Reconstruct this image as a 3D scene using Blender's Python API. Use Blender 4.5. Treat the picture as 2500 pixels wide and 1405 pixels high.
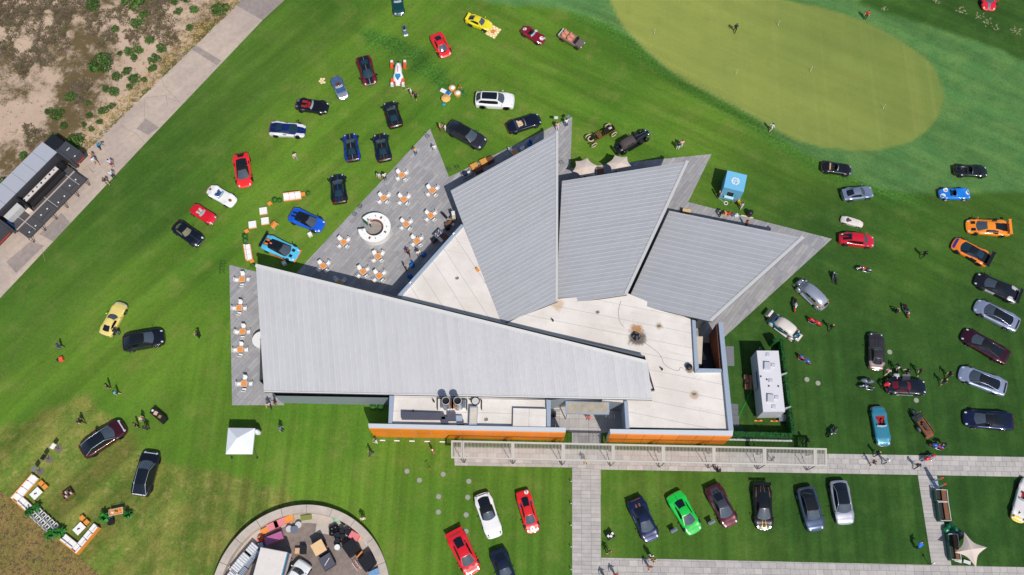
import bpy, bmesh, math, random
import numpy as np
from mathutils import Vector, Matrix
R = math.radians
random.seed(7)
SC = bpy.context.scene
COL = SC.collection
for o in list(bpy.data.objects): bpy.data.objects.remove(o)

# ------------------------------------------------------------------ camera, sky, sun, exposure
FPX, TILT, CAMH = 2300.0, R(21), 106.0
cam = bpy.data.cameras.new('camera'); cam.sensor_width = 36; cam.lens = 36*FPX/2500; cam.clip_end = 3000; cam.clip_start = 1
camo = bpy.data.objects.new('camera', cam); COL.objects.link(camo)
camo.location = (0, 0, CAMH); camo.rotation_euler = (TILT, 0, 0); SC.camera = camo
SUN_AZ, SUN_EL = R(156), R(54)          # clockwise from +Y
w = bpy.data.worlds.new('World'); SC.world = w; w.use_nodes = True
nt = w.node_tree; bg = nt.nodes['Background']
sky = nt.nodes.new('ShaderNodeTexSky'); sky.sky_type = 'NISHITA'; sky.sun_disc = False
sky.sun_elevation = SUN_EL; sky.sun_rotation = SUN_AZ; sky.altitude = 20; sky.air_density = 1.0; sky.dust_density = 1.0
nt.links.new(sky.outputs[0], bg.inputs[0]); bg.inputs[1].default_value = 0.10
sl = bpy.data.lights.new('sun', 'SUN'); sl.energy = 3.75; sl.angle = R(0.53); sl.color = (1, .955, .89)
so = bpy.data.objects.new('sun', sl); COL.objects.link(so)
sd = Vector((math.sin(SUN_AZ)*math.cos(SUN_EL), math.cos(SUN_AZ)*math.cos(SUN_EL), math.sin(SUN_EL)))
so.rotation_euler = sd.to_track_quat('Z', 'Y').to_euler(); so.location = sd*150
SC.render.engine = 'CYCLES'
vs = SC.view_settings; vs.view_transform = 'Standard'; vs.look = 'None'; vs.gamma = 1; vs.exposure = 0.0; vs.use_curve_mapping = False

# ------------------------------------------------------------------ survey: picture measurements -> metres on a level plane
_c, _s = math.cos(TILT), math.sin(TILT)
def ray(px, py):
    u = (px-1250)/FPX; v = (py-702.5)/FPX
    return Vector((u, _s-v*_c, -_c-v*_s))
def g(px, py, z=0.0):
    d = ray(px, py); t = (z-CAMH)/d.z
    return Vector((d.x*t, d.y*t, z))
def gp(pts, z=0.0): return [(g(a, b, z).x, g(a, b, z).y) for a, b in pts]
def on_plane(px, py, A, B, Cc):
    n = (B-A).cross(Cc-A); d = ray(px, py); o = Vector((0, 0, CAMH))
    return o + d*((A-o).dot(n)/d.dot(n))

# ------------------------------------------------------------------ object helpers
def tag(o, label=None, cat=None, group=None, kind=None):
    if label: o['label'] = label
    if cat: o['category'] = cat
    if group: o['group'] = group
    if kind: o['kind'] = kind
    return o
def thing(name, label, cat, loc=(0, 0, 0), rz=0.0, group=None):
    o = bpy.data.objects.new(name, None); COL.objects.link(o)
    o.empty_display_size = .3; o.location = loc; o.rotation_euler = (0, 0, rz)
    return tag(o, label, cat, group)
def put(name, mesh, parent=None, loc=(0, 0, 0), rz=0.0, rot=None):
    o = bpy.data.objects.new(name, mesh); COL.objects.link(o); o.location = loc
    o.rotation_euler = rot if rot else (0, 0, rz)
    if parent: o.parent = parent
    return o
def copy_tree(o, parent=None):
    c = o.copy(); COL.objects.link(c); c.parent = parent
    for ch in list(o.children): copy_tree(ch, c)
    return c

def lin(c): return tuple(((x/255+.055)/1.055)**2.4 if x > 10 else x/255/12.92 for x in c)
_M = {}
def mat(name, rgb, rough=.6, metal=0.0, var=.12, scale=2.0, coat=0.0, bump=0.0, spec=.5, bscale=None, detail=4, trans=0.0, alpha=None):
    """procedural material: a base colour (sRGB 0-255) broken up by world-space noise"""
    key = (name, rgb, rough, metal, coat, trans)
    if key in _M: return _M[key]
    m = bpy.data.materials.new(name); m.use_nodes = True; n = m.node_tree; b = n.nodes['Principled BSDF']
    c = lin(rgb)
    gp_ = n.nodes.new('ShaderNodeNewGeometry'); nz = n.nodes.new('ShaderNodeTexNoise')
    nz.inputs['Scale'].default_value = scale; nz.inputs['Detail'].default_value = detail; nz.inputs['Roughness'].default_value = .6
    n.links.new(gp_.outputs['Position'], nz.inputs['Vector'])
    mx = n.nodes.new('ShaderNodeMix'); mx.data_type = 'RGBA'
    mx.inputs[6].default_value = (*[x*(1-var) for x in c], 1); mx.inputs[7].default_value = (*[min(1, x*(1+var)) for x in c], 1)
    n.links.new(nz.outputs['Fac'], mx.inputs[0]); n.links.new(mx.outputs[2], b.inputs['Base Color'])
    b.inputs['Roughness'].default_value = rough; b.inputs['Metallic'].default_value = metal
    b.inputs['Coat Weight'].default_value = coat; b.inputs['Coat Roughness'].default_value = .06
    b.inputs['Specular IOR Level'].default_value = spec
    if trans: b.inputs['Transmission Weight'].default_value = trans
    if bump:
        bz = n.nodes.new('ShaderNodeTexNoise'); bz.inputs['Scale'].default_value = bscale or scale*6; bz.inputs['Detail'].default_value = 5
        n.links.new(gp_.outputs['Position'], bz.inputs['Vector'])
        bp = n.nodes.new('ShaderNodeBump'); bp.inputs['Strength'].default_value = bump; bp.inputs['Distance'].default_value = .03
        n.links.new(bz.outputs['Fac'], bp.inputs['Height']); n.links.new(bp.outputs[0], b.inputs['Normal'])
    _M[key] = m; return m

class NT:
    """tiny node-graph writer for the ground materials"""
    def __init__(s, name):
        s.m = bpy.data.materials.new(name); s.m.use_nodes = True; s.n = s.m.node_tree
        s.b = s.n.nodes['Principled BSDF']; s.pos = s.new('ShaderNodeNewGeometry').outputs['Position']
    def new(s, t): return s.n.nodes.new(t)
    def set(s, sock, v):
        if isinstance(v, bpy.types.NodeSocket): s.n.links.new(v, sock)
        elif isinstance(v, tuple): sock.default_value = (*v, 1) if len(v) == 3 and sock.type == 'RGBA' else v
        else: sock.default_value = v
    def noise(s, scale, detail=4, rough=.55, vec=None, dist=0.0):
        z = s.new('ShaderNodeTexNoise'); s.set(z.inputs['Vector'], vec or s.pos)
        z.inputs['Scale'].default_value = scale; z.inputs['Detail'].default_value = detail; z.inputs['Roughness'].default_value = rough
        z.inputs['Distortion'].default_value = dist
        return z.outputs['Fac']
    def mapping(s, rot, scale):
        k = s.new('ShaderNodeMapping'); s.set(k.inputs['Vector'], s.pos)
        k.vector_type = 'TEXTURE'; k.inputs['Rotation'].default_value = (0, 0, rot); k.inputs['Scale'].default_value = tuple(1/q for q in scale)
        return k.outputs[0]
    def ramp(s, f, a, b, lo=0.0, hi=1.0):
        k = s.new('ShaderNodeMapRange'); s.set(k.inputs[0], f); k.interpolation_type = 'SMOOTHSTEP'
        k.inputs[1].default_value = a; k.inputs[2].default_value = b; k.inputs[3].default_value = lo; k.inputs[4].default_value = hi
        return k.outputs[0]
    def mix(s, f, a, b, mode='MIX'):
        k = s.new('ShaderNodeMix'); k.data_type = 'RGBA'; k.blend_type = mode
        s.set(k.inputs[0], f); s.set(k.inputs[6], a); s.set(k.inputs[7], b); return k.outputs[2]
    def math(s, op, a, b=0.0):
        k = s.new('ShaderNodeMath'); k.operation = op; s.set(k.inputs[0], a); s.set(k.inputs[1], b); return k.outputs[0]
    def xyz(s, v=None):
        k = s.new('ShaderNodeSeparateXYZ'); s.set(k.inputs[0], v or s.pos); return k.outputs
    def val(s, col, f):
        k = s.new('ShaderNodeHueSaturation'); s.set(k.inputs['Color'], col); s.set(k.inputs['Value'], f); return k.outputs[0]
    def done(s, col, rough=.8, bump=None, strength=.3, dist=.04, spec=.3):
        s.set(s.b.inputs['Base Color'], col); s.b.inputs['Roughness'].default_value = rough; s.b.inputs['Specular IOR Level'].default_value = spec
        if bump is not None:
            k = s.new('ShaderNodeBump'); k.inputs['Strength'].default_value = strength; k.inputs['Distance'].default_value = dist
            s.set(k.inputs['Height'], bump); s.set(s.b.inputs['Normal'], k.outputs[0])
        return s.m

class MB:
    """collects vertices and faces for ONE mesh"""
    def __init__(s): s.v = []; s.f = []; s.m = []; s.sm = []
    def add(s, vs_, fs, mi=0, smooth=False):
        o = len(s.v); s.v += [tuple(p) for p in vs_]
        for f in fs: s.f.append(tuple(i+o for i in f)); s.m.append(mi); s.sm.append(smooth)
        return s
    def box(s, c, d, rz=0.0, mi=0, taper=1.0, tilt=None):
        hx, hy, hz = d[0]/2, d[1]/2, d[2]/2; pts = []
        M3 = Matrix.Rotation(rz, 3, 'Z')
        if tilt: M3 = M3 @ Matrix.Rotation(tilt[0], 3, 'X') @ Matrix.Rotation(tilt[1], 3, 'Y')
        for z, k in ((-hz, 1), (hz, taper)):
            for x, y in ((-hx, -hy), (hx, -hy), (hx, hy), (-hx, hy)):
                pts.append(Vector(c)+M3 @ Vector((x*k, y*k, z)))
        return s.add(pts, [(3, 2, 1, 0), (4, 5, 6, 7), (0, 1, 5, 4), (1, 2, 6, 5), (2, 3, 7, 6), (3, 0, 4, 7)], mi)
    def prism(s, poly, z0, z1, mi=0, cap=True, bottom=False):
        n = len(poly)
        a = sum(poly[i][0]*poly[(i+1) % n][1]-poly[(i+1) % n][0]*poly[i][1] for i in range(n))
        if a < 0: poly = poly[::-1]
        zt = z1 if callable(z1) else (lambda x, y: z1); zb = z0 if callable(z0) else (lambda x, y: z0)
        v = [(x, y, zb(x, y)) for x, y in poly]+[(x, y, zt(x, y)) for x, y in poly]
        f = [(i, (i+1) % n, n+(i+1) % n, n+i) for i in range(n)]
        if cap: f.append(tuple(range(n, 2*n)))
        if bottom: f.append(tuple(range(n-1, -1, -1)))
        return s.add(v, f, mi)
    def tube(s, pts, r, n=6, mi=0, closed=False, smooth=True, caps=True):
        pts = [Vector(p) for p in pts]; k = len(pts); rr = r if isinstance(r, (list, tuple)) else [r]*k; v = []; f = []
        for i, p in enumerate(pts):
            a = pts[(i-1) % k] if (closed or i > 0) else p; b = pts[(i+1) % k] if (closed or i < k-1) else p
            t = (b-a).normalized(); up = Vector((0, 0, 1)) if abs(t.z) < .9 else Vector((1, 0, 0))
            e1 = t.cross(up).normalized(); e2 = t.cross(e1)
            for j in range(n):
                q = 2*math.pi*j/n; v.append(p+(e1*math.cos(q)+e2*math.sin(q))*rr[i])
        for i in range(k if closed else k-1):
            for j in range(n): f.append((i*n+j, ((i+1) % k)*n+j, ((i+1) % k)*n+(j+1) % n, i*n+(j+1) % n))
        s.add(v, f, mi, smooth)
        if caps and not closed: s.add(v[:n], [tuple(range(n))], mi); s.add(v[-n:], [tuple(range(n-1, -1, -1))], mi)
        return s
    def cyl(s, c, r, h, n=12, mi=0, r2=None, cap=True):
        r2 = r if r2 is None else r2; c = Vector(c)
        v = [c+Vector((math.cos(2*math.pi*j/n)*r, math.sin(2*math.pi*j/n)*r, 0)) for j in range(n)]
        v += [c+Vector((math.cos(2*math.pi*j/n)*r2, math.sin(2*math.pi*j/n)*r2, h)) for j in range(n)]
        s.add(v, [(j, (j+1) % n, n+(j+1) % n, n+j) for j in range(n)], mi, True)
        if cap: s.add(v[n:], [tuple(range(n))], mi); s.add(v[:n], [tuple(range(n-1, -1, -1))], mi)
        return s
    def ell(s, c, d, nu=10, nv=7, mi=0, rz=0.0, jit=0.0, half=False, rnd=random, power=1.0):
        v = []; f = []; M3 = Matrix.Rotation(rz, 3, 'Z')
        for i in range(nv+1):
            th = (math.pi/2 if half else math.pi)*i/nv
            for j in range(nu):
                ph = 2*math.pi*j/nu; k = 1+(rnd.random()-.5)*jit
                sx = math.copysign(abs(math.cos(ph))**power, math.cos(ph)); sy = math.copysign(abs(math.sin(ph))**power, math.sin(ph))
                v.append(Vector(c)+M3 @ Vector((d[0]*math.sin(th)*sx*k, d[1]*math.sin(th)*sy*k, d[2]*math.cos(th)*k)))
        for i in range(nv):
            for j in range(nu): f.append((i*nu+j, (i+1)*nu+j, (i+1)*nu+(j+1) % nu, i*nu+(j+1) % nu))
        return s.add(v, f, mi, True)
    def grid(s, rows, mi=0, smooth=True, flip=False, skip=None):
        n = len(rows[0]); v = [p for r in rows for p in r]; f = []
        for i in range(len(rows)-1):
            for j in range(n-1):
                if skip and skip(i, j): continue
                q = (i*n+j, i*n+j+1, (i+1)*n+j+1, (i+1)*n+j); f.append(q[::-1] if flip else q)
        return s.add(v, f, mi, smooth)
    def mesh(s, name, mats, off=None):
        me = bpy.data.meshes.new(name)
        v = s.v if off is None else [(a-off[0], b-off[1], c-off[2]) for a, b, c in s.v]
        me.from_pydata(v, [], s.f)
        for m in (mats if isinstance(mats, (list, tuple)) else [mats]): me.materials.append(m)
        me.polygons.foreach_set('material_index', s.m); me.polygons.foreach_set('use_smooth', s.sm); me.update()
        return me
    def build(s, name, mats, parent=None, off=None, loc=(0, 0, 0), rz=0.0):
        if off is None and parent is not None and getattr(s, 'world', False): off = parent.location
        return put(name, s.mesh(name, mats, off), parent, loc, rz)
def W():
    m = MB(); m.world = True; return m
def sheet(name, poly, z, material, kind='structure', parent=None):
    m = MB(); n = len(poly)
    if sum(poly[i][0]*poly[(i+1) % n][1]-poly[(i+1) % n][0]*poly[i][1] for i in range(n)) < 0: poly = poly[::-1]
    m.add([(x, y, z) for x, y in poly], [tuple(range(n))])
    o = m.build(name, material, parent)
    if parent is None: o['kind'] = kind
    return o
def smooth_poly(pts, k=6, closed=True):
    out = []; n = len(pts)
    for i in range(n if closed else n-1):
        p = [Vector(pts[(i+d) % n]) if closed else Vector(pts[min(max(i+d, 0), n-1)]) for d in (-1, 0, 1, 2)]
        for j in range(k):
            t = j/k
            out.append(tuple(.5*((2*p[1])+(-p[0]+p[2])*t+(2*p[0]-5*p[1]+4*p[2]-p[3])*t*t+(-p[0]+3*p[1]-3*p[2]+p[3])*t**3)))
    if not closed: out.append(tuple(pts[-1]))
    return out
def clip(poly, cell):
    """Sutherland-Hodgman: poly (any) by a convex counter-clockwise cell"""
    out = poly
    for i in range(len(cell)):
        a, b = cell[i], cell[(i+1) % len(cell)]; inp = out; out = []
        side = lambda p: (b[0]-a[0])*(p[1]-a[1])-(b[1]-a[1])*(p[0]-a[0])
        for j in range(len(inp)):
            p, q = inp[j], inp[(j+1) % len(inp)]; sp, sq = side(p), side(q)
            if sp >= 0: out.append(p)
            if (sp >= 0) != (sq >= 0):
                t = sp/(sp-sq); out.append((p[0]+(q[0]-p[0])*t, p[1]+(q[1]-p[1])*t))
        if len(out) < 3: return []
    return out
def area(p): return abs(sum(p[i][0]*p[(i+1) % len(p)][1]-p[(i+1) % len(p)][0]*p[i][1] for i in range(len(p))))/2
def inside(p, poly):
    r = False; n = len(poly)
    for i in range(n):
        a, b = poly[i], poly[(i+1) % n]
        if (a[1] > p[1]) != (b[1] > p[1]) and p[0] < (b[0]-a[0])*(p[1]-a[1])/(b[1]-a[1])+a[0]: r = not r
    return r
_T = {}
def text_mesh(txt, size, material, name):
    key = (txt, size, material.name)
    if key in _T: return _T[key]
    cu = bpy.data.curves.new('lettering', 'FONT'); cu.body = txt; cu.size = size; cu.align_x = 'CENTER'; cu.align_y = 'CENTER'; cu.offset = size*.012; cu.resolution_u = 2
    o = bpy.data.objects.new('lettering', cu); COL.objects.link(o); bpy.context.view_layer.update()
    me = bpy.data.meshes.new_from_object(o.evaluated_get(bpy.context.evaluated_depsgraph_get())); me.name = name
    bpy.data.objects.remove(o); me.materials.clear(); me.materials.append(material); _T[key] = me
    return me

# ------------------------------------------------------------------ ground materials
def turf_mat():
    """one turf for the whole course; the mesh carries where each grass grows, plus painted light falloff and slope shade"""
    t = NT('course_turf')
    def A(n): k = t.new('ShaderNodeAttribute'); k.attribute_name = n; return k.outputs['Fac']
    big = t.noise(.05, 3); mid = t.noise(.33, 6, .62); mid2 = t.noise(.9, 5, .65); small = t.noise(3.2, 6, .72); fine = t.noise(13, 4, .75)
    sA = t.noise(1.0, 5, .62, t.mapping(R(47), (.03, .42, 1))); sB = t.noise(1.0, 5, .62, t.mapping(R(-28), (.035, .5, 1))); sC = t.noise(1.0, 3, .5, t.mapping(R(88), (.02, .9, 1)))
    z = A('east'); st = t.mix(z, sA, sB); st = t.mix(A('lower'), st, sC)
    # mown lawn: yellow-green to dark green, light falloff painted in, thin dry flecks
    c = t.mix(t.ramp(big, .35, .65), lin((78, 116, 34)), lin((97, 130, 41)))
    c = t.mix(t.math('MULTIPLY', t.ramp(mid, .46, .72), .55), c, lin((124, 135, 62)))
    c = t.mix(t.math('MULTIPLY', t.ramp(mid2, .52, .75), .4), c, lin((70, 102, 37)))
    deep_falloff = t.mix(t.ramp(mid, .38, .7), lin((39, 72, 31)), lin((58, 91, 38))); deep_falloff = t.mix(t.math('MULTIPLY', t.ramp(mid2, .5, .78), .5), deep_falloff, lin((33, 64, 33)))
    c = t.mix(t.math('ADD', A('deep_falloff'), t.math('MULTIPLY', t.math('SUBTRACT', mid, .5), .35)), c, deep_falloff)
    th = t.mix(t.ramp(small, .35, .65), lin((50, 92, 32)), lin((72, 116, 42))); c = t.mix(A('thick'), c, th)  # thick grass; the same mask also lays in the painted slope shade
    ro = t.mix(t.ramp(mid, .36, .66), lin((92, 114, 44)), lin((124, 126, 60))); ro = t.mix(t.math('MULTIPLY', t.ramp(mid2, .5, .72), .8), ro, lin((146, 138, 80))); ro = t.mix(t.math('MULTIPLY', t.ramp(small, .55, .75), .5), ro, lin((70, 98, 36)))
    c = t.mix(A('rough'), c, ro)
    fr = t.mix(t.ramp(mid, .35, .7), lin((70, 110, 58)), lin((92, 124, 66))); fr = t.mix(t.math('MULTIPLY', A('deep_falloff'), .8), t.mix(.4, fr, lin((98, 142, 80))), fr); fr = t.mix(t.math('MULTIPLY', t.ramp(mid2, .5, .75), .5), fr, lin((54, 96, 48)))
    c = t.mix(A('fringe'), c, fr)
    gr = t.mix(t.math('ADD', t.math('MULTIPLY', A('deep_falloff'), .9), t.math('MULTIPLY', t.math('SUBTRACT', t.noise(.1, 5, .6), .5), .9)), lin((144, 152, 75)), lin((102, 122, 60))); gr = t.mix(t.math('MULTIPLY', t.ramp(mid, .5, .8), .4), gr, lin((104, 122, 60))); gr = t.mix(t.math('MULTIPLY', t.ramp(sC, .5, .75), .22), gr, lin((150, 154, 84)))
    c = t.mix(A('green'), c, gr)
    calm = t.math('SUBTRACT', 1.0, t.math('MULTIPLY', A('green'), .65)); rgh = t.math('ADD', calm, t.math('MULTIPLY', t.math('ADD', A('rough'), A('thick')), .7))
    def sw(f, amt, lo=.28, hi=.72): return t.math('ADD', 1.0, t.math('MULTIPLY', t.math('MULTIPLY', t.ramp(f, lo, hi, -1, 1), amt), rgh))
    v = t.math('MULTIPLY', sw(st, .19), sw(small, .14)); v = t.math('MULTIPLY', v, sw(fine, .26))
    return t.done(t.val(c, v), .85, t.math('ADD', fine, small), .55, .07, .12)
M_turf = turf_mat()
def soil_mat():
    t = NT('dune_sand'); a = t.noise(.11, 5, .62, dist=.4); b = t.noise(.9, 7, .68); c_ = t.noise(5, 6, .75); f = t.noise(22, 3, .6)
    sand = t.mix(b, lin((178, 152, 132)), lin((216, 192, 168)))
    scrub = t.mix(b, lin((96, 78, 62)), lin((112, 100, 62)))
    m = t.math('ADD', t.math('MULTIPLY', a, .95), t.math('ADD', t.math('MULTIPLY', b, .45), t.math('MULTIPLY', c_, .28)))
    col = t.mix(t.ramp(m, .78, .95), sand, scrub)
    col = t.mix(t.ramp(c_, .62, .72), col, lin((118, 98, 78)))
    return t.done(t.val(col, t.ramp(f, .2, .8, .75, 1.22)), .95, t.math('ADD', c_, f), .8, .08, .1)
M_dune = soil_mat()
def fescue_mat():
    t = NT('dry_fescue'); a = t.noise(.25, 5, .6); b = t.noise(2.2, 7, .7); f = t.noise(12, 4, .7, t.mapping(R(30), (.5, 1.6, 1)))
    col = t.mix(t.ramp(a, .38, .62), lin((158, 132, 84)), lin((132, 126, 66)))
    col = t.mix(t.ramp(b, .5, .72), col, lin((122, 92, 62)))
    return t.done(t.val(col, t.ramp(f, .2, .8, .62, 1.35)), .95, t.math('ADD', b, f), 1.0, .12, .1)
M_fescue = fescue_mat()
def concrete_mat(name, a, b, sp=.16):
    t = NT(name); n1 = t.noise(.18, 4); n2 = t.noise(1.6, 6, .65); n3 = t.noise(28, 3, .7)
    st = t.noise(.8, 4, .6, t.mapping(R(47), (.06, .9, 1)))
    c = t.mix(t.ramp(n1, .35, .65), lin(a), lin(b)); v = t.math('MULTIPLY', t.ramp(n2, .3, .7, 1-sp*.5, 1+sp*.5), t.ramp(n3, .2, .8, 1-sp*.4, 1+sp*.4))
    v = t.math('MULTIPLY', v, t.ramp(st, .3, .7, .94, 1.05))
    return t.done(t.val(c, v), .85, n3, .25, .01)
M_road = concrete_mat('road_surface', (186, 168, 153), (173, 157, 146))
M_patch = concrete_mat('road_patch', (152, 139, 132), (144, 133, 128), .22)
M_yard = concrete_mat('yard_asphalt', (122, 110, 104), (138, 124, 116), .3)
M_conc = concrete_mat('pale_concrete', (192, 180, 168), (180, 168, 156), .15)
def stone_mat(name, a, b, grain=.12):
    """each slab carries its own tone attribute"""
    t = NT(name); at = t.new('ShaderNodeAttribute'); at.attribute_name = 'tone'
    n1 = t.noise(1.2, 5, .65); n2 = t.noise(9, 5, .7, t.mapping(R(47), (.25, 1, 1)))
    c = t.mix(at.outputs['Fac'], lin(a), lin(b))
    v = t.math('MULTIPLY', t.ramp(n1, .3, .7, 1-grain, 1+grain), t.ramp(n2, .2, .8, 1-grain*.7, 1+grain*.7))
    return t.done(t.val(c, v), .75, n2, .2, .01)
M_slate = stone_mat('slate_plank', (142, 141, 144), (166, 163, 162), .06)
M_paver = stone_mat('grey_paver', (166, 161, 158), (186, 180, 174), .08)
M_joint = mat('paving_joint', (132, 127, 122), .95, var=.2, scale=8)

def pave(name, piece, poly, ang, lx, ly, material, limit, mid, stagger=.5, gap=.012, z=.03, h=.035, rnd=(.75, 1.0)):
    """a bed with separate slabs laid on it: the nearest `limit` slabs (to mid) as parts, the others joined"""
    bed = sheet(name, poly, z-.022, M_joint)
    ca, sa = math.cos(ang), math.sin(ang); loc = [(x*ca+y*sa, -x*sa+y*ca) for x, y in poly]
    if sum(loc[i][0]*loc[(i+1) % len(loc)][1]-loc[(i+1) % len(loc)][0]*loc[i][1] for i in range(len(loc))) < 0: loc = loc[::-1]
    x0, x1 = min(p[0] for p in loc), max(p[0] for p in loc); y0, y1 = min(p[1] for p in loc), max(p[1] for p in loc)
    cells = []; rr = random.Random(len(poly)*17+int(x1*10)); j = 0; y = y0
    while y < y1:
        x = x0-lx*rr.random()*stagger*2-.01
        while x < x1:
            L = lx*(rnd[0]+(rnd[1]-rnd[0])*rr.random()) if stagger else lx
            c = clip(loc, [(x+gap, y+gap), (x+L-gap, y+gap), (x+L-gap, y+ly-gap), (x+gap, y+ly-gap)]); x += L
            if len(c) >= 3 and area(c) > .02:
                cells.append(([(p[0]*ca-p[1]*sa, p[0]*sa+p[1]*ca) for p in c], min(1, max(0, rr.gauss(.45, .27)))))
        y += ly
    def key(c): return (c[0][0][0]-mid[0])**2+(c[0][0][1]-mid[1])**2
    cells.sort(key=key); rest = MB(); tones = []
    for i, (c, t) in enumerate(cells):
        zt = z+rr.random()*.004
        if i < limit:
            m = MB(); m.prism(c, z-.02, zt); me = m.mesh(piece, material)
            at = me.attributes.new('tone', 'FLOAT', 'FACE'); at.data.foreach_set('value', [t]*len(me.polygons)); put(piece, me, bed)
        else:
            k = len(rest.f); rest.prism(c, z-.02, zt); tones += [t]*(len(rest.f)-k)
    if tones:
        o = rest.build(piece+'_field', material, bed); o['kind'] = 'stuff'
        at = o.data.attributes.new('tone', 'FLOAT', 'FACE'); at.data.foreach_set('value', tones)
    return bed

# ------------------------------------------------------------------ the ground
RE = [(690, 0), (640, 51), (346, 360), (28, 699)]; RW = [(590, 0), (576, 13), (396, 190), (246, 333), (0, 574)]
e0, e1 = g(*RE[0]), g(*RE[-1]); w0, w1 = g(*RW[0]), g(*RW[-1])
ed = (e1-e0).normalized(); wd = (w1-w0).normalized()
en, es = e0-ed*90, e1+ed*120; wn, ws = w0-wd*90, w1+wd*120
sheet('road', [tuple(p[:2]) for p in (wn, *[g(*q) for q in RW], ws, es, *[g(*q) for q in RE[::-1]], en)], .008, M_road)
for q in ([(575, 13), (592, -4), (700, -4), (641, 50)], [(466, 120), (478, 111), (541, 149), (530, 160)], [(333, 315), (356, 290), (388, 312), (362, 330)], [(15, 640), (75, 590), (108, 600), (40, 668)], [(150, 520), (172, 545), (130, 590), (96, 572)]):
    sheet('road_patch', gp(q), .012, M_patch)
mk = mat('road_crack', (140, 127, 119), .95)
for q in ([(352, 240), (353, 290), (356, 300)], [(352, 240), (405, 233), (408, 240), (442, 250)], [(405, 233), (410, 260)], [(295, 305), (312, 318), (330, 325), (352, 348)], [(396, 195), (400, 212), (410, 214)], [(60, 560), (100, 600), (110, 640)], [(440, 250), (402, 214)]):
    m = MB()
    for a, b in zip(q[:-1], q[1:]):
        A, B = g(*a), g(*b); n = (B-A).cross(Vector((0, 0, 1))).normalized()*.022
        m.add([A-n+Vector((0, 0, .011)), A+n+Vector((0, 0, .011)), B+n+Vector((0, 0, .011)), B-n+Vector((0, 0, .011))], [(0, 1, 2, 3)])
    tag(m.build('road_crack', mk), kind='structure')
# dune ground north-west of the road: an uneven sheet
ux = Vector((wd.x, wd.y, 0)); uy = Vector((wd.y, -wd.x, 0))
if uy.x > 0: uy = -uy
def dune_h(a, b):
    k = min(1, max(0, b/4)); return k*(.32*math.sin(a*.21+1)*math.sin(b*.17+.4)+.16*math.sin(a*.53+b*.31)+.08*math.sin(a*1.1-b*.9))+.022+k*.55
def dune_pt(a, b): p = w0+ux*a+uy*b; return Vector((p.x, p.y, dune_h(a, b)))
m = MB(); rows = []
for i in range(-60, 121, 1):
    rows.append([dune_pt(i*1.2, .35*math.sin(i*1.7)*.5+j*1.2 if j == 0 else j*1.2) for j in range(0, 75)])
m.grid(rows, flip=True); o = m.build('dune', M_dune); tag(o, kind='structure')
if o.data.polygons[0].normal.z < 0: o.data.flip_normals()
# turf: one sheet, cut into lawn, fringe, green, bank and rough; each vertex knows its grass and painted light
FR = [(1120, -40), (1170, 0), (1240, 12), (1330, 18), (1420, 35), (1500, 66), (1545, 96), (1600, 146), (1660, 190), (1730, 229), (1800, 266), (1860, 304), (1900, 334), (1960, 370), (2000, 390), (2060, 420), (2110, 447), (2160, 463), (2230, 471), (2330, 473), (2420, 470), (2560, 464), (2760, 440), (2760, 240), (2500, 150), (2440, 120), (2380, 100), (2300, 75), (2200, 45), (2100, 10), (2000, -40)]
GR = [(1485, -30), (1490, 0), (1500, 28), (1520, 62), (1548, 94), (1600, 143), (1660, 187), (1730, 226), (1800, 262), (1862, 298), (1905, 325), (1960, 348), (2020, 362), (2090, 368), (2150, 365), (2220, 347), (2272, 310), (2300, 260), (2298, 210), (2270, 152), (2200, 102), (2130, 62), (2050, 32), (1960, 10), (1890, -8), (1800, -40)]
TB = [(868, 74), (930, 82), (985, 100), (1030, 125), (1075, 165), (1115, 205), (1135, 232), (1105, 236), (1060, 205), (1010, 170), (955, 132), (905, 112)]
RG = [(-60, 1090), (0, 1050), (110, 1010), (200, 966), (226, 974), (240, 1000), (300, 1052), (380, 1120), (480, 1146), (560, 1160), (640, 1178), (720, 1212), (790, 1260), (700, 1330), (640, 1470), (0, 1500), (-140, 1480)]
EDGE = [(1420, 38), (1500, 70), (1545, 100), (1600, 150), (1660, 194), (1730, 233), (1800, 270), (1860, 308), (1900, 338), (1990, 388), (2110, 450), (2230, 476)]  # line of the shaded slope along the green, painted as darker turf
GX = np.concatenate([[-900, -500, -250, -140], np.arange(-84, 84.01, .4), [140, 250, 500, 900]]); GY = np.concatenate([[-600, -250, -80], np.arange(-2, 94.01, .4), [140, 250, 500, 1100]])
XX, YY = np.meshgrid(GX, GY); PT = np.stack([XX.ravel(), YY.ravel()], 1)
def sdist(poly, closed=True):
    q = np.array(poly); n = len(q); best = np.full(len(PT), 1e9); ins = np.zeros(len(PT), bool)
    for i in range(n if closed else n-1):
        a_, b_ = q[i], q[(i+1) % n]; ab = b_-a_; t_ = np.clip(((PT-a_) @ ab)/max(1e-9, ab @ ab), 0, 1); d = np.hypot(*(PT-a_-t_[:, None]*ab).T); best = np.minimum(best, d)
        cr = (a_[1] > PT[:, 1]) != (b_[1] > PT[:, 1]); ins ^= cr & (PT[:, 0] < (b_[0]-a_[0])*(PT[:, 1]-a_[1])/(b_[1]-a_[1]+1e-12)+a_[0])
    return np.where(ins, best, -best)
def soft(d, w): f = np.clip((d+w)/(2*w), 0, 1); return f*f*(3-2*f)
wob = .25*np.sin(PT[:, 0]*1.3+PT[:, 1]*.7)*np.sin(PT[:, 1]*1.1-PT[:, 0]*.4)
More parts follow.
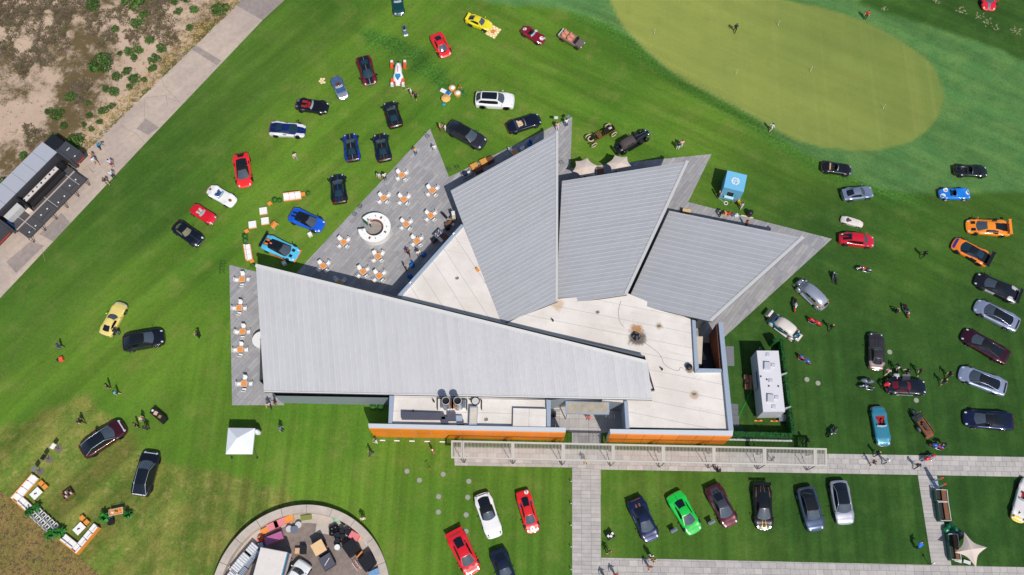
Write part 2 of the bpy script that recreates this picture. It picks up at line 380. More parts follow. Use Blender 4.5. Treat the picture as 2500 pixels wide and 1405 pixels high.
mk_ = {'green': soft(sdist(smooth_poly(gp(GR), 4))+wob*.3, .24), 'fringe': soft(sdist(smooth_poly(gp(FR), 3))+wob*.6, .45), 'rough': soft(sdist(smooth_poly(gp(RG), 3))+wob*1.2, .6), 'thick': np.maximum(soft(sdist(smooth_poly(gp(TB), 3))+wob*1.6, 1.0)*.9, np.exp(-((np.abs(sdist(smooth_poly(gp(EDGE), 4, False), False)+0)-.5)/.9)**2)*.75)}  # thick: bank grass, plus slope shade painted along the green's lower edge
DEEP_FALLOFF = [(100, 700, .3), (350, 500, .42), (500, 250, .42), (640, 150, .36), (750, 80, .25), (900, 60, .15), (600, 480, .05), (800, 330, .0), (1000, 250, .05), (1150, 150, .18), (1300, 250, .05), (1500, 180, .3), (1500, 300, .1), (1700, 330, .18), (1900, 430, .5), (2000, 600, .8), (2250, 600, .62), (2400, 800, .85), (2100, 900, .9), (2300, 1050, .9), (1900, 900, .85), (2000, 1250, .85), (1600, 1250, .45), (1750, 1300, .6), (1500, 1200, .3), (1300, 1250, .25), (1100, 1200, .15), (900, 1150, .1), (750, 1050, .05), (500, 1050, .15), (480, 850, .05), (300, 850, .18), (100, 900, .22), (200, 1000, .1), (2400, 20, .85), (2450, 1250, .9), (2200, 30, .75), (400, 950, .1), (2450, 300, .7), (1300, 20, .1)]  # turf depth points; light falloff toward the right painted into the colour
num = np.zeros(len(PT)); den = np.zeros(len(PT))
for px, py, v in DEEP_FALLOFF:
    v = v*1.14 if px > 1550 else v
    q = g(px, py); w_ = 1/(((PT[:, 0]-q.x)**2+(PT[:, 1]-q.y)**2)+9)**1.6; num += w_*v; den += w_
mk_['deep_falloff'] = num/den
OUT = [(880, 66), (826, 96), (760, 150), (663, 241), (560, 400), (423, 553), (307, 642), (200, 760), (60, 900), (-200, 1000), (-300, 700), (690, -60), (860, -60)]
mk_['deep_falloff'] = mk_['deep_falloff']+.22*soft(sdist(smooth_poly(gp(OUT), 3))+wob*.8, .7)-.06
mk_['east'] = soft(PT[:, 0]-g(1150, 200).x, 10.0); mk_['lower'] = soft(g(300, 800).y-PT[:, 1]+.0*PT[:, 0], 8.0)*soft(PT[:, 0]+38, 10)
ny, nx = len(GY), len(GX); idx = np.arange(ny*nx).reshape(ny, nx); FQ = np.stack([idx[:-1, :-1], idx[:-1, 1:], idx[1:, 1:], idx[1:, :-1]], -1).reshape(-1, 4)
fm = {k: mk_[k][FQ].mean(1) for k in ('green', 'fringe', 'rough')}; tb = soft(sdist(smooth_poly(gp(TB), 3)), .5)[FQ].mean(1)
kind_ = np.where(fm['green'] > .5, 1, np.where(fm['fringe'] > .5, 2, np.where(fm['rough'] > .5, 3, np.where(tb > .5, 4, 0))))
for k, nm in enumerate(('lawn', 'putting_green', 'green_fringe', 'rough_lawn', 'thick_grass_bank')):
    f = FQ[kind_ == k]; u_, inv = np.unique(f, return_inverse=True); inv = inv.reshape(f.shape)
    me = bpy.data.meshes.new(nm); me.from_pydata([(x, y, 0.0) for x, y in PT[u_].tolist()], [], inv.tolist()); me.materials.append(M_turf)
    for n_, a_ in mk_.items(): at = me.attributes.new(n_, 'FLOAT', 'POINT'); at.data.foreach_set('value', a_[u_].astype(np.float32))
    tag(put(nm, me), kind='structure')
FS = [(-200, 1050), (0, 1198), (70, 1256), (150, 1328), (196, 1364), (248, 1408), (330, 1500), (-200, 1500)]
sheet('dry_grass_field', gp(FS), .010, M_fescue)

# paved terrace of slate planks, then the walkways of grey pavers
TER = [(560, 647), (700, 684), (725, 665), (1050, 315), (1096, 433), (1397, 286), (1392, 411), (1737, 377), (1680, 494), (2031, 584), (1770, 822), (1700, 900), (1690, 975), (693, 975), (693, 990), (567, 990)]
T2 = gp(TER); dirT = g(1050, 315)-g(725, 665)
pave('terrace', 'paving_plank', T2, math.atan2(dirT.y, dirT.x), 1.9, .42, M_slate, 300, g(900, 560)[:2])
a0, a1 = g(1467, 1147), g(2240, 1160); angW = math.atan2((a1-a0).y, (a1-a0).x)
def para(px): return gp(px)
mid = g(1500, 1140)[:2]
pave('walkway', 'paver', gp([(1108, 1092), (2015, 1108), (2560, 1117), (2560, 1166), (2240, 1160), (1467, 1147), (1397, 1142), (1110, 1137)]), angW, 1.05, .56, M_paver, 300, mid, .5)
pave('walkway', 'paver', gp([(1397, 1142.5), (1467, 1147.5), (1467, 1362), (1467, 1500), (1397, 1500)]), angW, 1.07, .42, M_paver, 150, g(1430, 1200)[:2], 0)
pave('walkway', 'paver', gp([(1467.6, 1362), (2275, 1380), (2560, 1386), (2560, 1500), (1467.6, 1500)]), angW, 1.05, .62, M_paver, 150, g(1700, 1380)[:2], .5)
pave('walkway', 'paver', gp([(2240.5, 1160.6), (2287, 1161.6), (2323, 1380.6), (2274.5, 1379.6)]), angW, 2.3, .42, M_paver, 60, g(2260, 1250)[:2], 0)
pave('entry_court', 'paver', gp([(1343, 975), (1530, 975), (1530, 1050), (1468, 1058), (1467, 1087), (1396, 1086), (1396, 1056), (1343, 1048)]), angW, 1.1, 1.0, M_paver, 100, g(1430, 1020)[:2], 0)
sheet('service_slab', gp([(1772, 846), (1791, 846), (1793, 894), (1774, 894)]), .02, mat('slab_grey', (112, 114, 118), .8))
# ------------------------------------------------------------------ the clubhouse
def panel_mat(name, rgb, rough, metal, streak, amt=.05, rv=.05):
    t = NT(name); oi = t.new('ShaderNodeObjectInfo'); n1 = t.noise(.35, 4, .6); n2 = t.noise(1.0, 5, .65, t.mapping(streak, (.12, 1.6, 1))); n3 = t.noise(2.5, 5, .7)
    v = t.math('MULTIPLY', t.ramp(oi.outputs['Random'], 0, 1, 1-rv, 1+rv), t.ramp(n1, .3, .7, 1-amt, 1+amt)); v = t.math('MULTIPLY', v, t.ramp(n2, .3, .7, 1-amt, 1+amt))
    t.b.inputs['Metallic'].default_value = metal; t.set(t.b.inputs['Roughness'], t.ramp(n3, .3, .7, rough-.08, rough+.1))
    m_ = t.done(t.val(lin(rgb), v), rough, n1, .08, .05, .5); t.set(t.b.inputs['Roughness'], t.ramp(n3, .3, .7, rough-.08, rough+.1)); return m_
M_zinc = panel_mat('zinc_roof', (180, 180, 183), .42, .25, R(60), .02, .025)
M_zinc2 = panel_mat('pale_zinc_roof', (189, 188, 189), .45, .15, R(86), .02, .03)
M_trim = mat('pale_trim', (205, 203, 200), .5, .2, .05)
M_rib = mat('standing_seam', (204, 204, 205), .45, .2, .03)
M_fascia = mat('dark_fascia', (88, 92, 102), .5, .3)
M_cap = mat('parapet_cap', (166, 178, 194), .45, .3, .06)
M_fcap = mat('front_cap', (202, 206, 210), .5, .15, .05)
M_wallg = mat('grey_panel_wall', (138, 146, 152), .6, .1, .08, .6)
M_white = mat('white_paint', (226, 224, 220), .5, var=.05)
M_glass = mat('dark_glass', (20, 26, 34), .06, 0, .1, spec=.8)
M_dark = mat('dark_metal', (44, 46, 52), .45, .5)
M_black = mat('black_plastic', (22, 22, 25), .5)
M_steel = mat('brushed_steel', (190, 192, 196), .3, .85)
M_orange = panel_mat('orange_panel', (240, 134, 32), .5, 0, R(0), .07, .07)
M_rust = mat('rust_brown_panel', (122, 66, 40), .7, 0, .15, 2)
M_wood = mat('teak_wood', (226, 142, 62), .55, 0, .16, 5)
M_brown = mat('brown_wood', (120, 74, 48), .6, 0, .2, 5)
M_fab = mat('white_cushion', (232, 228, 224), .9, 0, .05, 4, bump=.1)
M_tan = mat('tan_canvas', (206, 190, 178), .85, 0, .06, 2)
M_red = mat('red_plastic', (206, 44, 40), .45)
def membrane():
    t = NT('roof_membrane'); n1 = t.noise(.25, 4); n2 = t.noise(1.6, 6, .7); n3 = t.noise(9, 4, .7)
    c = t.mix(t.ramp(n1, .35, .7), lin((212, 203, 194)), lin((226, 219, 211)))
    c = t.mix(t.math('MULTIPLY', t.ramp(n2, .55, .8), .5), c, lin((190, 172, 152)))
    for (px, py), r, col in (((1556, 826), 1.1, (82, 68, 58)), ((1553, 806), .8, (168, 122, 70)), ((1683, 903), .5, (138, 112, 90)), ((1609, 797), .5, (194, 170, 142)), ((1696, 965), .55, (188, 160, 130)), ((1362, 745), .8, (202, 178, 150))):
        p = g(px, py, 4.0); d = t.new('ShaderNodeVectorMath'); d.operation = 'DISTANCE'; t.set(d.inputs[0], t.pos); d.inputs[1].default_value = tuple(p)
        f = t.math('ADD', d.outputs['Value'], t.math('MULTIPLY', t.math('SUBTRACT', n2, .5), r*1.6))
        c = t.mix(t.ramp(f, r*.55, r*1.15, .9, 0), c, lin(col))
    n4 = t.noise(1.0, 5, .65, t.mapping(R(-12), (.1, 1.3, 1))); c = t.mix(t.math('MULTIPLY', t.ramp(n4, .55, .75), .35), c, lin((178, 162, 146)))
    return t.done(t.val(c, t.ramp(n3, .2, .8, .94, 1.05)), .75, n3, .1, .01)
M_memb = membrane()

club = thing('clubhouse', 'clubhouse with fan of grey standing-seam metal roofs, pale flat roofs and orange front', 'building', g(1300, 880))
def wpoly(parent, name, pts, z0, z1, material, bottom=False):
    m = W(); m.prism(pts, z0, z1, bottom=bottom); return m.build(name, material, parent)
def metal_roof(px, hz, seam, step, trims, material, inset, label, thick=.32):
    """px four corners, hz heights of the first three; a plane through them carries the fourth"""
    A, B, C_ = [g(*px[i], hz[i]) for i in range(3)]; D = on_plane(*px[3], A, B, C_); P3 = [A, B, C_, D]
    n = (B-A).cross(C_-A); zf = lambda x, y: A.z-(n.x*(x-A.x)+n.y*(y-A.y))/n.z
    poly = [(p.x, p.y) for p in P3]
    if sum(poly[i][0]*poly[(i+1) % 4][1]-poly[(i+1) % 4][0]*poly[i][1] for i in range(4)) < 0: poly = poly[::-1]
    deck = wpoly(club, 'metal_roof', poly, lambda x, y: zf(x, y)-thick, lambda x, y: zf(x, y), M_fascia, True); deck['label'] = label
    a, b = P3[seam[0]], P3[seam[1]]; d = Vector((b.x-a.x, b.y-a.y)).normalized(); nn = Vector((-d.y, d.x))
    vals = [nn.dot(Vector(p)) for p in poly]; lo, hi = min(vals), max(vals); k = 0
    def strip(v0, v1): return [tuple(d*s_+nn*v_) for s_, v_ in ((-200, v0), (200, v0), (200, v1), (-200, v1))]
    while lo+k*step < hi:
        v0 = lo+k*step; c = clip(poly, strip(v0, min(v0+step-.004, hi)))
        if len(c) >= 3 and area(c) > .01:
            m = W(); m.prism(c, lambda x, y: zf(x, y)+.002, lambda x, y: zf(x, y)+.018)
            r = clip(poly, strip(v0+.002, v0+.05))
            if len(r) >= 3: m.prism(r, lambda x, y: zf(x, y)+.018, lambda x, y: zf(x, y)+.055, 1)
            o = m.build('roof_panel', [material, M_rib], None, off=club.location); o.parent = deck
        k += 1
    for i, wd_ in trims:
        a, b = P3[i], P3[(i+1) % 4]; d2 = Vector((b.x-a.x, b.y-a.y)).normalized(); n2 = Vector((-d2.y, d2.x))
        cx = sum(p[0] for p in poly)/4; cy = sum(p[1] for p in poly)/4
        if n2.dot(Vector((cx-a.x, cy-a.y))) < 0: n2 = -n2
        q = [(a.x, a.y), (b.x, b.y), (b.x+n2.x*wd_, b.y+n2.y*wd_), (a.x+n2.x*wd_, a.y+n2.y*wd_)]
        m = W(); m.prism(q, lambda x, y: zf(x, y)-.05, lambda x, y: zf(x, y)+.10)
        o = m.build('edge_trim', M_trim, None, off=club.location); o.parent = deck
    if inset:
        cx, cy = inset[1]; k = inset[0]
        wp = [(cx+(x-cx)*k, cy+(y-cy)*k) for x, y in poly]
        m = W(); m.prism(wp, .02, lambda x, y: zf(x, y)-thick+.02, cap=False); gw = m.build('glass_wall', M_glass, club)
        for i in range(4):
            p, q = Vector(wp[i]), Vector(wp[(i+1) % 4]); L = (q-p).length; kk = max(1, int(L/2.2))
            for j in range(kk):
                c = p+(q-p)*(j/kk); m = W(); m.box((c.x, c.y, zf(c.x, c.y)/2-.2), (.12, .12, zf(c.x, c.y)-.3)); o = m.build('mullion', M_fascia, None, off=club.location); o.parent = gw
    return poly, zf
pR1, z1 = metal_roof([(625, 645), (1581, 881), (1592, 977), (645, 958)], (5.9, 5.3, 4.62), (0, 3), .62, [(0, .34), (2, .12)], M_zinc2, None, 'largest roof, pale grey, its seams running up and down')
cR2 = g(1290, 700); cR3 = g(1440, 700); cR4 = g(1640, 720)
pR2, z2 = metal_roof([(1100, 466), (1363, 321), (1362, 736), (1222, 793)], (3.95, 5.6, 4.5), (0, 1), .5, [(1, .3)], M_zinc, (.84, (cR2.x, cR2.y)), 'steep-pointed roof, the left one of the three that fan out')
pR3, z3 = metal_roof([(1372, 443), (1682, 395), (1531, 720), (1357, 745)], (4.25, 6.3, 4.75), (0, 1), .5, [(1, .36)], M_zinc, (.84, (cR3.x, cR3.y)), 'middle one of the three fanned roofs')
pR4, z4 = metal_roof([(1634, 515), (1964, 582), (1738, 786), (1531, 738)], (4.25, 6.4, 5.0), (0, 1), .62, [(1, .4)], M_zinc, (.84, (cR4.x, cR4.y)), 'right one of the three fanned roofs, seams sloping down right')
# hall under the big roof: glass to the north and west, panelled wall to the south
hall = gp([(700, 700), (1380, 868), (1560, 905), (1560, 995), (1345, 997), (960, 990), (692, 985), (668, 968)])
hall = [(p.x, p.y) for p in (g(668, 690), g(1340, 850), g(1560, 900), g(1585, 978), g(1345, 997.5), g(960, 990.5), g(690, 984.5), g(652, 950))]
m = W(); m.prism(hall, .02, lambda x, y: z1(x, y)-.3, cap=False); m.build('hall_wall', M_wallg, club)
# flat roofs at 4 m of welded membrane sheets
ZF = 4.0
def flat_roof(px, name, ang, step, z=ZF, walls=True):
    poly = gp(px, z)
    if sum(poly[i][0]*poly[(i+1) % len(poly)][1]-poly[(i+1) % len(poly)][0]*poly[i][1] for i in range(len(poly))) < 0: poly = poly[::-1]
    o = wpoly(club, name, poly, .02, z-.02, M_wallg)
    d = Vector((math.cos(ang), math.sin(ang))); nn = Vector((-d.y, d.x)); v = [nn.dot(Vector(p)) for p in poly]; lo, hi = min(v), max(v); k = 0
    while lo+k*step < hi:
        c = clip(poly, [tuple(d*s_+nn*v_) for s_, v_ in ((-200, lo+k*step), (200, lo+k*step), (200, lo+(k+1)*step-.032), (-200, lo+(k+1)*step-.032))])
        if len(c) >= 3 and area(c) > .02:
            m = W(); m.prism(c, z-.019, z+.004*(k % 2)); q = m.build('membrane_sheet', M_memb, None, off=club.location); q.parent = o
        k += 1
    return o
flat_roof([(972, 726), (1130, 549), (1224, 789), (1228, 800)], 'flat_roof', R(-58), 1.9)
flat_roof([(1222, 798), (1350, 731), (1531, 716), (1692, 782), (1697, 905), (1764, 905), (1779, 1050), (1534, 1044), (1528, 984), (1470, 978), (1470, 900)], 'flat_roof', R(-12), 1.75)
flat_roof([(956, 966), (1336, 974), (1336, 1046), (949, 1038)], 'flat_roof', R(-1.2), 1.6, 3.8)
flat_roof([(1253, 997), (1333, 999), (1333, 1044), (1252, 1043)], 'raised_flat_roof', R(88), 1.9, 4.35)
def parapet(px, z0, z1_, name='parapet', material=None):
    return wpoly(club, name, gp(px, z1_), z0, z1_, material or M_cap)
parapet([(968, 724), (1126, 548), (1133, 550), (976, 727)], .02, 4.32)
parapet([(951, 966), (962, 967), (957, 1036), (948, 1036)], .02, 4.3)
parapet([(1334, 976), (1345, 977), (1344, 1044), (1335, 1044)], .02, 4.3)
parapet([(1524, 980), (1533, 981), (1537, 1047), (1528, 1047)], .02, 4.3)
parapet([(1690, 781), (1698, 783), (1706, 899), (1697, 909)], 3.9, 4.4)
parapet([(1698, 909), (1706, 900), (1761, 901), (1762, 908)], 3.9, 4.4)
east = parapet([(1754, 787), (1765, 787), (1791, 1052), (1779, 1052)], .02, 4.5, 'east_wall')
# orange front: two fin walls with a wide pale cap and separate orange panels
def front(px4, zt, n, label):
    fin = wpoly(club, 'front_wall', gp(px4, zt), .02, zt, M_fcap); fin['label'] = label
    A, B = g(*px4[3], zt), g(*px4[2], zt); L = (B-A).length; u = (B-A).normalized(); nn = Vector((u.y, -u.x, 0))
    for i in range(n):
        c = A+u*(L*(i+.5)/n)+nn*.03; m = W(); m.box((c.x, c.y, zt/2-.12), (L/n-.05, .05, zt-.32), math.atan2(u.y, u.x))
        o = m.build('facade_panel', M_orange, None, off=club.location); o.parent = fin
front([(899, 1034.5), (1382, 1044.7), (1381, 1055), (900, 1044.7)], 4.5, 13, 'long orange-panelled front wall')
front([(1489, 1048), (1790, 1052), (1789, 1063.8), (1490, 1058)], 4.5, 7, 'short orange-panelled front wall')
# stair well beside the east wall
st = W()
for i in range(11):
    z = .2+i*.2; a = g(1715, 838+i*6.0, z); b = g(1743, 838+i*6.0, z); c = g(1743, 844.2+i*6.0, z); d = g(1715, 844.2+i*6.0, z)
    m = W(); m.prism([(p.x, p.y) for p in (a, b, c, d)], .02, z); m.build('stair_step', M_dark, club)
parapet([(1700, 822), (1716, 822), (1713, 892), (1703, 892)], .02, 2.9, 'stair_wall', mat('board_formed_wall', (196, 184, 168), .8))
A, B = g(1753, 790, 4.3), g(1762, 900, 4.3); u = (B-A).normalized()
for i in range(5):
    c = A+u*((B-A).length*(i+.5)/5); m = W(); m.box((c.x-.16, c.y, 2.2), ((B-A).length/5-.04, .06, 4.1), math.atan2(u.y, u.x)); o = m.build('rust_panel', M_rust, None, off=club.location); o.parent = east
# entrance canopy with four weathered trays
cn = wpoly(club, 'entrance_canopy', gp([(1381, 980), (1487, 983), (1487, 1012), (1381, 1009)], 3.3), 2.9, 3.3, M_cap, True)
M_wea = mat('weathered_tray', (166, 156, 138), .9, 0, .45, 1.6, detail=8)
for i in range(4):
    x0 = 1386+i*24.5; m = W(); m.prism(gp([(x0, 983), (x0+23, 983.6), (x0+23, 1008.6), (x0, 1008)], 3.3), 3.29, 3.315); o = m.build('canopy_tray', M_wea, None, off=club.location); o.parent = cn
for px in (1385, 1483):
    p = g(px, 1008, 3.3); m = W(); m.tube([(p.x, p.y, .03), (p.x, p.y, 2.9)], .06); m.build('canopy_post', M_cap, club)

# ------------------------------------------------------------------ things on the roofs
def at(px, py, z=0.0): return g(px, py, z)
for i, (px, lb) in enumerate(((1092, 'left of the two tall grey exhaust stacks on the service roof'), (1120, 'right of the two tall grey exhaust stacks on the service roof'))):
    p = at(px, 993, 3.8); t = thing('exhaust_stack', lb, 'exhaust stack', p, group='stacks on the service roof')
    m = MB()
    for a, b, r in ((0, .2, .52), (.2, 2.6, .42)): m.cyl((0, 0, a), r, b-a, 18, cap=(a == 0))
    m.build('pipe', M_steel, t)
    m = MB(); m.cyl((0, 0, 2.28), .41, .02, 18); m.build('dark_throat', M_black, t)
    m = MB(); m.tube([(math.cos(q)*.42, math.sin(q)*.42, 2.6) for q in [k*math.pi/9 for k in range(18)]], .03, 5, closed=True); m.build('rim', M_trim, t)
def boxthing(name, label, cat, px, z0, h, material, group=None, rim=None, ztop=None):
    zt = z0+h; poly = gp(px, zt); cx = sum(p[0] for p in poly)/len(poly); cy = sum(p[1] for p in poly)/len(poly)
    t = thing(name, label, cat, (cx, cy, z0), group=group)
    m = W(); m.prism(poly, z0, zt, bottom=True); m.build('casing', material, t)
    if rim:
        k = .86; m = W(); m.prism([(cx+(x-cx)*k, cy+(y-cy)*k) for x, y in poly], zt-.01, zt+.03); m.build('lid', rim, t)
    return t
M_duct = mat('dark_duct', (92, 92, 104), .5, .4)
t = boxthing('air_duct', 'long dark grey air duct on the service roof', 'duct', [(980, 1005), (1084, 1009), (1088, 1024), (980, 1023)], 3.8, .55, M_duct)
p = at(1086, 1026, 4.2); m = W(); m.box((p.x, p.y, 4.1), (.75, .7, .5)); m.build('duct_elbow', M_duct, t)
for px in (990, 1010, 1030, 1050, 1070):
    p = at(px, 1024, 3.8); m = W(); m.box((p.x, p.y-.05, 3.9), (.08, .08, .2)); m.build('foot', M_dark, t)
t = boxthing('air_duct', 'short dark grey air duct beside the pale air handler', 'duct', [(1092, 1007), (1112, 1006), (1114, 1027), (1092, 1027)], 3.8, .5, M_duct)
p = at(1121, 1022, 4.2); m = W(); m.box((p.x, p.y, 4.05), (.7, .6, .45)); m.build('duct_elbow', M_cap, t)
p = at(1124, 1031, 4.2); m = W(); m.box((p.x, p.y, 4.0), (.7, .5, .36)); m.build('duct_outlet', M_duct, t)
boxthing('air_handler', 'pale blue-grey rooftop air handler with a rust stain on its lid', 'air handler', [(1147, 993), (1167, 993), (1164, 1037), (1145, 1037)], 3.8, .75, M_cap, rim=mat('stained_lid', (196, 186, 170), .6, 0, .35, 1.3))
t = thing('equipment_rack', 'dark steel equipment rack around the exhaust stacks', 'rack', at(1110, 990, 3.8))
for a, b in (((1068, 973), (1068, 1000)), ((1068, 973), (1140, 976)), ((1140, 976), (1140, 1001)), ((1145, 976), (1176, 977)), ((1176, 977), (1176, 1000))):
    m = W(); m.tube([at(*a, 4.15), at(*b, 4.15)], .05, 4); m.build('rail', M_dark, t)
for a in ((1068, 973), (1068, 1000), (1140, 1001), (1176, 1000), (1105, 998)):
    p = at(*a, 4.15); m = W(); m.tube([(p.x, p.y, 3.8), p], .04, 4); m.build('post', M_dark, t)
for px, col in ((1080, M_steel), (1104, M_rust), (1106, M_orange), (1133, M_steel)):
    p = at(px, 987, 4.0); m = W(); m.box((p.x, p.y, 4.0), (.32, .9, .4)); m.build('motor_unit', col, t)
def roofdisc(name, lb, cat, px, py, r, h, material, z=ZF, group=None, inner=None):
    p = at(px, py, z); t = thing(name, lb, cat, (p.x, p.y, z-.004), group=group)
    m = MB(); m.cyl((0, 0, 0), r, h, 16); m.build('body', material, t)
    m = MB(); m.tube([(math.cos(q)*r*.98, math.sin(q)*r*.98, h) for q in [k*math.pi/8 for k in range(16)]], r*.13, 5, closed=True); m.build('ring', inner or M_dark, t)
    return t
M_drain = mat('roof_drain_grate', (120, 112, 104), .7)
for px, py, lb in ((1116, 680, 'roof drain on the triangular flat roof'), (1459, 763, 'roof drain below the middle fanned roof'), (1609, 797, 'roof drain below the right fanned roof'), (1695, 963, 'rust-ringed roof drain near the east wall'), (1008, 1005, 'small white-rimmed vent on the service roof left of the stacks'), (1187, 1025, 'small drain on the service roof right of the air handler')):
    roofdisc('roof_drain', lb, 'drain', px, py, .2, .05, M_drain, 4.0 if py < 980 else 3.81, 'drains on the flat roofs', M_steel)
roofdisc('exhaust_fan', 'round white exhaust fan beside the exhaust stacks', 'fan', 1161, 982, .45, .4, M_trim, 3.81)
t = roofdisc('kitchen_vent', 'sooty black kitchen vent in a round scorch mark', 'vent', 1553, 824, .42, .4, M_dark)
m = MB(); m.ell((0, 0, .5), (.32, .32, .18), half=True); m.build('cowl', M_dark, t)
for k in range(4): m = MB(); m.box((.3*math.cos(k*1.6), .3*math.sin(k*1.6), .35), (.1, .3, .5), k); m.build('fin', M_steel, t)
t = roofdisc('roof_fan', 'black mushroom fan beside the stair well', 'fan', 1681, 898, .34, .4, M_dark)
m = MB(); m.ell((0, 0, .4), (.36, .36, .16), half=True); m.build('cowl', M_dark, t)
for px, py, lb in ((1350, 785, 'short black vent pipe below the left fanned roof'), (1616, 904, 'short black vent pipe right of the big roof'), (1060, 982, 'short bent vent pipe left of the exhaust stacks')):
    p = at(px, py, ZF if py < 950 else 3.81); t = thing('vent_pipe', lb, 'vent pipe', p, group='vent pipes'); m = MB(); m.tube([(0, 0, 0), (0, 0, .38), (-.12, .1, .48)], .09, 8); m.build('pipe', M_black, t)
    m = MB(); m.cyl((0, 0, 0), .2, .03, 12); m.build('flashing', M_memb, t)
m = W()
for seg in ([(1516, 735), (1510, 760), (1513, 785), (1524, 800)], [(1574, 838), (1592, 850), (1612, 868), (1622, 890), (1640, 902), (1658, 905), (1660, 898), (1668, 900)]):
    m = MB(); q = [g(a, b, ZF)+Vector((0, 0, .02)) for a, b in seg]; m.tube(smooth_poly([tuple(v) for v in q], 5, False), .018, 4)
    tag(m.build('roof_cable', M_drain), 'thin loose cable curving over the flat roof '+('above the kitchen vent' if seg[0][1] < 800 else 'from the kitchen vent to the fan'), 'cable')
M_flood = mat('white_lamp_housing', (236, 234, 230), .4)
for px, py, lb in ((1110, 573, 'upper'), (1004, 693, 'lower')):
    p = at(px, py, 4.32); t = thing('flood_light', f'small white flood light on the terrace parapet, {lb} one', 'lamp', p); m = MB(); m.box((-.1, .08, .1), (.28, .2, .16), .7, taper=.8); m.build('housing', M_flood, t); m = MB(); m.box((0, 0, .03), (.1, .1, .06)); m.build('bracket', M_dark, t)
p = at(1166, 660, 4.0); t = thing('wooden_box', 'small tan box with a stick on the triangular flat roof', 'box', p); m = MB(); m.box((0, 0, .15), (.5, .3, .3), -.9, taper=.9); m.build('box', M_wood, t); m = MB(); m.tube([(-.3, .4, .02), (-.05, 0, .34)], .02, 4); m.build('stick', M_dark, t)

# ------------------------------------------------------------------ slatted pergola over the walkway
ZP = 3.2; M_perg = mat('pergola_steel', (200, 194, 183), .5, .15, .06)
xs_ = [(1103.5, 1128), (1131, 1250), (1254, 1373), (1377, 1495), (1498.5, 1617), (1621, 1740.5), (1744.5, 1864.5), (1868, 1988), (1991.5, 2016)]
yt = lambda x: 1078+(x-1104)*.0212; yb = lambda x: 1117.5+(x-1104)*.0216
perg = thing('pergola', 'long pale steel pergola of slatted frames over the walkway', 'pergola', g(1560, 1120))
for a, b in xs_:
    A, B, C_, D = g(a, yt(a), ZP), g(b, yt(b), ZP), g(b, yb(b), ZP), g(a, yb(a), ZP)
    fr = W()
    for p, q in ((A, B), (B, C_), (C_, D), (D, A)):
        u = (q-p); L = u.length; c = (p+q)/2; k_ = (p is A or p is C_); fr.box((c.x, c.y, ZP+(.0 if k_ else .003)), (L+(.17 if k_ else -.175), .17, .2 if k_ else .19), math.atan2(u.y, u.x))
    f = fr.build('frame', M_perg, perg)
    n = max(4, round((B-A).length/.155)); s_ = W()
    for k in range(1, n):
        p = A.lerp(B, k/n); q = D.lerp(C_, k/n); u = q-p; c = (p+q)/2; s_.box((c.x, c.y, ZP+.02), (u.length-.1, .036, .10), math.atan2(u.y, u.x))
    o = s_.build('slats', M_perg, None, off=perg.location); o.parent = f; o['kind'] = 'stuff'
for i in range(len(xs_)-1):                      # V-shaped blade posts at every joint
    xm = (xs_[i][1]+xs_[i+1][0])/2
    for y_, k in ((yb(xm)-3, 1), (yt(xm)+5, -1)):
        top = g(xm, y_, ZP); foot = Vector((top.x, top.y+(-.1 if k > 0 else .1), .035))
        for dx in (-.42, .42):
            m = W(); a = Vector((top.x+dx*1.0, top.y, ZP-.1)); m.tube([foot+Vector((dx*.12, 0, 0)), a], .055, 4); m.build('post', mat('pergola_post', (120, 120, 124), .5, .3), perg)
# ------------------------------------------------------------------ motor cars
def paint(rgb, metal=.25, rough=.32, name='car_paint'): return mat(name, rgb, rough, metal, .05, 3, coat=.9)
M_tyre = mat('tyre_rubber', (26, 26, 27), .85)
M_rim = mat('alloy_rim', (176, 178, 182), .3, .8); M_rimd = mat('dark_rim', (58, 58, 62), .35, .7); M_rimg = mat('gold_rim', (190, 150, 84), .35, .7)
M_carglass = mat('tinted_glass', (16, 22, 28), .04, 0, .08, spec=.9)
M_screen = mat('windscreen_glass', (74, 84, 94), .05, .1, .25, 3, spec=.9)
M_bluglass = mat('blue_tinted_glass', (24, 52, 66), .04, 0, .08, spec=.9)
M_chrome = mat('chrome', (214, 214, 216), .12, .95)
M_lens = mat('lamp_lens', (222, 226, 232), .1, .2, .04, spec=.8)
M_tail = mat('tail_lens', (150, 18, 16), .2)
M_carbon = mat('carbon_black', (24, 25, 28), .3, .2, .15, 9, coat=.5)
M_leather = mat('black_leather', (34, 30, 30), .6); M_tanl = mat('cream_leather', (214, 192, 164), .6); M_redl = mat('red_leather', (148, 34, 40), .55); M_brnl = mat('brown_leather', (112, 68, 46), .6)
M_gold = mat('gold_trim', (196, 150, 72), .3, .7)

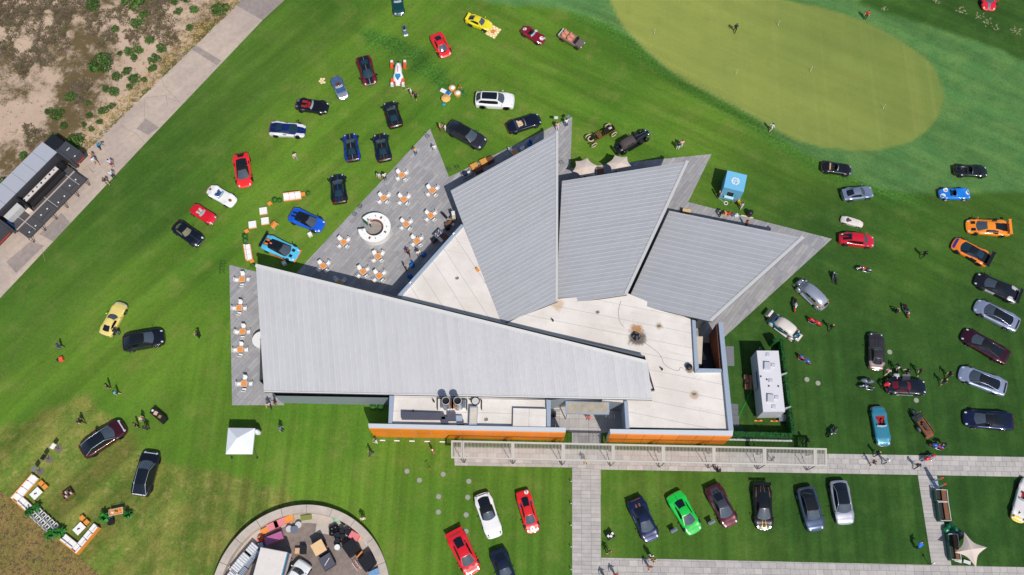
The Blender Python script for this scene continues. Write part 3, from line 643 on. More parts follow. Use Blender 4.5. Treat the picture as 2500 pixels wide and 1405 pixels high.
STYLE = {
 'super': dict(W=1.98, H=1.14, prof=[(0, .80, .70, .64), (.035, .90, .80, .72), (.18, 1, .90, .80), (.35, .98, .88, .76), (.5, .93, .80, .70), (.66, .93, .70, .64), (.8, .96, .62, .60), (.90, .90, .52, .48), (.955, .80, .44, .41), (1, .45, .34, .32)],
   ax=(.19, .80), r=.34, fb=.05, cab=(.76, .54, .40, .19), wb=(.74, .72, .62), wr=.50),
 'xj': dict(W=2.0, H=1.13, prof=[(0, .78, .70, .66), (.03, .90, .78, .72), (.2, 1, .86, .78), (.4, .98, .84, .74), (.6, .95, .74, .68), (.8, .96, .64, .62), (.92, .88, .52, .48), (.955, .80, .46, .42), (1, .42, .34, .32)],
   ax=(.22, .80), r=.34, fb=.03, cab=(.77, .58, .42, .15), wb=(.74, .74, .60), wr=.52),
 'gt': dict(W=1.88, H=1.26, prof=[(0, .74, .80, .72), (.04, .87, .88, .80), (.2, 1, .92, .82), (.4, .96, .88, .78), (.6, .95, .85, .76), (.8, .97, .79, .73), (.93, .88, .66, .60), (.96, .82, .58, .53), (1, .5, .44, .40)],
   ax=(.17, .79), r=.34, fb=.05, cab=(.58, .43, .28, .10), wb=(.76, .76, .64), wr=.54),
 'nine': dict(W=1.78, H=1.30, prof=[(0, .66, .66, .60), (.05, .84, .78, .70), (.22, 1, .90, .80), (.45, .96, .88, .80), (.65, .93, .82, .76), (.8, .94, .76, .72), (.93, .84, .62, .58), (.955, .80, .56, .52), (1, .45, .42, .40)],
   ax=(.23, .80), r=.33, fb=.07, cab=(.68, .53, .35, .10), wb=(.74, .74, .60), wr=.56),
 'sedan': dict(W=1.95, H=1.44, prof=[(0, .78, .88, .80), (.04, .91, .98, .88), (.2, 1, 1.0, .90), (.5, 1, .96, .88), (.75, 1, .90, .84), (.92, .93, .78, .72), (.96, .88, .68, .62), (1, .58, .52, .48)],
   ax=(.19, .80), r=.37, fb=.02, cab=(.72, .54, .26, .07), wb=(.80, .84, .74), wr=.62),
 'suv': dict(W=2.0, H=1.68, prof=[(0, .82, 1.02, .96), (.035, .93, 1.12, 1.02), (.2, 1, 1.14, 1.04), (.5, 1, 1.10, 1.02), (.75, 1, 1.06, .98), (.92, .95, .94, .86), (.965, .90, .82, .74), (1, .62, .6, .56)],
   ax=(.19, .80), r=.40, fb=.02, cab=(.71, .56, .16, .03), wb=(.78, .86, .74), wr=.61),
 'cross': dict(W=2.0, H=1.6, prof=[(0, .70, .86, .78), (.03, .86, 1.0, .90), (.1, .96, 1.06, .96), (.25, 1, 1.08, .98), (.5, 1, 1.04, .96), (.75, 1, .98, .90), (.9, .95, .86, .80), (.96, .84, .72, .66), (.985, .68, .62, .56), (1, .46, .54, .50)],
   ax=(.19, .80), r=.39, fb=.02, cab=(.74, .54, .24, .05), wb=(.78, .84, .70), wr=.60),
 'roadster': dict(W=1.66, H=.95, prof=[(0, .60, .60, .54), (.05, .80, .72, .66), (.2, .97, .82, .74), (.4, .94, .80, .72), (.6, .94, .82, .72), (.8, .96, .76, .70), (.93, .84, .64, .58), (.95, .80, .58, .52), (1, .44, .42, .38)],
   ax=(.19, .80), r=.32, fb=.06, pit=(.30, .52), wb=(.66, .66, .6), wr=.5),
 'racer': dict(W=1.66, H=.9, prof=[(0, .46, .50, .46), (.05, .72, .62, .58), (.2, .98, .74, .66), (.38, .92, .72, .64), (.55, .90, .72, .64), (.78, .97, .70, .64), (.92, .86, .58, .52), (.94, .82, .54, .48), (1, .34, .36, .34)],
   ax=(.21, .79), r=.32, fb=.14, pit=(.34, .52), wb=(.60, .6, .5), wr=.5),
 'fifties': dict(W=1.82, H=1.34, prof=[(0, .66, .66, .58), (.05, .85, .80, .72), (.2, .98, .90, .80), (.4, .96, .90, .80), (.6, .96, .90, .80), (.8, .98, .86, .78), (.94, .88, .74, .66), (.965, .82, .66, .60), (1, .54, .48, .44)],
   ax=(.19, .80), r=.34, fb=.05, cab=(.56, .45, .28, .14), wb=(.70, .70, .58), wr=.54),
 'bubble': dict(W=1.62, H=1.44, prof=[(0, .50, .62, .56), (.06, .74, .84, .72), (.22, .96, 1.02, .86), (.45, 1, 1.0, .88), (.65, 1, .94, .86), (.82, .96, .82, .76), (.94, .82, .66, .60), (1, .5, .46, .42)],
   ax=(.2, .80), r=.31, fb=.05, cab=(.76, .62, .34, .08), wb=(.78, .84, .56), wr=.62),
}
def interp(pts, t, k):
    for a, b in zip(pts[:-1], pts[1:]):
        if t <= b[0]:
            f = (t-a[0])/(b[0]-a[0]); f = f*f*(3-2*f)*.5+f*.5; return a[k]+(b[k]-a[k])*f
    return pts[-1][k]
_WH = {}
def wheel(parent, x, y, r, side, rimmat, wd=.24, spare=False):
    key = (round(r, 2), rimmat.name, wd)
    if key not in _WH:
        t = MB(); n = 16; prof = [(-.5, .62), (-.5, .9), (-.38, 1), (.38, 1), (.5, .9), (.5, .62)]
        v = []; f = []
        for j in range(n):
            q = 2*math.pi*j/n
            for a, b in prof: v.append((math.cos(q)*b*r, a*wd, math.sin(q)*b*r))
        k = len(prof)
        for j in range(n):
            for i in range(k-1): f.append((j*k+i, j*k+i+1, ((j+1) % n)*k+i+1, ((j+1) % n)*k+i))
        t.add(v, f, 0, True)
        rm = MB(); rm.add([(math.cos(2*math.pi*j/n)*r*.64, wd*.30*0, math.sin(2*math.pi*j/n)*r*.64) for j in range(n)], [tuple(range(n)), tuple(range(n-1, -1, -1))], 1)
        for s_ in (-1, 1):
            for j in range(5):
                q = 2*math.pi*j/5; d = Vector((math.cos(q), 0, math.sin(q))); e = Vector((-math.sin(q), 0, math.cos(q)))*r*.09
                a = d*r*.1; b = d*r*.63; yy = Vector((0, s_*wd*.46, 0)); rm.add([a-e+yy, b-e*.8+yy, b+e*.8+yy, a+e+yy], [(0, 1, 2, 3), (3, 2, 1, 0)], 0)
            rm.tube([(math.cos(2*math.pi*j/10)*r*.62, s_*wd*.45, math.sin(2*math.pi*j/10)*r*.62) for j in range(10)], r*.045, 4, 0, closed=True)
        _WH[key] = (t.mesh('wheel', M_tyre), rm.mesh('rim', [rimmat, M_dark]))
    a, b = _WH[key]; o = put('wheel', a, parent, (x, y, r)); put('rim', b, o); return o

class Car:
    def __init__(s, nose, tail, style, label, col, rim=None, glass=None, roof=None, name='parked_car', cat='car', L=None, W_=None, zref=.45, mirrors=True, lamps=True, group='cars shown on the lawn', wheels=True, body2=None, seats=None, H=None):
        st = STYLE[style]; s.st = st; a, b = g(*nose, zref), g(*tail, zref); d = a-b
        s.L = L or d.length; s.k = s.L/4.5; s.w = (W_ or st['W']*min(1.03, max(.86, s.k**.5))*1.05 if s.L > 3 else st['W']*s.k)/2
        s.zk = (1.0 if s.L > 3 else s.k)
        c = (a+b)/2; s.t = thing(name, label, cat, (c.x, c.y, .006), math.atan2(d.y, d.x), group)
        s.col = col; s.gl = glass or M_carglass; s.r = st['r']*(s.zk if s.L < 3 else 1); s.H = (H or st['H'])*s.zk
        s.axx = [(-.5+q)*s.L for q in st['ax']]; s.pit = st.get('pit'); s.seatm = seats
        s.body(body2)
        if st.get('cab'): s.cabin(roof)
        if wheels:
            for x in s.axx:
                for q in (-1, 1): wheel(s.t, x, q*(s.w-.115*s.zk), s.r, q, rim or M_rim, .24*s.zk)
        if s.pit: s.cockpit(*s.pit)
        if lamps:
            for q in (-1, 1):
                s.decal('headlight', s.X(.945), q*s.w*.62, .13, .1, M_lens)
                x = s.X(.004); y = q*s.w*.52; m = MB(); m.box((x+.02, y, s.top(s.X(.03), y)*.86), (.06, .34*s.w, .09)); m.build('taillight', M_tail, s.t)
        if mirrors and st.get('cab'):
            for q in (-1, 1):
                x = s.X(st['cab'][0])-.1; m = MB(); m.ell((x, q*(s.w+.03), .92*s.H/1.25), (.06, .11, .06), 8, 5); m.tube([(x, q*(s.w-.12), .86*s.H/1.25), (x, q*s.w, .9*s.H/1.25)], .02, 4); m.build('mirror', col if not roof else M_black, s.t)
    def X(s, t): return (t-.5)*s.L
    def half(s, x):
        st = s.st; t = min(1, max(0, x/s.L+.5)); w = interp(st['prof'], t, 1)*s.w; zt = interp(st['prof'], t, 2)*s.zk; zs = interp(st['prof'], t, 3)*s.zk
        tl, tf = st['prof'][-2][0], st['prof'][1][0]
        if t > tl: f = (t-tl)/(1-tl); w = st['prof'][-2][1]*s.w*(.22+.78*math.sqrt(max(0, 1-f*f)))
        if t < tf: f = (tf-t)/tf; w = st['prof'][1][1]*s.w*(.62+.38*math.sqrt(max(0, 1-f*f)))
        zb = .17*s.zk; ra = s.r+.05
        for q in s.axx:
            if abs(x-q) < ra: zb = max(zb, min(s.r+math.sqrt(ra*ra-(x-q)**2), zs-.07))
        fb = sum(math.exp(-((x-q)/(.42*s.zk+.05))**2) for q in s.axx)*st['fb']
        e = min(1, min(t, 1-t)/.05); zb = zb+(1-e)*.10
        return [(w*.965, zb), (w, zb+(zs-zb)*.4), (w*.992, zb+(zs-zb)*.75), (w*.955, zs-.015), (w*.86, zs+.015+fb), (w*.70, zs+(zt-zs)*.45+fb*.6), (w*.48, zs+(zt-zs)*.8+fb*.1), (w*.24, zt-.008), (0, zt)]
    def top(s, x, y):
        h = s.half(x)[::-1]; y = abs(y)
        for a, b in zip(h[:-1], h[1:]):
            if y <= b[0] and b[0] > a[0]: return a[1]+(b[1]-a[1])*(y-a[0])/(b[0]-a[0])
        return h[4][1]
    def body(s, second=None):
        xs = set(s.X(p[0]) for p in s.st['prof']); ra = s.r+.05
        for q in s.axx:
            for k in (-1, -.92, -.7, -.4, 0, .4, .7, .92, 1): xs.add(q+k*ra)
        for k in range(1, 18): xs.add(s.X(k/18))
        tl, tf = s.st['prof'][-2][0], s.st['prof'][1][0]
        for k in (.03, .12, .28, .5, .75): xs.add(s.X(1-(1-tl)*k)); xs.add(s.X(tf*k))
        if s.pit: xs |= {s.X(s.pit[0]), s.X(s.pit[1])}
        xs = sorted(x for x in xs if -s.L/2 <= x <= s.L/2); xs = [x for i, x in enumerate(xs) if i == 0 or x-xs[i-1] > .006]
        rows = []
        for x in xs:
            h = s.half(x); rows.append([(x, -y, z) for y, z in h]+[(x, y, z) for y, z in h[-2::-1]])
        n = len(rows[0]); m = MB(); pit = [s.X(q) for q in s.pit] if s.pit else None
        sk = (lambda i, j: pit and xs[i] >= pit[0]-.006 and xs[i+1] <= pit[1]+.006 and 6 <= j < n-7) if s.pit else None
        m.grid(rows, 0, True, flip=False, skip=sk)
        m.add(rows[0], [tuple(range(n-1, -1, -1))][::-1], 0); m.add(rows[-1], [tuple(range(n))], 0)
        if second is not None:      # two-tone: the middle panels of the body
            for i, f in enumerate(m.f):
                c = sum((Vector(m.v[q]) for q in f), Vector())/len(f)
                if second[1](c.x/s.L+.5, abs(c.y)/s.w): m.m[i] = 1
        o = m.build('body', [s.col, second[0]] if second is not None else s.col, s.t); s.bodyo = o
        m = MB(); m.box((0, 0, .2*s.zk), (s.L*.9, s.w*1.5, .08)); m.build('floor_pan', M_black, s.t)
    def surf(s, A, B, nu, nv, bulge=0.0, m0=0.0, m1=1.0, n0=0.0, n1=1.0, off=0.0):
        """grid between boundary curves A(u), B(u)"""
        rows = []
        for j in range(nv+1):
            v = n0+(n1-n0)*j/nv; row = []
            for i in range(nu+1):
                u = m0+(m1-m0)*i/nu; p = A(u).lerp(B(u), v); d = Vector((p.x*.0, p.y, 0)); k = bulge*4*v*(1-v)
                row.append(p+Vector((0, 0, k)))
            rows.append(row)
        return rows
    def cabin(s, roofm=None):
        st = s.st; wsb, wst, rst, rwb = [s.X(q) for q in st['cab']]; wf, wm, wr_ = [q*s.w for q in st['wb']]; wr = st['wr']*s.w; zr = s.H
        zb = lambda x, y: s.top(x, y)-.025
        bow = .26*s.k
        def F(u): y = (2*u-1)*wf; x = wsb+bow*(1-(2*u-1)**2)-bow*.3; return Vector((x, y, zb(x, y)))
        def RFt(u): y = (2*u-1)*wr; return Vector((wst+.07*(1-(2*u-1)**2), y, zr-.055*(2*u-1)**2))
        def RRt(u): y = (2*u-1)*wr*.96; return Vector((rst-.06*(1-(2*u-1)**2), y, zr-.03-.055*(2*u-1)**2))
        def Bk(u): y = (2*u-1)*wr_; x = rwb-bow*.6*(1-(2*u-1)**2); return Vector((x, y, zb(x, y)))
        parts = []
        def side(q):
            e = 0 if q < 0 else 1; f0, r0, r1, b0 = F(e), RFt(e), RRt(e), Bk(e)
            def bot(u):
                p = f0.lerp(b0, u); y = q*(wf+(wr_-wf)*u+(wm-(wf+wr_)/2)*4*u*(1-u)); return Vector((p.x, y, zb(p.x, y)))
            def tp(u):
                ur = (f0.x-r0.x)/(f0.x-b0.x); ul = (f0.x-r1.x)/(f0.x-b0.x)
                if u < ur: return f0.lerp(r0, u/ur)
                if u < ul: return r0.lerp(r1, (u-ur)/(ul-ur))
                return r1.lerp(b0, (u-ul)/(1-ul))
            return bot, tp, (f0.x-r0.x)/(f0.x-b0.x), (f0.x-r1.x)/(f0.x-b0.x)
        cm = MB(); cm.grid(s.surf(F, RFt, 8, 4, .02)); cm.grid(s.surf(RFt, RRt, 8, 4, .025)); cm.grid(s.surf(RRt, Bk, 8, 4, .02))
        for q in (-1, 1):
            b_, t_, u0, u1 = side(q); cm.grid(s.surf(b_, t_, 16, 3), flip=(q > 0))
        cm.build('cabin', roofm or s.col, s.t)
        def lift(rows, k, d): return [[p+Vector(d)*k for p in r] for r in rows]
        def glass(name, rows, d, k=.014, material=None):
            m = MB(); m.grid(lift(rows, k, d)); return m.build(name, material or s.gl, s.t)
        glass('windshield', s.surf(F, RFt, 8, 4, .02, .07, .93, .05, .94), (.6, 0, .8), material=M_screen if s.gl is M_carglass else s.gl)
        if st['cab'][3] > .001: glass('rear_window', s.surf(RRt, Bk, 8, 4, .02, .12, .88, .08, .86), (-.4, 0, .9))
        for q in (-1, 1):
            b_, t_, u0, u1 = side(q); glass('side_window', s.surf(b_, t_, 8, 2, 0, u0*.8, min(.97, u1+.5*(1-u1)), .14, .86), (0, q*.8, .5))
        s.RF, s.RR = RFt, RRt; s.sides = [side(-1)[:2], side(1)[:2]]
    def rails(s, material):
        for b_, t_ in s.sides:
            m = MB(); m.tube([t_(k/14)+Vector((0, 0, .02)) for k in range(15)], .03, 5); m.build('roof_rail', material, s.t)
    def glass_roof(s, material=None):
        m = MB(); m.grid([[p+Vector((0, 0, .014)) for p in r] for r in s.surf(s.RF, s.RR, 6, 4, .025, .1, .9, .04, .96)]); m.build('glass_roof', material or s.gl, s.t)
    def roof_strip(s, material, u0, u1, name='roof_stripe'):
        m = MB(); m.grid([[p+Vector((0, 0, .013)) for p in r] for r in s.surf(s.RF, s.RR, 3, 4, .025, u0, u1, 0, 1)]); m.build(name, material, s.t)
    def decal(s, name, x, y, rx, ry, material, n=12, off=.010, parent=None):
        m = MB(); m.add([(x, y, s.top(x, y)+off)]+[(x+math.cos(q)*rx, y+math.sin(q)*ry, s.top(x+math.cos(q)*rx, y+math.sin(q)*ry)+off) for q in [2*math.pi*j/n for j in range(n)]], [(0, 1+j, 1+(j+1) % n) for j in range(n)], 0, True)
        return m.build(name, material, s.t)
    def strip(s, name, t0, t1, y0, y1, material, off=.009, n=8, y0b=None, y1b=None):
        rows = []
        for i in range(n+1):
            f = i/n; x = s.X(t0+(t1-t0)*f); a = y0+((y0b if y0b is not None else y0)-y0)*f; b = y1+((y1b if y1b is not None else y1)-y1)*f
            rows.append([(x, (a+(b-a)*j/3)*s.w, s.top(x, (a+(b-a)*j/3)*s.w)+off) for j in range(4)])
        m = MB(); m.grid(rows); return m.build(name, material, s.t)
    def number(s, txt, t, y, r=.24, flip=False, rot=0.0):
        x = s.X(t); d = s.decal('roundel', x, y*s.w, r, r, M_white, 16, .012)
        z0 = s.top(x-.15, y*s.w); z1_ = s.top(x+.15, y*s.w); pit = -math.atan2(z1_-z0, .3)
        o = put('race_number', text_mesh(txt, r*1.5, M_black, 'race_number'), s.t, (x, y*s.w, max(s.top(x, y*s.w), (z0+z1_)/2)+.03)); o.rotation_euler = (0, pit, rot-math.pi/2)
    def wing(s, material, t=.03, h=.3, chord=.32, span=.92):
        x = s.X(t); z = s.top(s.X(t+.03), 0)+h; m = MB(); m.box((x, 0, z), (chord, span*2*s.w, .035), tilt=(0, -.12)); m.box((x, span*s.w, z), (chord*1.2, .03, .14)); m.box((x, -span*s.w, z), (chord*1.2, .03, .14)); o = m.build('rear_wing', material, s.t)
        for q in (-1, 1): m = MB(); m.box((x+.04, q*.4*s.w, z-h/2), (.12, .03, h)); m.build('wing_strut', M_black, s.t)
    def bumper(s, t, material=None, z=.45, ov=.03):
        m = MB(); x = s.X(t); sg = 1 if t > .5 else -1; m.tube([(x-sg*.32, -s.w*.93, z), (x-sg*.06, -s.w*.72, z), (x+sg*ov, -s.w*.3, z), (x+sg*ov, s.w*.3, z), (x-sg*.06, s.w*.72, z), (x-sg*.32, s.w*.93, z)], .05, 6); m.build('bumper', material or M_chrome, s.t)
    def cockpit(s, t0, t1):
        x0, x1 = s.X(t0), s.X(t1); wd_ = s.w*.60; z0 = .32*s.zk; zt = s.top((x0+x1)/2, wd_); lm = s.seatm or M_leather
        m = MB(); n = 4
        P = lambda x, y, z: (x, y, z)
        for (a, b) in (((x0, -wd_), (x1, -wd_)), ((x1, -wd_), (x1, wd_)), ((x1, wd_), (x0, wd_)), ((x0, wd_), (x0, -wd_))):
            m.add([(a[0], a[1], z0), (b[0], b[1], z0), (b[0], b[1], s.top(b[0], b[1])+.005), (a[0], a[1], s.top(a[0], a[1])+.005)], [(0, 1, 2, 3), (3, 2, 1, 0)], 0)
        m.add([(x0, -wd_, z0), (x1, -wd_, z0), (x1, wd_, z0), (x0, wd_, z0)], [(0, 1, 2, 3)]); m.build('cockpit_tub', lm, s.t)
        L = x1-x0
        for q in (-1, 1):
            m = MB(); m.box((x0+L*.42, q*wd_*.5, z0+.14), (L*.42, wd_*.78, .2), taper=.92); m.box((x0+L*.14, q*wd_*.5, z0+.32), (L*.18, wd_*.74, .55), taper=.85, tilt=(0, -.2)); m.build('seat', lm, s.t)
        m = MB(); m.box((x1-L*.1, 0, zt-.08), (L*.14, wd_*1.9, .14)); m.build('dashboard', M_leather, s.t)
        m = MB(); c = Vector((x1-L*.28, wd_*.5, zt-.02)); m.tube([c+Vector((math.sin(q)*-.05, math.cos(q)*.17, math.sin(q)*.16)) for q in [k*math.pi/6 for k in range(12)]], .014, 4, closed=True); m.build('steering_wheel', M_black, s.t)
        m = MB(); rows = [[], []]
        for j in range(9):
            y = (-1+2*j/8)*wd_*1.08; bx = x1+.10*(1-(y/wd_)**2)+.02; rows[0].append((bx, y, s.top(bx, y)-.01)); rows[1].append((bx-.16, y*.92, s.top(x1, y)+.26*s.zk))
        m.grid(rows); m.build('windshield', mat('clear_screen', (150, 168, 176), .05, 0, .05, spec=.8), s.t)
        m = MB(); m.tube(rows[1], .016, 4); m.build('windshield_frame', M_chrome, s.t)
    def part(s, name, m, material): return m.build(name, material, s.t)

def hyper(nose, tail, label, main, second, glass=None, accent=None, rim=None, vents=True):
    """low mid-engined car with carbon middle, side pods and a tapering engine cover"""
    c = Car(nose, tail, 'super', label, main, rim or M_rimd, glass or M_bluglass, second, body2=(second, lambda t, y: (y < .42 and t > .7) or (t < .34 and y < .6) or t > .985))
    if accent: c.strip('centre_stripe', .02, .30, -.035, .035, accent, .016); c.strip('bonnet_stripe', .80, .97, -.04, .04, accent, .016); c.roof_strip(accent, .46, .54)
    for q in (-1, 1):
        c.strip('engine_vent', .07, .2, q*.24, q*.5, M_black, .012)
        c.strip('side_intake', .40, .50, q*.80, q*.92, M_black, .012)
        for k in (0, 1): c.decal('tail_lamp', c.X(.03), q*c.w*(.45+.22*k), .06, .06, M_tail)
        m = MB(); m.box((c.X(.76)+.1, q*(c.w+.12), .86), (.14, .2, .08), q*.3); m.tube([(c.X(.78), q*c.w*.86, .7), (c.X(.77), q*(c.w+.1), .85)], .018, 4); m.build('stalk_mirror', M_black, c.t)
    m = MB(); m.cyl((c.X(.06), 0, .66), .11, .14, 10); m.build('exhaust', M_steel, c.t)
    return c
navy, black = paint((18, 26, 52), .3), paint((16, 17, 20), .2)
G = {}
# top row
c = Car((975, 38), (968, -20), 'roadster', 'dark teal classic roadster cut off at the top edge', paint((14, 66, 66)), M_chrome, seats=M_leather); c.bumper(.99); c.bumper(.01)
c = Car((991.5, 87), (985, 62), 'roadster', 'tiny silver-grey child-size roadster on the upper lawn', paint((134, 146, 162), .6), name='child_car', zref=.3)
c = Car((1199, 68), (1140, 45), 'nine', 'yellow rear-engined coupe with ducktail spoiler beside a checked blanket', paint((226, 208, 24), 0), M_chrome)
m = MB(); m.box((c.X(.045), 0, .93), (.34, 1.2, .05), tilt=(0, .35)); m.build('ducktail_spoiler', c.col, c.t); c.strip('engine_grille', .05, .1, -.35, .35, M_black)
c = Car((1090, 138), (1063, 85), 'xj', 'bright red wedge-shaped targa on the upper lawn', paint((222, 30, 34), 0)); c.strip('bonnet_vent', .80, .84, -.3, .3, M_black)
c = Car((1328, 103), (1275, 70), 'racer', 'maroon classic racer with white number roundels', paint((132, 16, 38), .1), M_chrome); c.number('67', .86, .2, .27); c.number('67', .12, 0, .25); c.number('67', .5, .84, .2)
# supercars on the upper left
hyper((905, 207), (886, 140), 'dark red supercar with carbon middle, nearest the white and orange racer', paint((128, 14, 34), .4), M_carbon, accent=M_steel)
c = Car((841, 242), (817, 188), 'racer', 'polished blue and silver open sports racer', paint((96, 126, 172), .6), M_chrome, body2=(paint((214, 216, 220), .8, .22), lambda t, y: t > .74 or (t < .04) or (y > .8 and t > .55)), seats=M_brnl); c.bumper(.995); c.decal('bonnet_vent', c.X(.16), 0, .1, .3, M_chrome)
c = Car((802, 265), (722, 254), 'racer', 'black open supercar with red cockpit', paint((18, 17, 20), .3), M_rimd, W_=2.0, seats=M_redl)
for q in (-1, 1): c.strip('red_headrest_fairing', .2, .36, q*.18, q*.5, M_redl); c.strip('tail_vent', .03, .1, q*.3, q*.6, M_steel)
c = hyper((746, 320), (659, 315), 'white supercar with navy centre stripes', paint((226, 222, 224), .1), paint((20, 40, 104), .4), accent=paint((28, 56, 140), .4))
c = hyper((949, 248), (968, 312), 'black supercar with gold emblem and red mirrors, tail toward terrace', paint((22, 22, 26), .3), M_carbon); c.decal('gold_emblem', c.X(.36), 0, .26, .12, M_gold, off=.016); c.strip('red_sill', .42, .58, .88, .95, M_redl, .012); c.strip('red_sill', .42, .58, -.95, -.88, M_redl, .012)
hyper((853, 326), (863, 395), 'bright blue supercar with carbon middle and silver spine', paint((16, 66, 178), .5), M_carbon, accent=M_steel)
hyper((926, 326), (940, 395), 'dark navy supercar with bronze spine beside the bright blue one', paint((12, 30, 72), .5), M_carbon, accent=mat('bronze_trim', (146, 104, 82), .35, .7))
hyper((823, 425), (830, 498), 'black supercar with blue spine stripe near the terrace edge', paint((15, 20, 36), .4), M_carbon, accent=paint((20, 76, 176), .4))
# open prototype racer with faired wheels
def streamliner():
    a, b = g(971, 211, .4), g(973, 151, .4); d = a-b; c = (a+b)/2; wht = paint((232, 230, 230), 0); org = paint((234, 92, 42), 0); L = d.length
    t = thing('racing_car', 'white and orange racing prototype with four separate wheel pods', 'car', (c.x, c.y, .006), math.atan2(d.y, d.x), 'cars shown on the lawn')
    m = MB(); rows = []
    for x, wd_, z in ((-.44, .2, .5), (-.4, .38, .7), (-.2, .46, .88), (.0, .5, .84), (.1, .68, .64), (.2, .62, .54), (.3, .42, .46), (.42, .36, .38), (.46, .24, .34)):
        rows.append([(x*L, -wd_*1.05, .2), (x*L, -wd_, z*.7), (x*L, -wd_*.6, z), (x*L, 0, z*1.04), (x*L, wd_*.6, z), (x*L, wd_, z*.7), (x*L, wd_*1.05, .2)])
    m.grid(rows); m.add(rows[0], [tuple(range(6, -1, -1))]); m.add(rows[-1], [tuple(range(7))]); m.build('body', wht, t)
    m = MB(); m.add([(.06*L, -.3, .80), (.06*L, .3, .80), (.3*L, .0, .56), (.14*L, -.38, .68), (.14*L, .38, .68)], [(0, 3, 2, 4, 1)]); m.build('windscreen', mat('blue_screen', (52, 128, 176), .1), t)
    m = MB(); m.box((-.12*L, 0, .93), (1.0, .09, .03)); m.build('orange_stripe', org, t)
    m = MB(); m.ell((-.3*L, 0, .86), (.3, .2, .1)); m.build('air_scoop', wht, t)
    for q in (-1, 1): m = MB(); m.ell((-.36*L, q*.14, .8), (.1, .05, .05)); m.build('air_intake', M_black, t)
    for x, yy, ln in ((-.36, .86, .5), (.36, .72, .46)):
        for q in (-1, 1):
            m = MB(); m.box((x*L, q*yy, .5), (ln*2, .4, .56), taper=.86); p = m.build('wheel_pod', [org], t)
            sg = -1 if x < 0 else 1; m = MB(); m.box((x*L+sg*.34, q*yy, .53), (.42, .42, .54), taper=.8); k = m.build('pod_tip', wht, None); k.parent = p
            wheel(t, x*L, q*yy, .31, q, M_rimd, .3)
            m = MB(); m.tube([(x*L, q*.25, .4), (x*L, q*yy, .4)], .035, 5); m.tube([(x*L+.3, q*.25, .4), (x*L, q*yy, .4)], .03, 5); m.build('suspension_arm', M_dark, t)
    m = MB(); m.box((.4*L, 0, .3), (.3, 1.2, .06)); m.build('front_splitter', org, t)
    m = MB(); m.cyl((-.47*L, 0, .4), .1, .18, 8); m.build('exhaust', M_dark, t)
streamliner()
# around the terrace
c = Car((1256, 246), (1161, 241), 'suv', 'white luxury sport utility with black roof glass', paint((232, 230, 230), 0), M_rimd, zref=.8); c.glass_roof()
c = Car((1183, 354), (1096, 306), 'sedan', 'dark charcoal sedan with glass roof by the terrace tip', paint((52, 52, 58), .5), M_rimd, None, M_carbon, zref=.6); c.rails(paint((52, 52, 58), .5))
c = Car((1320, 288), (1238, 314), 'roadster', 'navy open tourer with cream seats by the terrace', paint((18, 24, 44), .4), M_chrome, seats=M_tanl, zref=.6, W_=1.94); c.strip('tonneau_cover', .24, .29, -.7, .7, mat('navy_cloth', (44, 48, 80), .8))
c = Car((598, 457), (588, 377), 'super', 'red mid-engined coupe with black engine cover, alone on the left lawn', paint((228, 34, 30), 0), M_rimd, None, M_black); c.strip('engine_cover', .02, .14, -.5, .5, M_black, .014, y0b=-.3, y1b=.3)
for q in (-1, 1): c.strip('side_intake', .28, .38, q*.80, q*.92, M_black, .012)
c = Car((573, 497), (509, 461), 'racer', 'white open racer with brown roundels and blue seats', paint((232, 230, 226), 0), M_chrome, W_=1.8, seats=mat('blue_seat', (52, 84, 148), .7)); c.decal('brown_roundel', c.X(.84), 0, .22, .2, mat('brown_emblem', (122, 82, 44), .5)); c.decal('brown_roundel', c.X(.08), 0, .2, .18, mat('brown_emblem', (122, 82, 44), .5))
c = Car((524, 541), (469, 507), 'roadster', 'red open roadster with pale interior beside the white racer', paint((206, 16, 34), 0), M_chrome, seats=mat('pale_seat', (206, 186, 180), .6)); c.bumper(.985)
c = Car((491, 594), (427, 549), 'fifties', 'black fifties coupe with chrome front, lowest of the left row', paint((14, 18, 30), .3), M_chrome, mat('greenish_glass', (120, 118, 92), .08), H=1.4); c.bumper(.99); c.bumper(.01); c.strip('bonnet_spear', .60, .96, -.012, .012, M_chrome, .02)
def bull(nose, tail, label, col, rim, roofm, second=None):
    c = Car(nose, tail, 'super', label, col, rim, None, roofm)
    return c
c = bull((789, 555), (710, 523), 'bright blue wedge supercar beside the white ottomans', paint((14, 92, 214), .2), M_rimd, M_carbon)
for q in (-1, 1): c.strip('engine_louvre', .06, .2, q*.12, q*.34, M_black, .014)
c = bull((727, 625), (644, 590), 'sky blue track supercar with orange details and rear wing', paint((84, 186, 222), 0), M_rimd, M_carbon); org = paint((240, 124, 40), 0)
c.strip('black_deck', .05, .24, -.42, .42, M_carbon, .012)
for q in (-1, 1): c.strip('orange_louvre', .07, .17, q*.14, q*.36, org, .018); c.strip('bonnet_intake', .80, .88, q*.2, q*.55, M_carbon, .013); m = MB(); m.box((c.X(.5), q*(c.w+.01), .2), (c.L*.45, .06, .14)); m.build('orange_sill', org, c.t)
c.wing(M_carbon, .03, .28); m = MB(); m.box((c.X(.985), 0, .2), (.2, c.w*1.7, .06)); m.build('front_splitter', org, c.t); m = MB(); m.ell((c.X(.24), 0, .97), (.2, .1, .08)); m.build('roof_snorkel', org, c.t)
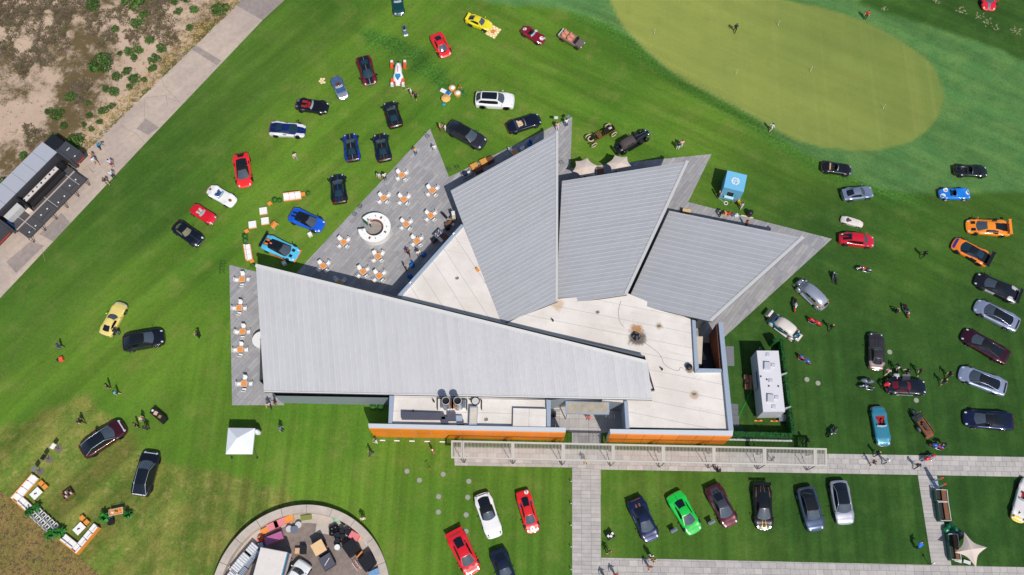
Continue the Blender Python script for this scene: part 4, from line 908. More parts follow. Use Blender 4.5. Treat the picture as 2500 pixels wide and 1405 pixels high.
# right of the green
c = Car((2079, 418), (2005, 407), 'roadster', 'black classic roadster with tan hood strap on the green edge', paint((20, 19, 22), .2), M_chrome, seats=M_leather); c.bumper(.985); c.bumper(.015); c.strip('folded_hood', .24, .29, -.62, .62, mat('tan_hood', (180, 138, 112), .8), .03)
c = Car((2411, 420), (2328, 416), 'racer', 'dark green black open racer with headrest fin on the fringe', paint((20, 28, 26), .2), M_chrome, W_=1.7); m = MB(); m.ell((c.X(.24), .28, .82), (.7, .2, .26)); m.build('headrest_fairing', c.col, c.t); m = MB(); m.box((c.X(.12), .28, .92), (.9, .04, .3), taper=.6); m.build('tail_fin', c.col, c.t)
c = Car((2131, 469), (2055, 478), 'nine', 'silver rear-engined coupe below the black roadster', paint((146, 158, 182), .6), M_rim); m = MB(); m.box((c.X(.07), 0, .86), (.5, 1.3, .06)); m.build('rear_spoiler', c.col, c.t); c.strip('tail_light_band', .005, .03, -.7, .7, M_tail)
c = Car((2369, 474), (2292, 474), 'racer', 'bright blue open racer with white number roundels', paint((22, 120, 214), 0), M_white, W_=1.6); c.number('45', .10, -.45, .3); c.number('45', .2, .5, .28); c.number('45', .9, .1, .26)
c = Car((2054, 533), (2108, 549), 'bubble', 'tiny white microcar with maroon cockpit above the red saloon', paint((222, 212, 202), 0), M_white, name='microcar', zref=.5, W_=1.1, H=.95, roof=mat('maroon_cockpit', (116, 34, 40), .5), mirrors=False)
c = Car((2136, 590), (2049, 580), 'bubble', 'rounded red saloon with short tail fin', paint((198, 18, 42), 0), M_chrome, zref=.7, W_=1.72, H=1.45); m = MB(); m.box((c.X(.16), 0, 1.1), (1.1, .05, .3), taper=.5); m.build('tail_fin', c.col, c.t); c.decal('number_plate', c.X(.08), .4, .12, .1, M_white); c.bumper(.985)
for q in (-1, 1): c.strip('engine_louvre', .2, .26, q*.3, q*.5, M_black)
c = Car((2359, 552), (2464, 560), 'super', 'plain orange track supercar with twin-pillar rear wing', paint((240, 138, 26), 0), M_rimd, None, None); c.wing(paint((240, 138, 26), 0), .03, .34); c.strip('engine_bay', .08, .2, -.5, .5, M_carbon, .013)
for q in (-1, 1): c.strip('bonnet_intake', .80, .9, q*.25, q*.6, M_carbon, .013); c.strip('side_intake', .30, .42, q*.72, q*.93, M_carbon, .013)
c.strip('roof_snorkel', .2, .3, -.12, .12, M_black, .05)
c = Car((2327, 591), (2413, 639), 'super', 'orange and black race car with purple nose and wide wing', paint((240, 128, 30), 0), M_rimd, M_bluglass, M_carbon, body2=(M_carbon, lambda t, y: (t < .3 and y < .6) or (.3 < t < .55 and y > .86))); c.wing(M_carbon, .01, .4, .42, 1.0); c.strip('purple_nose_band', .90, .97, -.7, .7, mat('purple_decal', (66, 48, 130), .4), .012); c.strip('white_banner', .58, .595, -.1, .3, M_white, .02)
c = Car((2381, 679), (2484, 727), 'super', 'black and silver supercar with white tail near the right edge', paint((28, 26, 32), .3), M_rimd, None, M_carbon, body2=(paint((208, 200, 204), .3), lambda t, y: (t < .22 and .55 < y < .92) or (.5 < t < .7 and y > .9))); c.wing(M_carbon, .005, .3)
for (n_, t_, lb, cl) in (((2381, 743), (2485, 797), 'uppermost of two silver long-tailed supercars at the right edge', (164, 172, 196)), ((2350, 813), (2460, 877), 'burgundy long-tailed supercar between two silver ones', (66, 18, 34)), ((2342, 908), (2455, 951), 'lower of two silver long-tailed supercars at the right edge', (168, 178, 202)), ((2352, 1021), (2473, 1031), 'navy long-tailed supercar, lowest in the right-edge row', (24, 32, 70))):
    c = Car(n_, t_, 'xj', lb, paint(cl, .55), M_rim, None, M_carbon); c.rails(paint(cl, .55)); c.strip('tail_slot', .02, .06, -.6, .6, M_black, .012)
# fifties sports cars lower right
c = Car((2138, 814), (2139, 904), 'fifties', 'grey bronze fifties gullwing coupe with worn silver tail', paint((72, 64, 64), .6), M_chrome, body2=(paint((186, 160, 150), .6), lambda t, y: t < .2)); c.bumper(.005); c.bumper(.99)
for q in (-1, 1): c.strip('bonnet_bulge', .62, .86, q*.16, q*.3, c.col, .03)
c = Car((2260, 947), (2162, 943), 'fifties', 'black fifties gullwing coupe with red interior and raised door', paint((16, 20, 32), .2), M_chrome, mat('red_seen_through_glass', (110, 30, 44), .08)); c.bumper(.005); c.bumper(.99)
for q in (-1, 1): c.strip('bonnet_bulge', .62, .88, q*.16, q*.3, c.col, .03); m = MB(); m.box((c.X(.46), q*(c.w+.02), .3), (1.9, .05, .07)); m.build('chrome_sill', M_chrome, c.t)
m = MB(); m.grid([[(c.X(.33), .42, 1.32), (c.X(.52), .42, 1.32)], [(c.X(.33), .62, 1.72), (c.X(.52), .62, 1.72)], [(c.X(.335), 1.02, 1.94), (c.X(.515), 1.02, 1.94)]]); dr = m.build('gullwing_door', c.col, c.t)
m = MB(); m.box((c.X(.425), 1.02, 1.94), (.86, .06, .06)); k = m.build('door_edge', M_chrome, None); k.parent = dr
c = Car((2159, 1089), (2142, 993), 'roadster', 'turquoise open roadster with red seats', paint((52, 132, 156), .2), M_chrome, seats=M_redl, W_=1.8, zref=.55); c.bumper(.995); c.bumper(.005); c.strip('red_tonneau', .25, .3, -.62, .62, M_redl, .02); c.strip('bonnet_crease', .58, .95, -.2, -.17, M_chrome, .01); c.strip('bonnet_crease', .58, .95, .17, .2, M_chrome, .01)
# left lawn
c = Car((299, 740), (257, 820), 'gt', 'pale yellow sixties fastback coupe on the left lawn', paint((226, 204, 116), 0), M_chrome, W_=1.8); c.bumper(.995); c.bumper(.005)
c = Car((400, 820), (299, 839), 'cross', 'black sport utility beside the pale yellow coupe', paint((18, 20, 30), .3), M_rim, None, M_carbon, zref=.8, H=1.5); c.rails(paint((34, 36, 46), .5))
M_silv = paint((190, 192, 198), .6)
c = Car((302, 1036), (199, 1105), 'cross', 'burgundy electric sport utility with silver roof rails', paint((70, 14, 26), .4), M_rimd, None, M_carglass, zref=.8); c.rails(M_silv); c.strip('front_light_bar', .93, .95, -.75, .75, M_lens, .012)
c = Car((370, 1100), (339, 1211), 'cross', 'black electric sport utility with silver roof rails', paint((18, 20, 28), .4), M_rimd, None, M_carglass, zref=.8); c.rails(M_silv); c.strip('front_light_bar', .93, .95, -.75, .75, M_lens, .012); c.strip('rear_light_bar', .01, .03, -.7, .7, M_lens, .012)
# bottom middle
c = Car((1210, 1313), (1175, 1206), 'gt', 'white long-bonnet coupe above two others at the bottom', paint((230, 228, 226), 0), M_rimd, None, M_carbon, zref=.6)
for q in (-1, 1): c.strip('bonnet_vent', .70, .74, q*.2, q*.45, M_white, .014); c.strip('flying_buttress', .08, .3, q*.62, q*.72, c.col, .2); c.decal('headlight_housing', c.X(.93), q*c.w*.66, .2, .09, M_black)
c.strip('rear_grille', .02, .04, -.7, .7, M_black)
c = Car((1157, 1401), (1107, 1298), 'xj', 'red eighties wedge supercar at the bottom', paint((216, 22, 36), 0), M_rim, None, None, zref=.55); c.strip('rear_louvre', .02, .1, -.6, .6, M_redl, .012)
for q in (-1, 1): c.strip('bonnet_vent', .82, .86, q*.2, q*.5, M_redl, .012)
c.wing(c.col, .02, .16, .3, .9)
c = Car((1252, 1452), (1214, 1342), 'gt', 'dark navy coupe cut off by the bottom edge', paint((26, 36, 62), .4), M_rim, zref=.6); c.strip('spoiler', .01, .05, -.8, .8, c.col, .05)
c = Car((1303, 1301), (1275, 1199), 'xj', 'red sixties racer with white number one roundels', paint((220, 34, 34), 0), M_rimg, W_=1.72, zref=.55); c.number('1', .9, 0, .27); c.number('1', .06, .45, .24); c.strip('engine_slot', .2, .23, -.5, .5, M_black, .015); c.strip('white_nose_line', .96, .98, -.5, .5, M_white)
for q in (-1, 1): c.strip('blue_rear_quarter', .28, .36, q*.7, q*.85, mat('blue_decal', (40, 52, 128), .4), .012)
def chiron(nose, tail, label, main, second, acc):
    c = Car(nose, tail, 'super', label, main, M_rimd, None, second, zref=.6, H=1.2, body2=(second, lambda t, y: t < .3 and y < .45))
    for q in (-1, 1): c.strip('engine_cowl', .12, .3, q*.10, q*.26, acc, .04); c.strip('c_shaped_line', .34, .5, q*.86, q*.9, M_chrome, .014)
    c.wing(main, .02, .10, .26, .8); return c
c = chiron((1594, 1320), (1549, 1220), 'navy hypercar with bronze details, first in the lower lawn row', paint((26, 36, 74), .4), paint((26, 36, 74), .4), mat('bronze_cowl', (176, 112, 76), .35, .6)); c.strip('bronze_wing_lettering', .015, .03, -.5, .5, mat('bronze_cowl', (176, 112, 76), .35, .6), .24)
c = Car((1700, 1301), (1643, 1205), 'super', 'bright green hypercar in the lower lawn row', paint((20, 190, 62), 0), M_rimd, None, paint((20, 190, 62), 0), zref=.6); c.strip('engine_vent', .34, .37, -.3, .3, M_black, .016); c.strip('deck_crease', .05, .3, -.02, .02, M_black, .005)
c = chiron((1788, 1284), (1738, 1188), 'maroon hypercar with grey engine cover', paint((86, 30, 42), .45), paint((70, 70, 80), .4), M_black)
c = Car((1867, 1294), (1859, 1182), 'super', 'black hypercar with gold pinstripes', paint((24, 22, 24), .4), M_rimd, None, M_carbon, zref=.6)
for q in (-1, 1):
    for a, b, y0, y1 in ((.04, .34, .1, .3), (.08, .3, .62, .7), (.78, .96, .12, .2), (.34, .4, .12, .4)): c.strip('gold_pinstripe', a, b, q*y0, q*(y0+.035), M_gold, .018, y0b=q*y1, y1b=q*(y1+.035))
c.strip('gold_band', .745, .755, -.6, .6, M_gold, .05); c.wing(M_carbon, .01, .25, .34, .85)
c = Car((1995, 1297), (1965, 1190), 'sedan', 'slate blue coupe with dark glass in the lower lawn row', paint((72, 86, 112), .5), M_rim, None, M_carbon, zref=.7, H=1.42); c.rails(paint((72, 86, 112), .5))
c = Car((2066, 1281), (2046, 1174), 'sedan', 'silver sedan with long glass roof, last in the lower lawn row', paint((182, 184, 194), .6), M_rim, None, M_carglass, zref=.7); c.rails(paint((182, 184, 194), .6))
c = Car((2484, 1274), (2512, 1170), 'racer', 'white racer with yellow nose and number four, cut by right edge', paint((214, 208, 206), 0), M_rimd, W_=1.8, seats=M_redl, body2=(paint((226, 190, 60), 0), lambda t, y: t > .88), zref=.55)
o = put('race_number', text_mesh('4', .5, M_black, 'race_number'), c.t, (c.X(.8), -.1, c.top(c.X(.8), .1)+.03)); o.rotation_euler = (0, .12, -math.pi/2)
for q in (-1, 1): c.strip('black_headlight_cover', .88, .94, q*.5, q*.75, M_black, .012)
c = Car((2415, 25), (2411, -50), 'super', 'red supercar with silver bonnet stripe cut off at the top right', paint((212, 24, 36), 0), M_rimd); c.strip('silver_stripe', .78, .97, -.16, .16, M_steel, .012)

# ------------------------------------------------------------------ older cars with separate wings
def fender(m, x, y, ln, wd_, h, z0=.25, tail=1.4):
    rows = []
    for i in range(9):
        f = -1+2*i/8; sx = x+(ln*f if f > 0 else ln*tail*f); k = math.sqrt(max(0, 1-f*f)); kk = max(.12, k)
        rows.append([(sx, y+wd_*kk*q, z0+h*k*r) for q, r in ((-1, 0), (-.95, .55), (-.55, .92), (0, 1), (.55, .92), (.95, .55), (1, 0))])
    m.grid(rows, 0, True, flip=True)
    return m
def prewar(nose, tail, label, bodyc, wingc, roofc, L=None, H=1.6, bw=.62, cab=(.02, .56), wood=None, soft=False, wheelc=None, grille=M_chrome, W_=1.8, hood_h=1.0):
    a, b = g(*nose, .7), g(*tail, .7); d = a-b; L = L or d.length; c = (a+b)/2; w2 = W_/2
    t = thing('vintage_car', label, 'car', (c.x, c.y, .006), math.atan2(d.y, d.x), 'cars shown on the lawn'); X = lambda q: (q-.5)*L
    m = MB(); rows = []
    for q, wd_, z in ((.0, .45, .5), (.03, .6, .8), (.15, .68, 1.0), (.45, .70, 1.02), (.6, .60, hood_h), (.8, .46, hood_h*.97), (.95, .34, hood_h*.92), (.97, .3, hood_h*.8)):
        wd_ = wd_*w2*bw/.62; rows.append([(X(q), -wd_, .35), (X(q), -wd_*1.02, z*.75), (X(q), -wd_*.8, z*.96), (X(q), 0, z), (X(q), wd_*.8, z*.96), (X(q), wd_*1.02, z*.75), (X(q), wd_, .35)])
    m.grid(rows); m.add(rows[0], [tuple(range(6, -1, -1))]); m.add(rows[-1], [tuple(range(7))]); m.build('body', bodyc, t)
    x0, x1 = X(cab[0]), X(cab[1]); cw = .66*w2*bw/.62
    m = MB(); rows = []
    n = 8
    for i in range(n+1):
        f = i/n; e = 1-abs(2*f-1)**(6 if soft else 2.6); zz = 1.0+(H-1.0)*max(0, e)**(.25 if soft else .55); ww = cw*(.72+.28*max(0, e)**.5)*(1.02 if soft else 1); x = x0+(x1-x0)*f
        rows.append([(x, -cw*(.8+.2*e), .95), (x, -ww*.97, zz*.9), (x, -ww*.7, zz*.985), (x, 0, zz), (x, ww*.7, zz*.985), (x, ww*.97, zz*.9), (x, cw*(.8+.2*e), .95)])
    m.grid(rows); cabo = m.build('roof', roofc, t)
    for q in (-1, 1):
        for k in range(2):
            xx = x0+(x1-x0)*(.40+.24*k); m = MB(); m.box((xx, q*cw*1.005, 1.0+(H-1)*.42), ((x1-x0)*.19, .05, (H-1)*.42), taper=.94); m.build('side_window', M_carglass, t)
        if wood: m = MB(); m.box((x0+(x1-x0)*.22, q*cw*.96, .98), ((x1-x0)*.34, .08, .26)); m.build('wood_panel', wood, t)
        m = MB(); fender(m, X(.84), q*w2*.78, .36, .2, .58); m.build('front_fender', wingc, t)
        m = MB(); fender(m, X(.17), q*w2*.78, .42, .2, .6, tail=1.1); m.build('rear_fender', wingc, t)
        m = MB(); m.box((X(.5), q*w2*.8, .32), (L*.42, .3, .06)); m.build('running_board', wingc, t)
        m = MB(); m.ell((X(.93), q*.34*w2/.9, .92), (.2, .13, .13)); m.build('headlight', M_chrome, t)
        for xx in (X(.17), X(.85)): wheel(t, xx, q*w2*.84, .38, q, wheelc or M_rim, .17)
    m = MB(); m.box((x1+.02, 0, 1.0+(H-1)*.45), (.05, cw*1.5, (H-1)*.6), tilt=(0, -.25)); m.build('windshield', M_carglass, t)
    m = MB(); m.box((x0-.0, 0, 1.0+(H-1)*.3), (.06, cw*.8, (H-1)*.4), tilt=(0, .35)); m.build('rear_window', M_carglass, t)
    m = MB(); m.box((X(.965), 0, .68), (.08, .5*w2/.9, .66)); m.build('grille', grille, t)
    for q, s_ in ((.99, 1), (.0, -1)): m = MB(); m.tube([(X(q)-s_*.1, -w2*.9, .45), (X(q)+s_*.04, 0, .45), (X(q)-s_*.1, w2*.9, .45)], .035, 5); m.build('bumper', M_chrome, t)
    return t, X, w2, cw
blk = paint((14, 15, 20), .1)
t, X, w2, cw = prewar((1585, 322), (1504, 369), 'black vintage limousine with brown fabric roof and long bonnet', blk, blk, mat('brown_fabric_roof', (76, 66, 68), .85), H=1.78, bw=.6, cab=(.12, .56), soft=True, W_=1.72, wheelc=mat('cream_wheel', (206, 198, 176), .5))
m = MB(); m.box((X(.0), 0, .8), (.3, 1.1, .55)); m.build('luggage_trunk', blk, t)
for q in (-1, 1):
    m = MB(); m.cyl((X(.68), q*w2*.72, .62), .3, .16, 14); m.build('spare_wheel', M_tyre, t); m = MB(); m.tube([(X(.6), q*.22, 1.02), (X(.95), q*.14, .96)], .015, 4); m.build('bonnet_hinge', M_chrome, t)
silver = paint((180, 185, 198), .55)
t, X, w2, cw = prewar((1948, 686), (2016, 750), 'silver streamlined prewar saloon with wooden rear panels', silver, silver, silver, H=1.62, bw=.74, cab=(.03, .80), wood=mat('honey_wood', (196, 136, 62), .5), W_=1.84, wheelc=mat('red_wheel', (150, 30, 36), .4))
m = MB(); m.box((X(.04), 0, 1.02), (.14, cw*1.4, .28)); m.build('rear_wood_panel', mat('honey_wood', (196, 136, 62), .5), t)
teal = paint((22, 92, 118), .2); crm = paint((212, 204, 194), 0)
t, X, w2, cw = prewar((1952, 826), (1880, 772), 'teal and cream prewar van-like tourer with cream roof and tailboard', teal, crm, crm, H=1.55, bw=.8, cab=(.2, .84), W_=1.66, wheelc=mat('cream_wheel', (206, 198, 176), .5))
m = MB(); m.box((X(.1), 0, .9), (L_ := .7, 1.1, .1)); m.build('open_rear_seat', M_leather, t)
m = MB(); m.box((X(-.06), .1, .95), (.3, .9, .6), tilt=(0, .5)); m.build('rear_windscreen', M_trim, t); m = MB(); m.box((X(.97), 0, .74), (.5, 1.0, .06)); m.build('cream_bonnet_flap', crm, t)
def brass():
    a, b = g(1500, 313, .5), g(1432, 350, .5); d = a-b; L = d.length*1.0; c = (a+b)/2
    t = thing('vintage_racing_car', 'brass-era racing car with open chassis, spare tyre and number 8', 'car', (c.x, c.y, .006), math.atan2(d.y, d.x), 'cars shown on the lawn')
    dk = mat('oily_black_paint', (34, 28, 26), .5, .2); cream = mat('cream_tyre', (196, 180, 150), .8); br = mat('old_brass', (150, 112, 66), .4, .6)
    for q in (-1, 1): m = MB(); m.box((0, q*.36, .6), (L*.92, .08, .1)); m.build('chassis_rail', br, t)
    m = MB(); m.box((L*.27, 0, .86), (L*.36, .62, .46), taper=.84); m.build('bonnet', dk, t)
    m = MB(); m.box((L*.46, 0, .86), (.1, .66, .62)); m.build('radiator', br, t)
    m = MB(); m.cyl((-L*.28, 0, .7), .3, .5, 12); m.build('fuel_tank', dk, t)
    for q in (-1, 1): m = MB(); m.box((-L*.06, q*.26, .72), (.46, .4, .16)); m.box((-L*.13, q*.26, .94), (.14, .4, .5), tilt=(0, -.2)); m.build('bucket_seat', M_brnl, t)
    m = MB(); m.tube([(L*.08+math.sin(k)*.1, -.24+math.cos(k)*.2, 1.12+math.sin(k)*.14) for k in [j*math.pi/6 for j in range(12)]], .018, 4, closed=True); m.build('steering_wheel', M_brnl, t)
    for x in (-L*.34, L*.37):
        m = MB(); m.tube([(x, -.72, .44), (x, .72, .44)], .045, 6); m.build('axle', dk, t)
        for q in (-1, 1):
            ring = [(math.cos(k)*.38, 0, math.sin(k)*.38) for k in [j*math.pi/10 for j in range(20)]]
            m = MB(); m.tube(ring, .075, 6, closed=True); w_ = m.build('wheel', cream, t, loc=(x, q*.74, .455))
            m = MB()
            for k in range(10): m.tube([(0, 0, 0), (math.cos(k*math.pi/5)*.34, 0, math.sin(k*math.pi/5)*.34)], .018, 4)
            m.build('spokes', dk, w_)
    m = MB(); m.tube([(-L*.36+math.cos(k)*.34, math.sin(k)*.34, 1.02) for k in [j*math.pi/10 for j in range(20)]], .085, 6, closed=True); m.build('spare_tyre', cream, t)
    o = put('race_number', text_mesh('8', .62, M_white, 'race_number'), t, (L*.33, 0, 1.10)); o.rotation_euler = (0, 0, -math.pi/2)
    m = MB()
    for y in (-.2, 0, .2): m.tube([(L*.1, .36, .75+y*.3), (L*.05, .5, .7), (-L*.3, .5, .5)], .03, 5)
    m.build('exhaust_pipes', br, t)
brass()
def buggy():
    a, b = g(1423, 112, .6), g(1368, 80, .6); d = a-b; L = d.length; c = (a+b)/2; cop = mat('copper_panel', (186, 150, 132), .4, .5); rose = mat('rose_seat', (206, 140, 116), .6)
    t = thing('beach_car', 'open copper-coloured beach buggy with rose seats, no roof', 'car', (c.x, c.y, .006), math.atan2(d.y, d.x), 'cars shown on the lawn')
    m = MB(); m.box((-L*.12, 0, .5), (L*.74, 1.3, .3)); m.build('tub', cop, t)
    for q in (-1, 1): m = MB(); m.box((-L*.1, q*.64, .68), (L*.7, .1, .3)); m.build('side_panel', cop, t)
    m = MB(); m.box((L*.37, 0, .66), (L*.26, 1.25, .4), taper=.86); m.build('bonnet', mat('grey_bonnet', (140, 124, 116), .4, .5), t)
    for x in (-.02, -.26):
        for q in (-1, 1): m = MB(); m.box((L*x, q*.3, .76), (.5, .5, .2), taper=.9); m.box((L*x-.28, q*.3, .98), (.16, .5, .5), tilt=(0, -.2), taper=.9); m.build('seat', rose, t)
    m = MB(); m.box((L*.22, 0, 1.04), (.05, 1.15, .4), tilt=(0, -.3)); m.build('windshield', M_carglass, t)
    m = MB(); m.box((-L*.47, 0, .72), (.14, 1.3, .3)); m.build('rear_rack', M_trim, t)
    for q in (-1, 1):
        m = MB(); m.cyl((L*.49, q*.42, .62), .1, .12, 10); m.build('headlight', M_lens, t)
        for x in (-.3, .34): wheel(t, L*x, q*.66, .3, q, mat('copper_rim', (196, 120, 66), .35, .6), .2)
buggy()
def cargo_trike():
    a, b = g(2272, 1066, .6), g(2229, 1003, .6); d = a-b; L = d.length; c = (a+b)/2; gr = mat('grey_tin', (104, 108, 118), .5, .4)
    t = thing('cargo_trike', 'vintage three-wheeled cargo truck carrying an engine on its wooden bed', 'truck', (c.x, c.y, .006), math.atan2(d.y, d.x))
    m = MB(); m.box((-L*.24, 0, .72), (L*.2, 1.0, .7), taper=.8); m.build('cab', gr, t)
    m = MB(); fender(m, -L*.42, 0, .35, .16, .4, .3); m.build('front_fender', gr, t)
    m = MB(); m.box((-L*.24, 0, 1.1), (.5, .8, .12)); m.build('seat', M_leather, t)
    m = MB()
    for y in (-.4, -.2, 0, .2, .4): m.box((L*.16, y, .66), (L*.56, .18, .05))
    m.build('cargo_bed', M_brown, t)
    for q in (-1, 1): m = MB(); m.box((L*.16, q*.52, .8), (L*.56, .05, .26)); m.build('side_board', M_brown, t)
    m = MB(); m.box((L*.46, 0, .5), (.5, .95, .05), tilt=(0, .5)); m.build('loading_ramp', M_rust, t)
    m = MB(); m.box((L*.1, 0, .86), (.7, .36, .34)); m.tube([(-.1, .1, .9), (L*.3, -.1, .95)], .07, 6); m.tube([(L*.05, -.25, .9), (L*.34, .2, .88)], .05, 6); m.build('engine_load', mat('worn_engine', (104, 84, 72), .4, .6, .4, 6), t)
    wheel(t, -L*.42, 0, .3, 1, M_rim, .12)
    for q in (-1, 1): wheel(t, L*.12, q*.66, .34, q, M_rim, .16); m = MB(); fender(m, L*.12, q*.66, .38, .13, .42, .34, 1); m.build('rear_fender', gr, t)
    m = MB(); m.tube([(-L*.36, -.4, 1.1), (-L*.38, 0, 1.02), (-L*.36, .4, 1.1)], .025, 5); m.build('handlebar', M_chrome, t)
cargo_trike()

# ------------------------------------------------------------------ motorcycles
def bike(front, rear, label, tank, second=None, sidecar=False, fairing=False, chrome=M_chrome):
    a, b = g(*front, .5), g(*rear, .5); d = a-b; L = max(1.7, min(2.3, d.length)); c = (a+b)/2; sec = second or M_black
    t = thing('motorcycle', label, 'motorcycle', (c.x, c.y, .006), math.atan2(d.y, d.x), 'motorcycles shown on the lawn'); x1 = L/2-.31; x0 = -L/2+.31
    for x in (x0, x1):
        ring = [(math.cos(k)*.26, 0, math.sin(k)*.26) for k in [j*math.pi/8 for j in range(16)]]; m = MB(); m.tube(ring, .055, 6, closed=True); o = m.build('wheel', M_tyre, t, loc=(x, 0, .315))
        m = MB()
        for k in range(8): m.tube([(0, 0, 0), (math.cos(k*math.pi/4)*.24, 0, math.sin(k*math.pi/4)*.24)], .012, 3)
        m.build('spokes', M_chrome, o)
        m = MB(); fender(m, x, 0, .3, .085, .16, .5, 1.1); m.build('fender', sec, t)
    m = MB(); m.tube([(x0, 0, .34), (-.1, 0, .4), (.25, 0, .45), (x1-.32, 0, .86), (-.1, 0, .74), (x0, 0, .7)], .03, 5); m.build('frame', M_dark, t)
    m = MB(); m.ell((.16, 0, .86), (.32, .16, .14)); m.build('tank', tank, t)
    m = MB(); m.ell((-.34, 0, .8), (.36, .14, .08)); m.build('saddle', sec if fairing else M_leather, t)
    m = MB(); m.box((.06, 0, .46), (.42, .3, .34), taper=.8)
    for q in (-1, 1): m.cyl((.1, q*.16, .5), .09, .24, 8)
    m.build('engine', M_steel, t)
    for q in (-1, 1):
        m = MB(); m.tube([(x1, q*.1, .315), (x1-.3, q*.1, .95)], .028, 5); m.build('fork', chrome, t)
        m = MB(); m.tube([(.1, q*.2, .34), (-.3, q*.22, .28), (x0-.1, q*.22, .36)], .045, 6); m.build('exhaust', chrome, t)
    m = MB(); m.tube([(x1-.5, -.38, 1.02), (x1-.34, -.2, 1.06), (x1-.3, 0, 1.0), (x1-.34, .2, 1.06), (x1-.5, .38, 1.02)], .018, 5); m.build('handlebar', chrome, t)
    m = MB(); m.ell((x1-.14, 0, .88), (.1, .1, .1)); m.build('headlight', M_lens if not fairing else tank, t)
    if fairing:
        m = MB(); m.ell((x1-.26, 0, .78), (.42, .22, .26)); m.build('fairing', tank, t); m = MB(); m.ell((x0+.05, 0, .92), (.24, .16, .12)); m.build('tail_cowl', tank, t)
    if sidecar:
        m = MB(); m.ell((-.05, -.72, .58), (.85, .3, .3)); m.build('sidecar', sec, t); m = MB(); m.ell((-.12, -.72, .8), (.3, .2, .12)); m.build('sidecar_seat', M_leather, t); m = MB(); m.tube([(0, -.1, .4), (0, -.72, .4)], .03, 5); m.build('sidecar_strut', M_dark, t)
        ring = [(math.cos(k)*.26, 0, math.sin(k)*.26) for k in [j*math.pi/8 for j in range(16)]]; m = MB(); m.tube(ring, .055, 6, closed=True); m.build('sidecar_wheel', M_tyre, t, loc=(-.1, -1.05, .315))
    return t
rp, gp2 = paint((206, 28, 34), 0, name='bike_paint'), paint((112, 120, 132), .3, name='bike_paint'); bp = paint((20, 20, 24), .2, name='bike_paint')
bike((2031, 662), (2044, 694), 'black motorcycle with chrome pipes above the silver saloon', bp)
bike((2089, 655), (2129, 661), 'red and silver motorcycle under the red saloon', rp, mat('silver_paint', (180, 180, 184), .3, .6))
bike((1940, 762), (1943, 727), 'white and grey motorcycle with red tail box', paint((196, 196, 200), .2), mat('red_box', (214, 48, 40), .5))
bike((2006, 796), (1972, 779), 'red motor scooter with white seat below the silver saloon', rp, rp, fairing=True)
bike((2219, 776), (2207, 741), 'black and red motorcycle with upright bars beside a crouching person', bp, rp)
bike((1980, 890), (1948, 869), 'red, white and blue sport motorcycle near the white trailer', paint((60, 92, 168), 0), rp, fairing=True)
bike((2095, 943), (2137, 948), 'grey motorcycle with sidecar behind the black gullwing', gp2, gp2, sidecar=True)
bike((2022, 1068), (2044, 1042), 'black motorcycle with chrome near the end of the hedge', bp)
bike((2275, 1087), (2298, 1094), 'small blue and red racing motorcycle below the cargo truck', paint((50, 72, 170), 0), rp, fairing=True)
bike((2256, 1124), (2279, 1114), 'small red, blue and yellow racing motorcycle on the walkway', rp, paint((44, 110, 196), 0), fairing=True)
# ------------------------------------------------------------------ plants
def leafmat(name, a, b):
    t = NT(name); n1 = t.noise(1.6, 3); oi = t.new('ShaderNodeObjectInfo'); n2 = t.noise(9, 2)
    c = t.mix(t.ramp(n1, .3, .7), lin(a), lin(b)); v = t.math('MULTIPLY', t.ramp(n2, .2, .8, .7, 1.3), t.ramp(oi.outputs['Random'], 0, 1, .85, 1.15))
    return t.done(t.val(c, v), .6, None, spec=.3)
M_leaf = leafmat('shrub_leaf', (50, 84, 30), (82, 116, 44)); M_leaf2 = leafmat('glossy_leaf', (30, 92, 34), (58, 132, 46)); M_hedge = leafmat('hedge_leaf', (18, 66, 26), (34, 96, 36))
M_box = leafmat('boxwood_leaf', (44, 96, 38), (70, 124, 50)); M_twig = mat('twig_bark', (84, 66, 48), .9)
def foliage(rnd, n, lobes, leaf, flat=.75):
    m = MB()
    for i in range(n):
        lx, ly, lz, r = rnd.choice(lobes); th = math.acos(1-2*rnd.random()*.8); ph = rnd.random()*6.283; rr = r*(.55+.5*rnd.random()**.5)
        p = Vector((lx+rr*math.sin(th)*math.cos(ph), ly+rr*math.sin(th)*math.sin(ph), max(.03, lz+rr*math.cos(th)*flat)))
        n_ = Vector((math.sin(th)*math.cos(ph)+rnd.gauss(0, .5), math.sin(th)*math.sin(ph)+rnd.gauss(0, .5), math.cos(th)+rnd.gauss(0, .4))).normalized()
        e1 = n_.orthogonal().normalized(); e1 = (Matrix.Rotation(rnd.random()*6.28, 3, n_) @ e1); e2 = n_.cross(e1); s_ = leaf*(.6+.8*rnd.random())
        m.add([p-e1*s_, p+e2*s_*.55, p+e1*s_, p-e2*s_*.55], [(0, 1, 2, 3)])
    return m
SHR = []
for v in range(6):
    rnd = random.Random(v+40); lobes = [(0, 0, .35, .62)]+[(math.cos(a)*rnd.uniform(.3, .62), math.sin(a)*rnd.uniform(.3, .62), rnd.uniform(.2, .5), rnd.uniform(.25, .46)) for a in [k*1.05+rnd.random() for k in range(6)]]
    fm = foliage(rnd, 620, lobes, .085).mesh('foliage', M_leaf)
    sm = MB()
    for k in range(7): a = k*.9+rnd.random(); sm.tube([(0, 0, 0), (math.cos(a)*.25, math.sin(a)*.25, .3), (math.cos(a)*.55, math.sin(a)*.55, .48)], [.035, .022, .01], 4)
    SHR.append((fm, sm.mesh('stem', M_twig)))
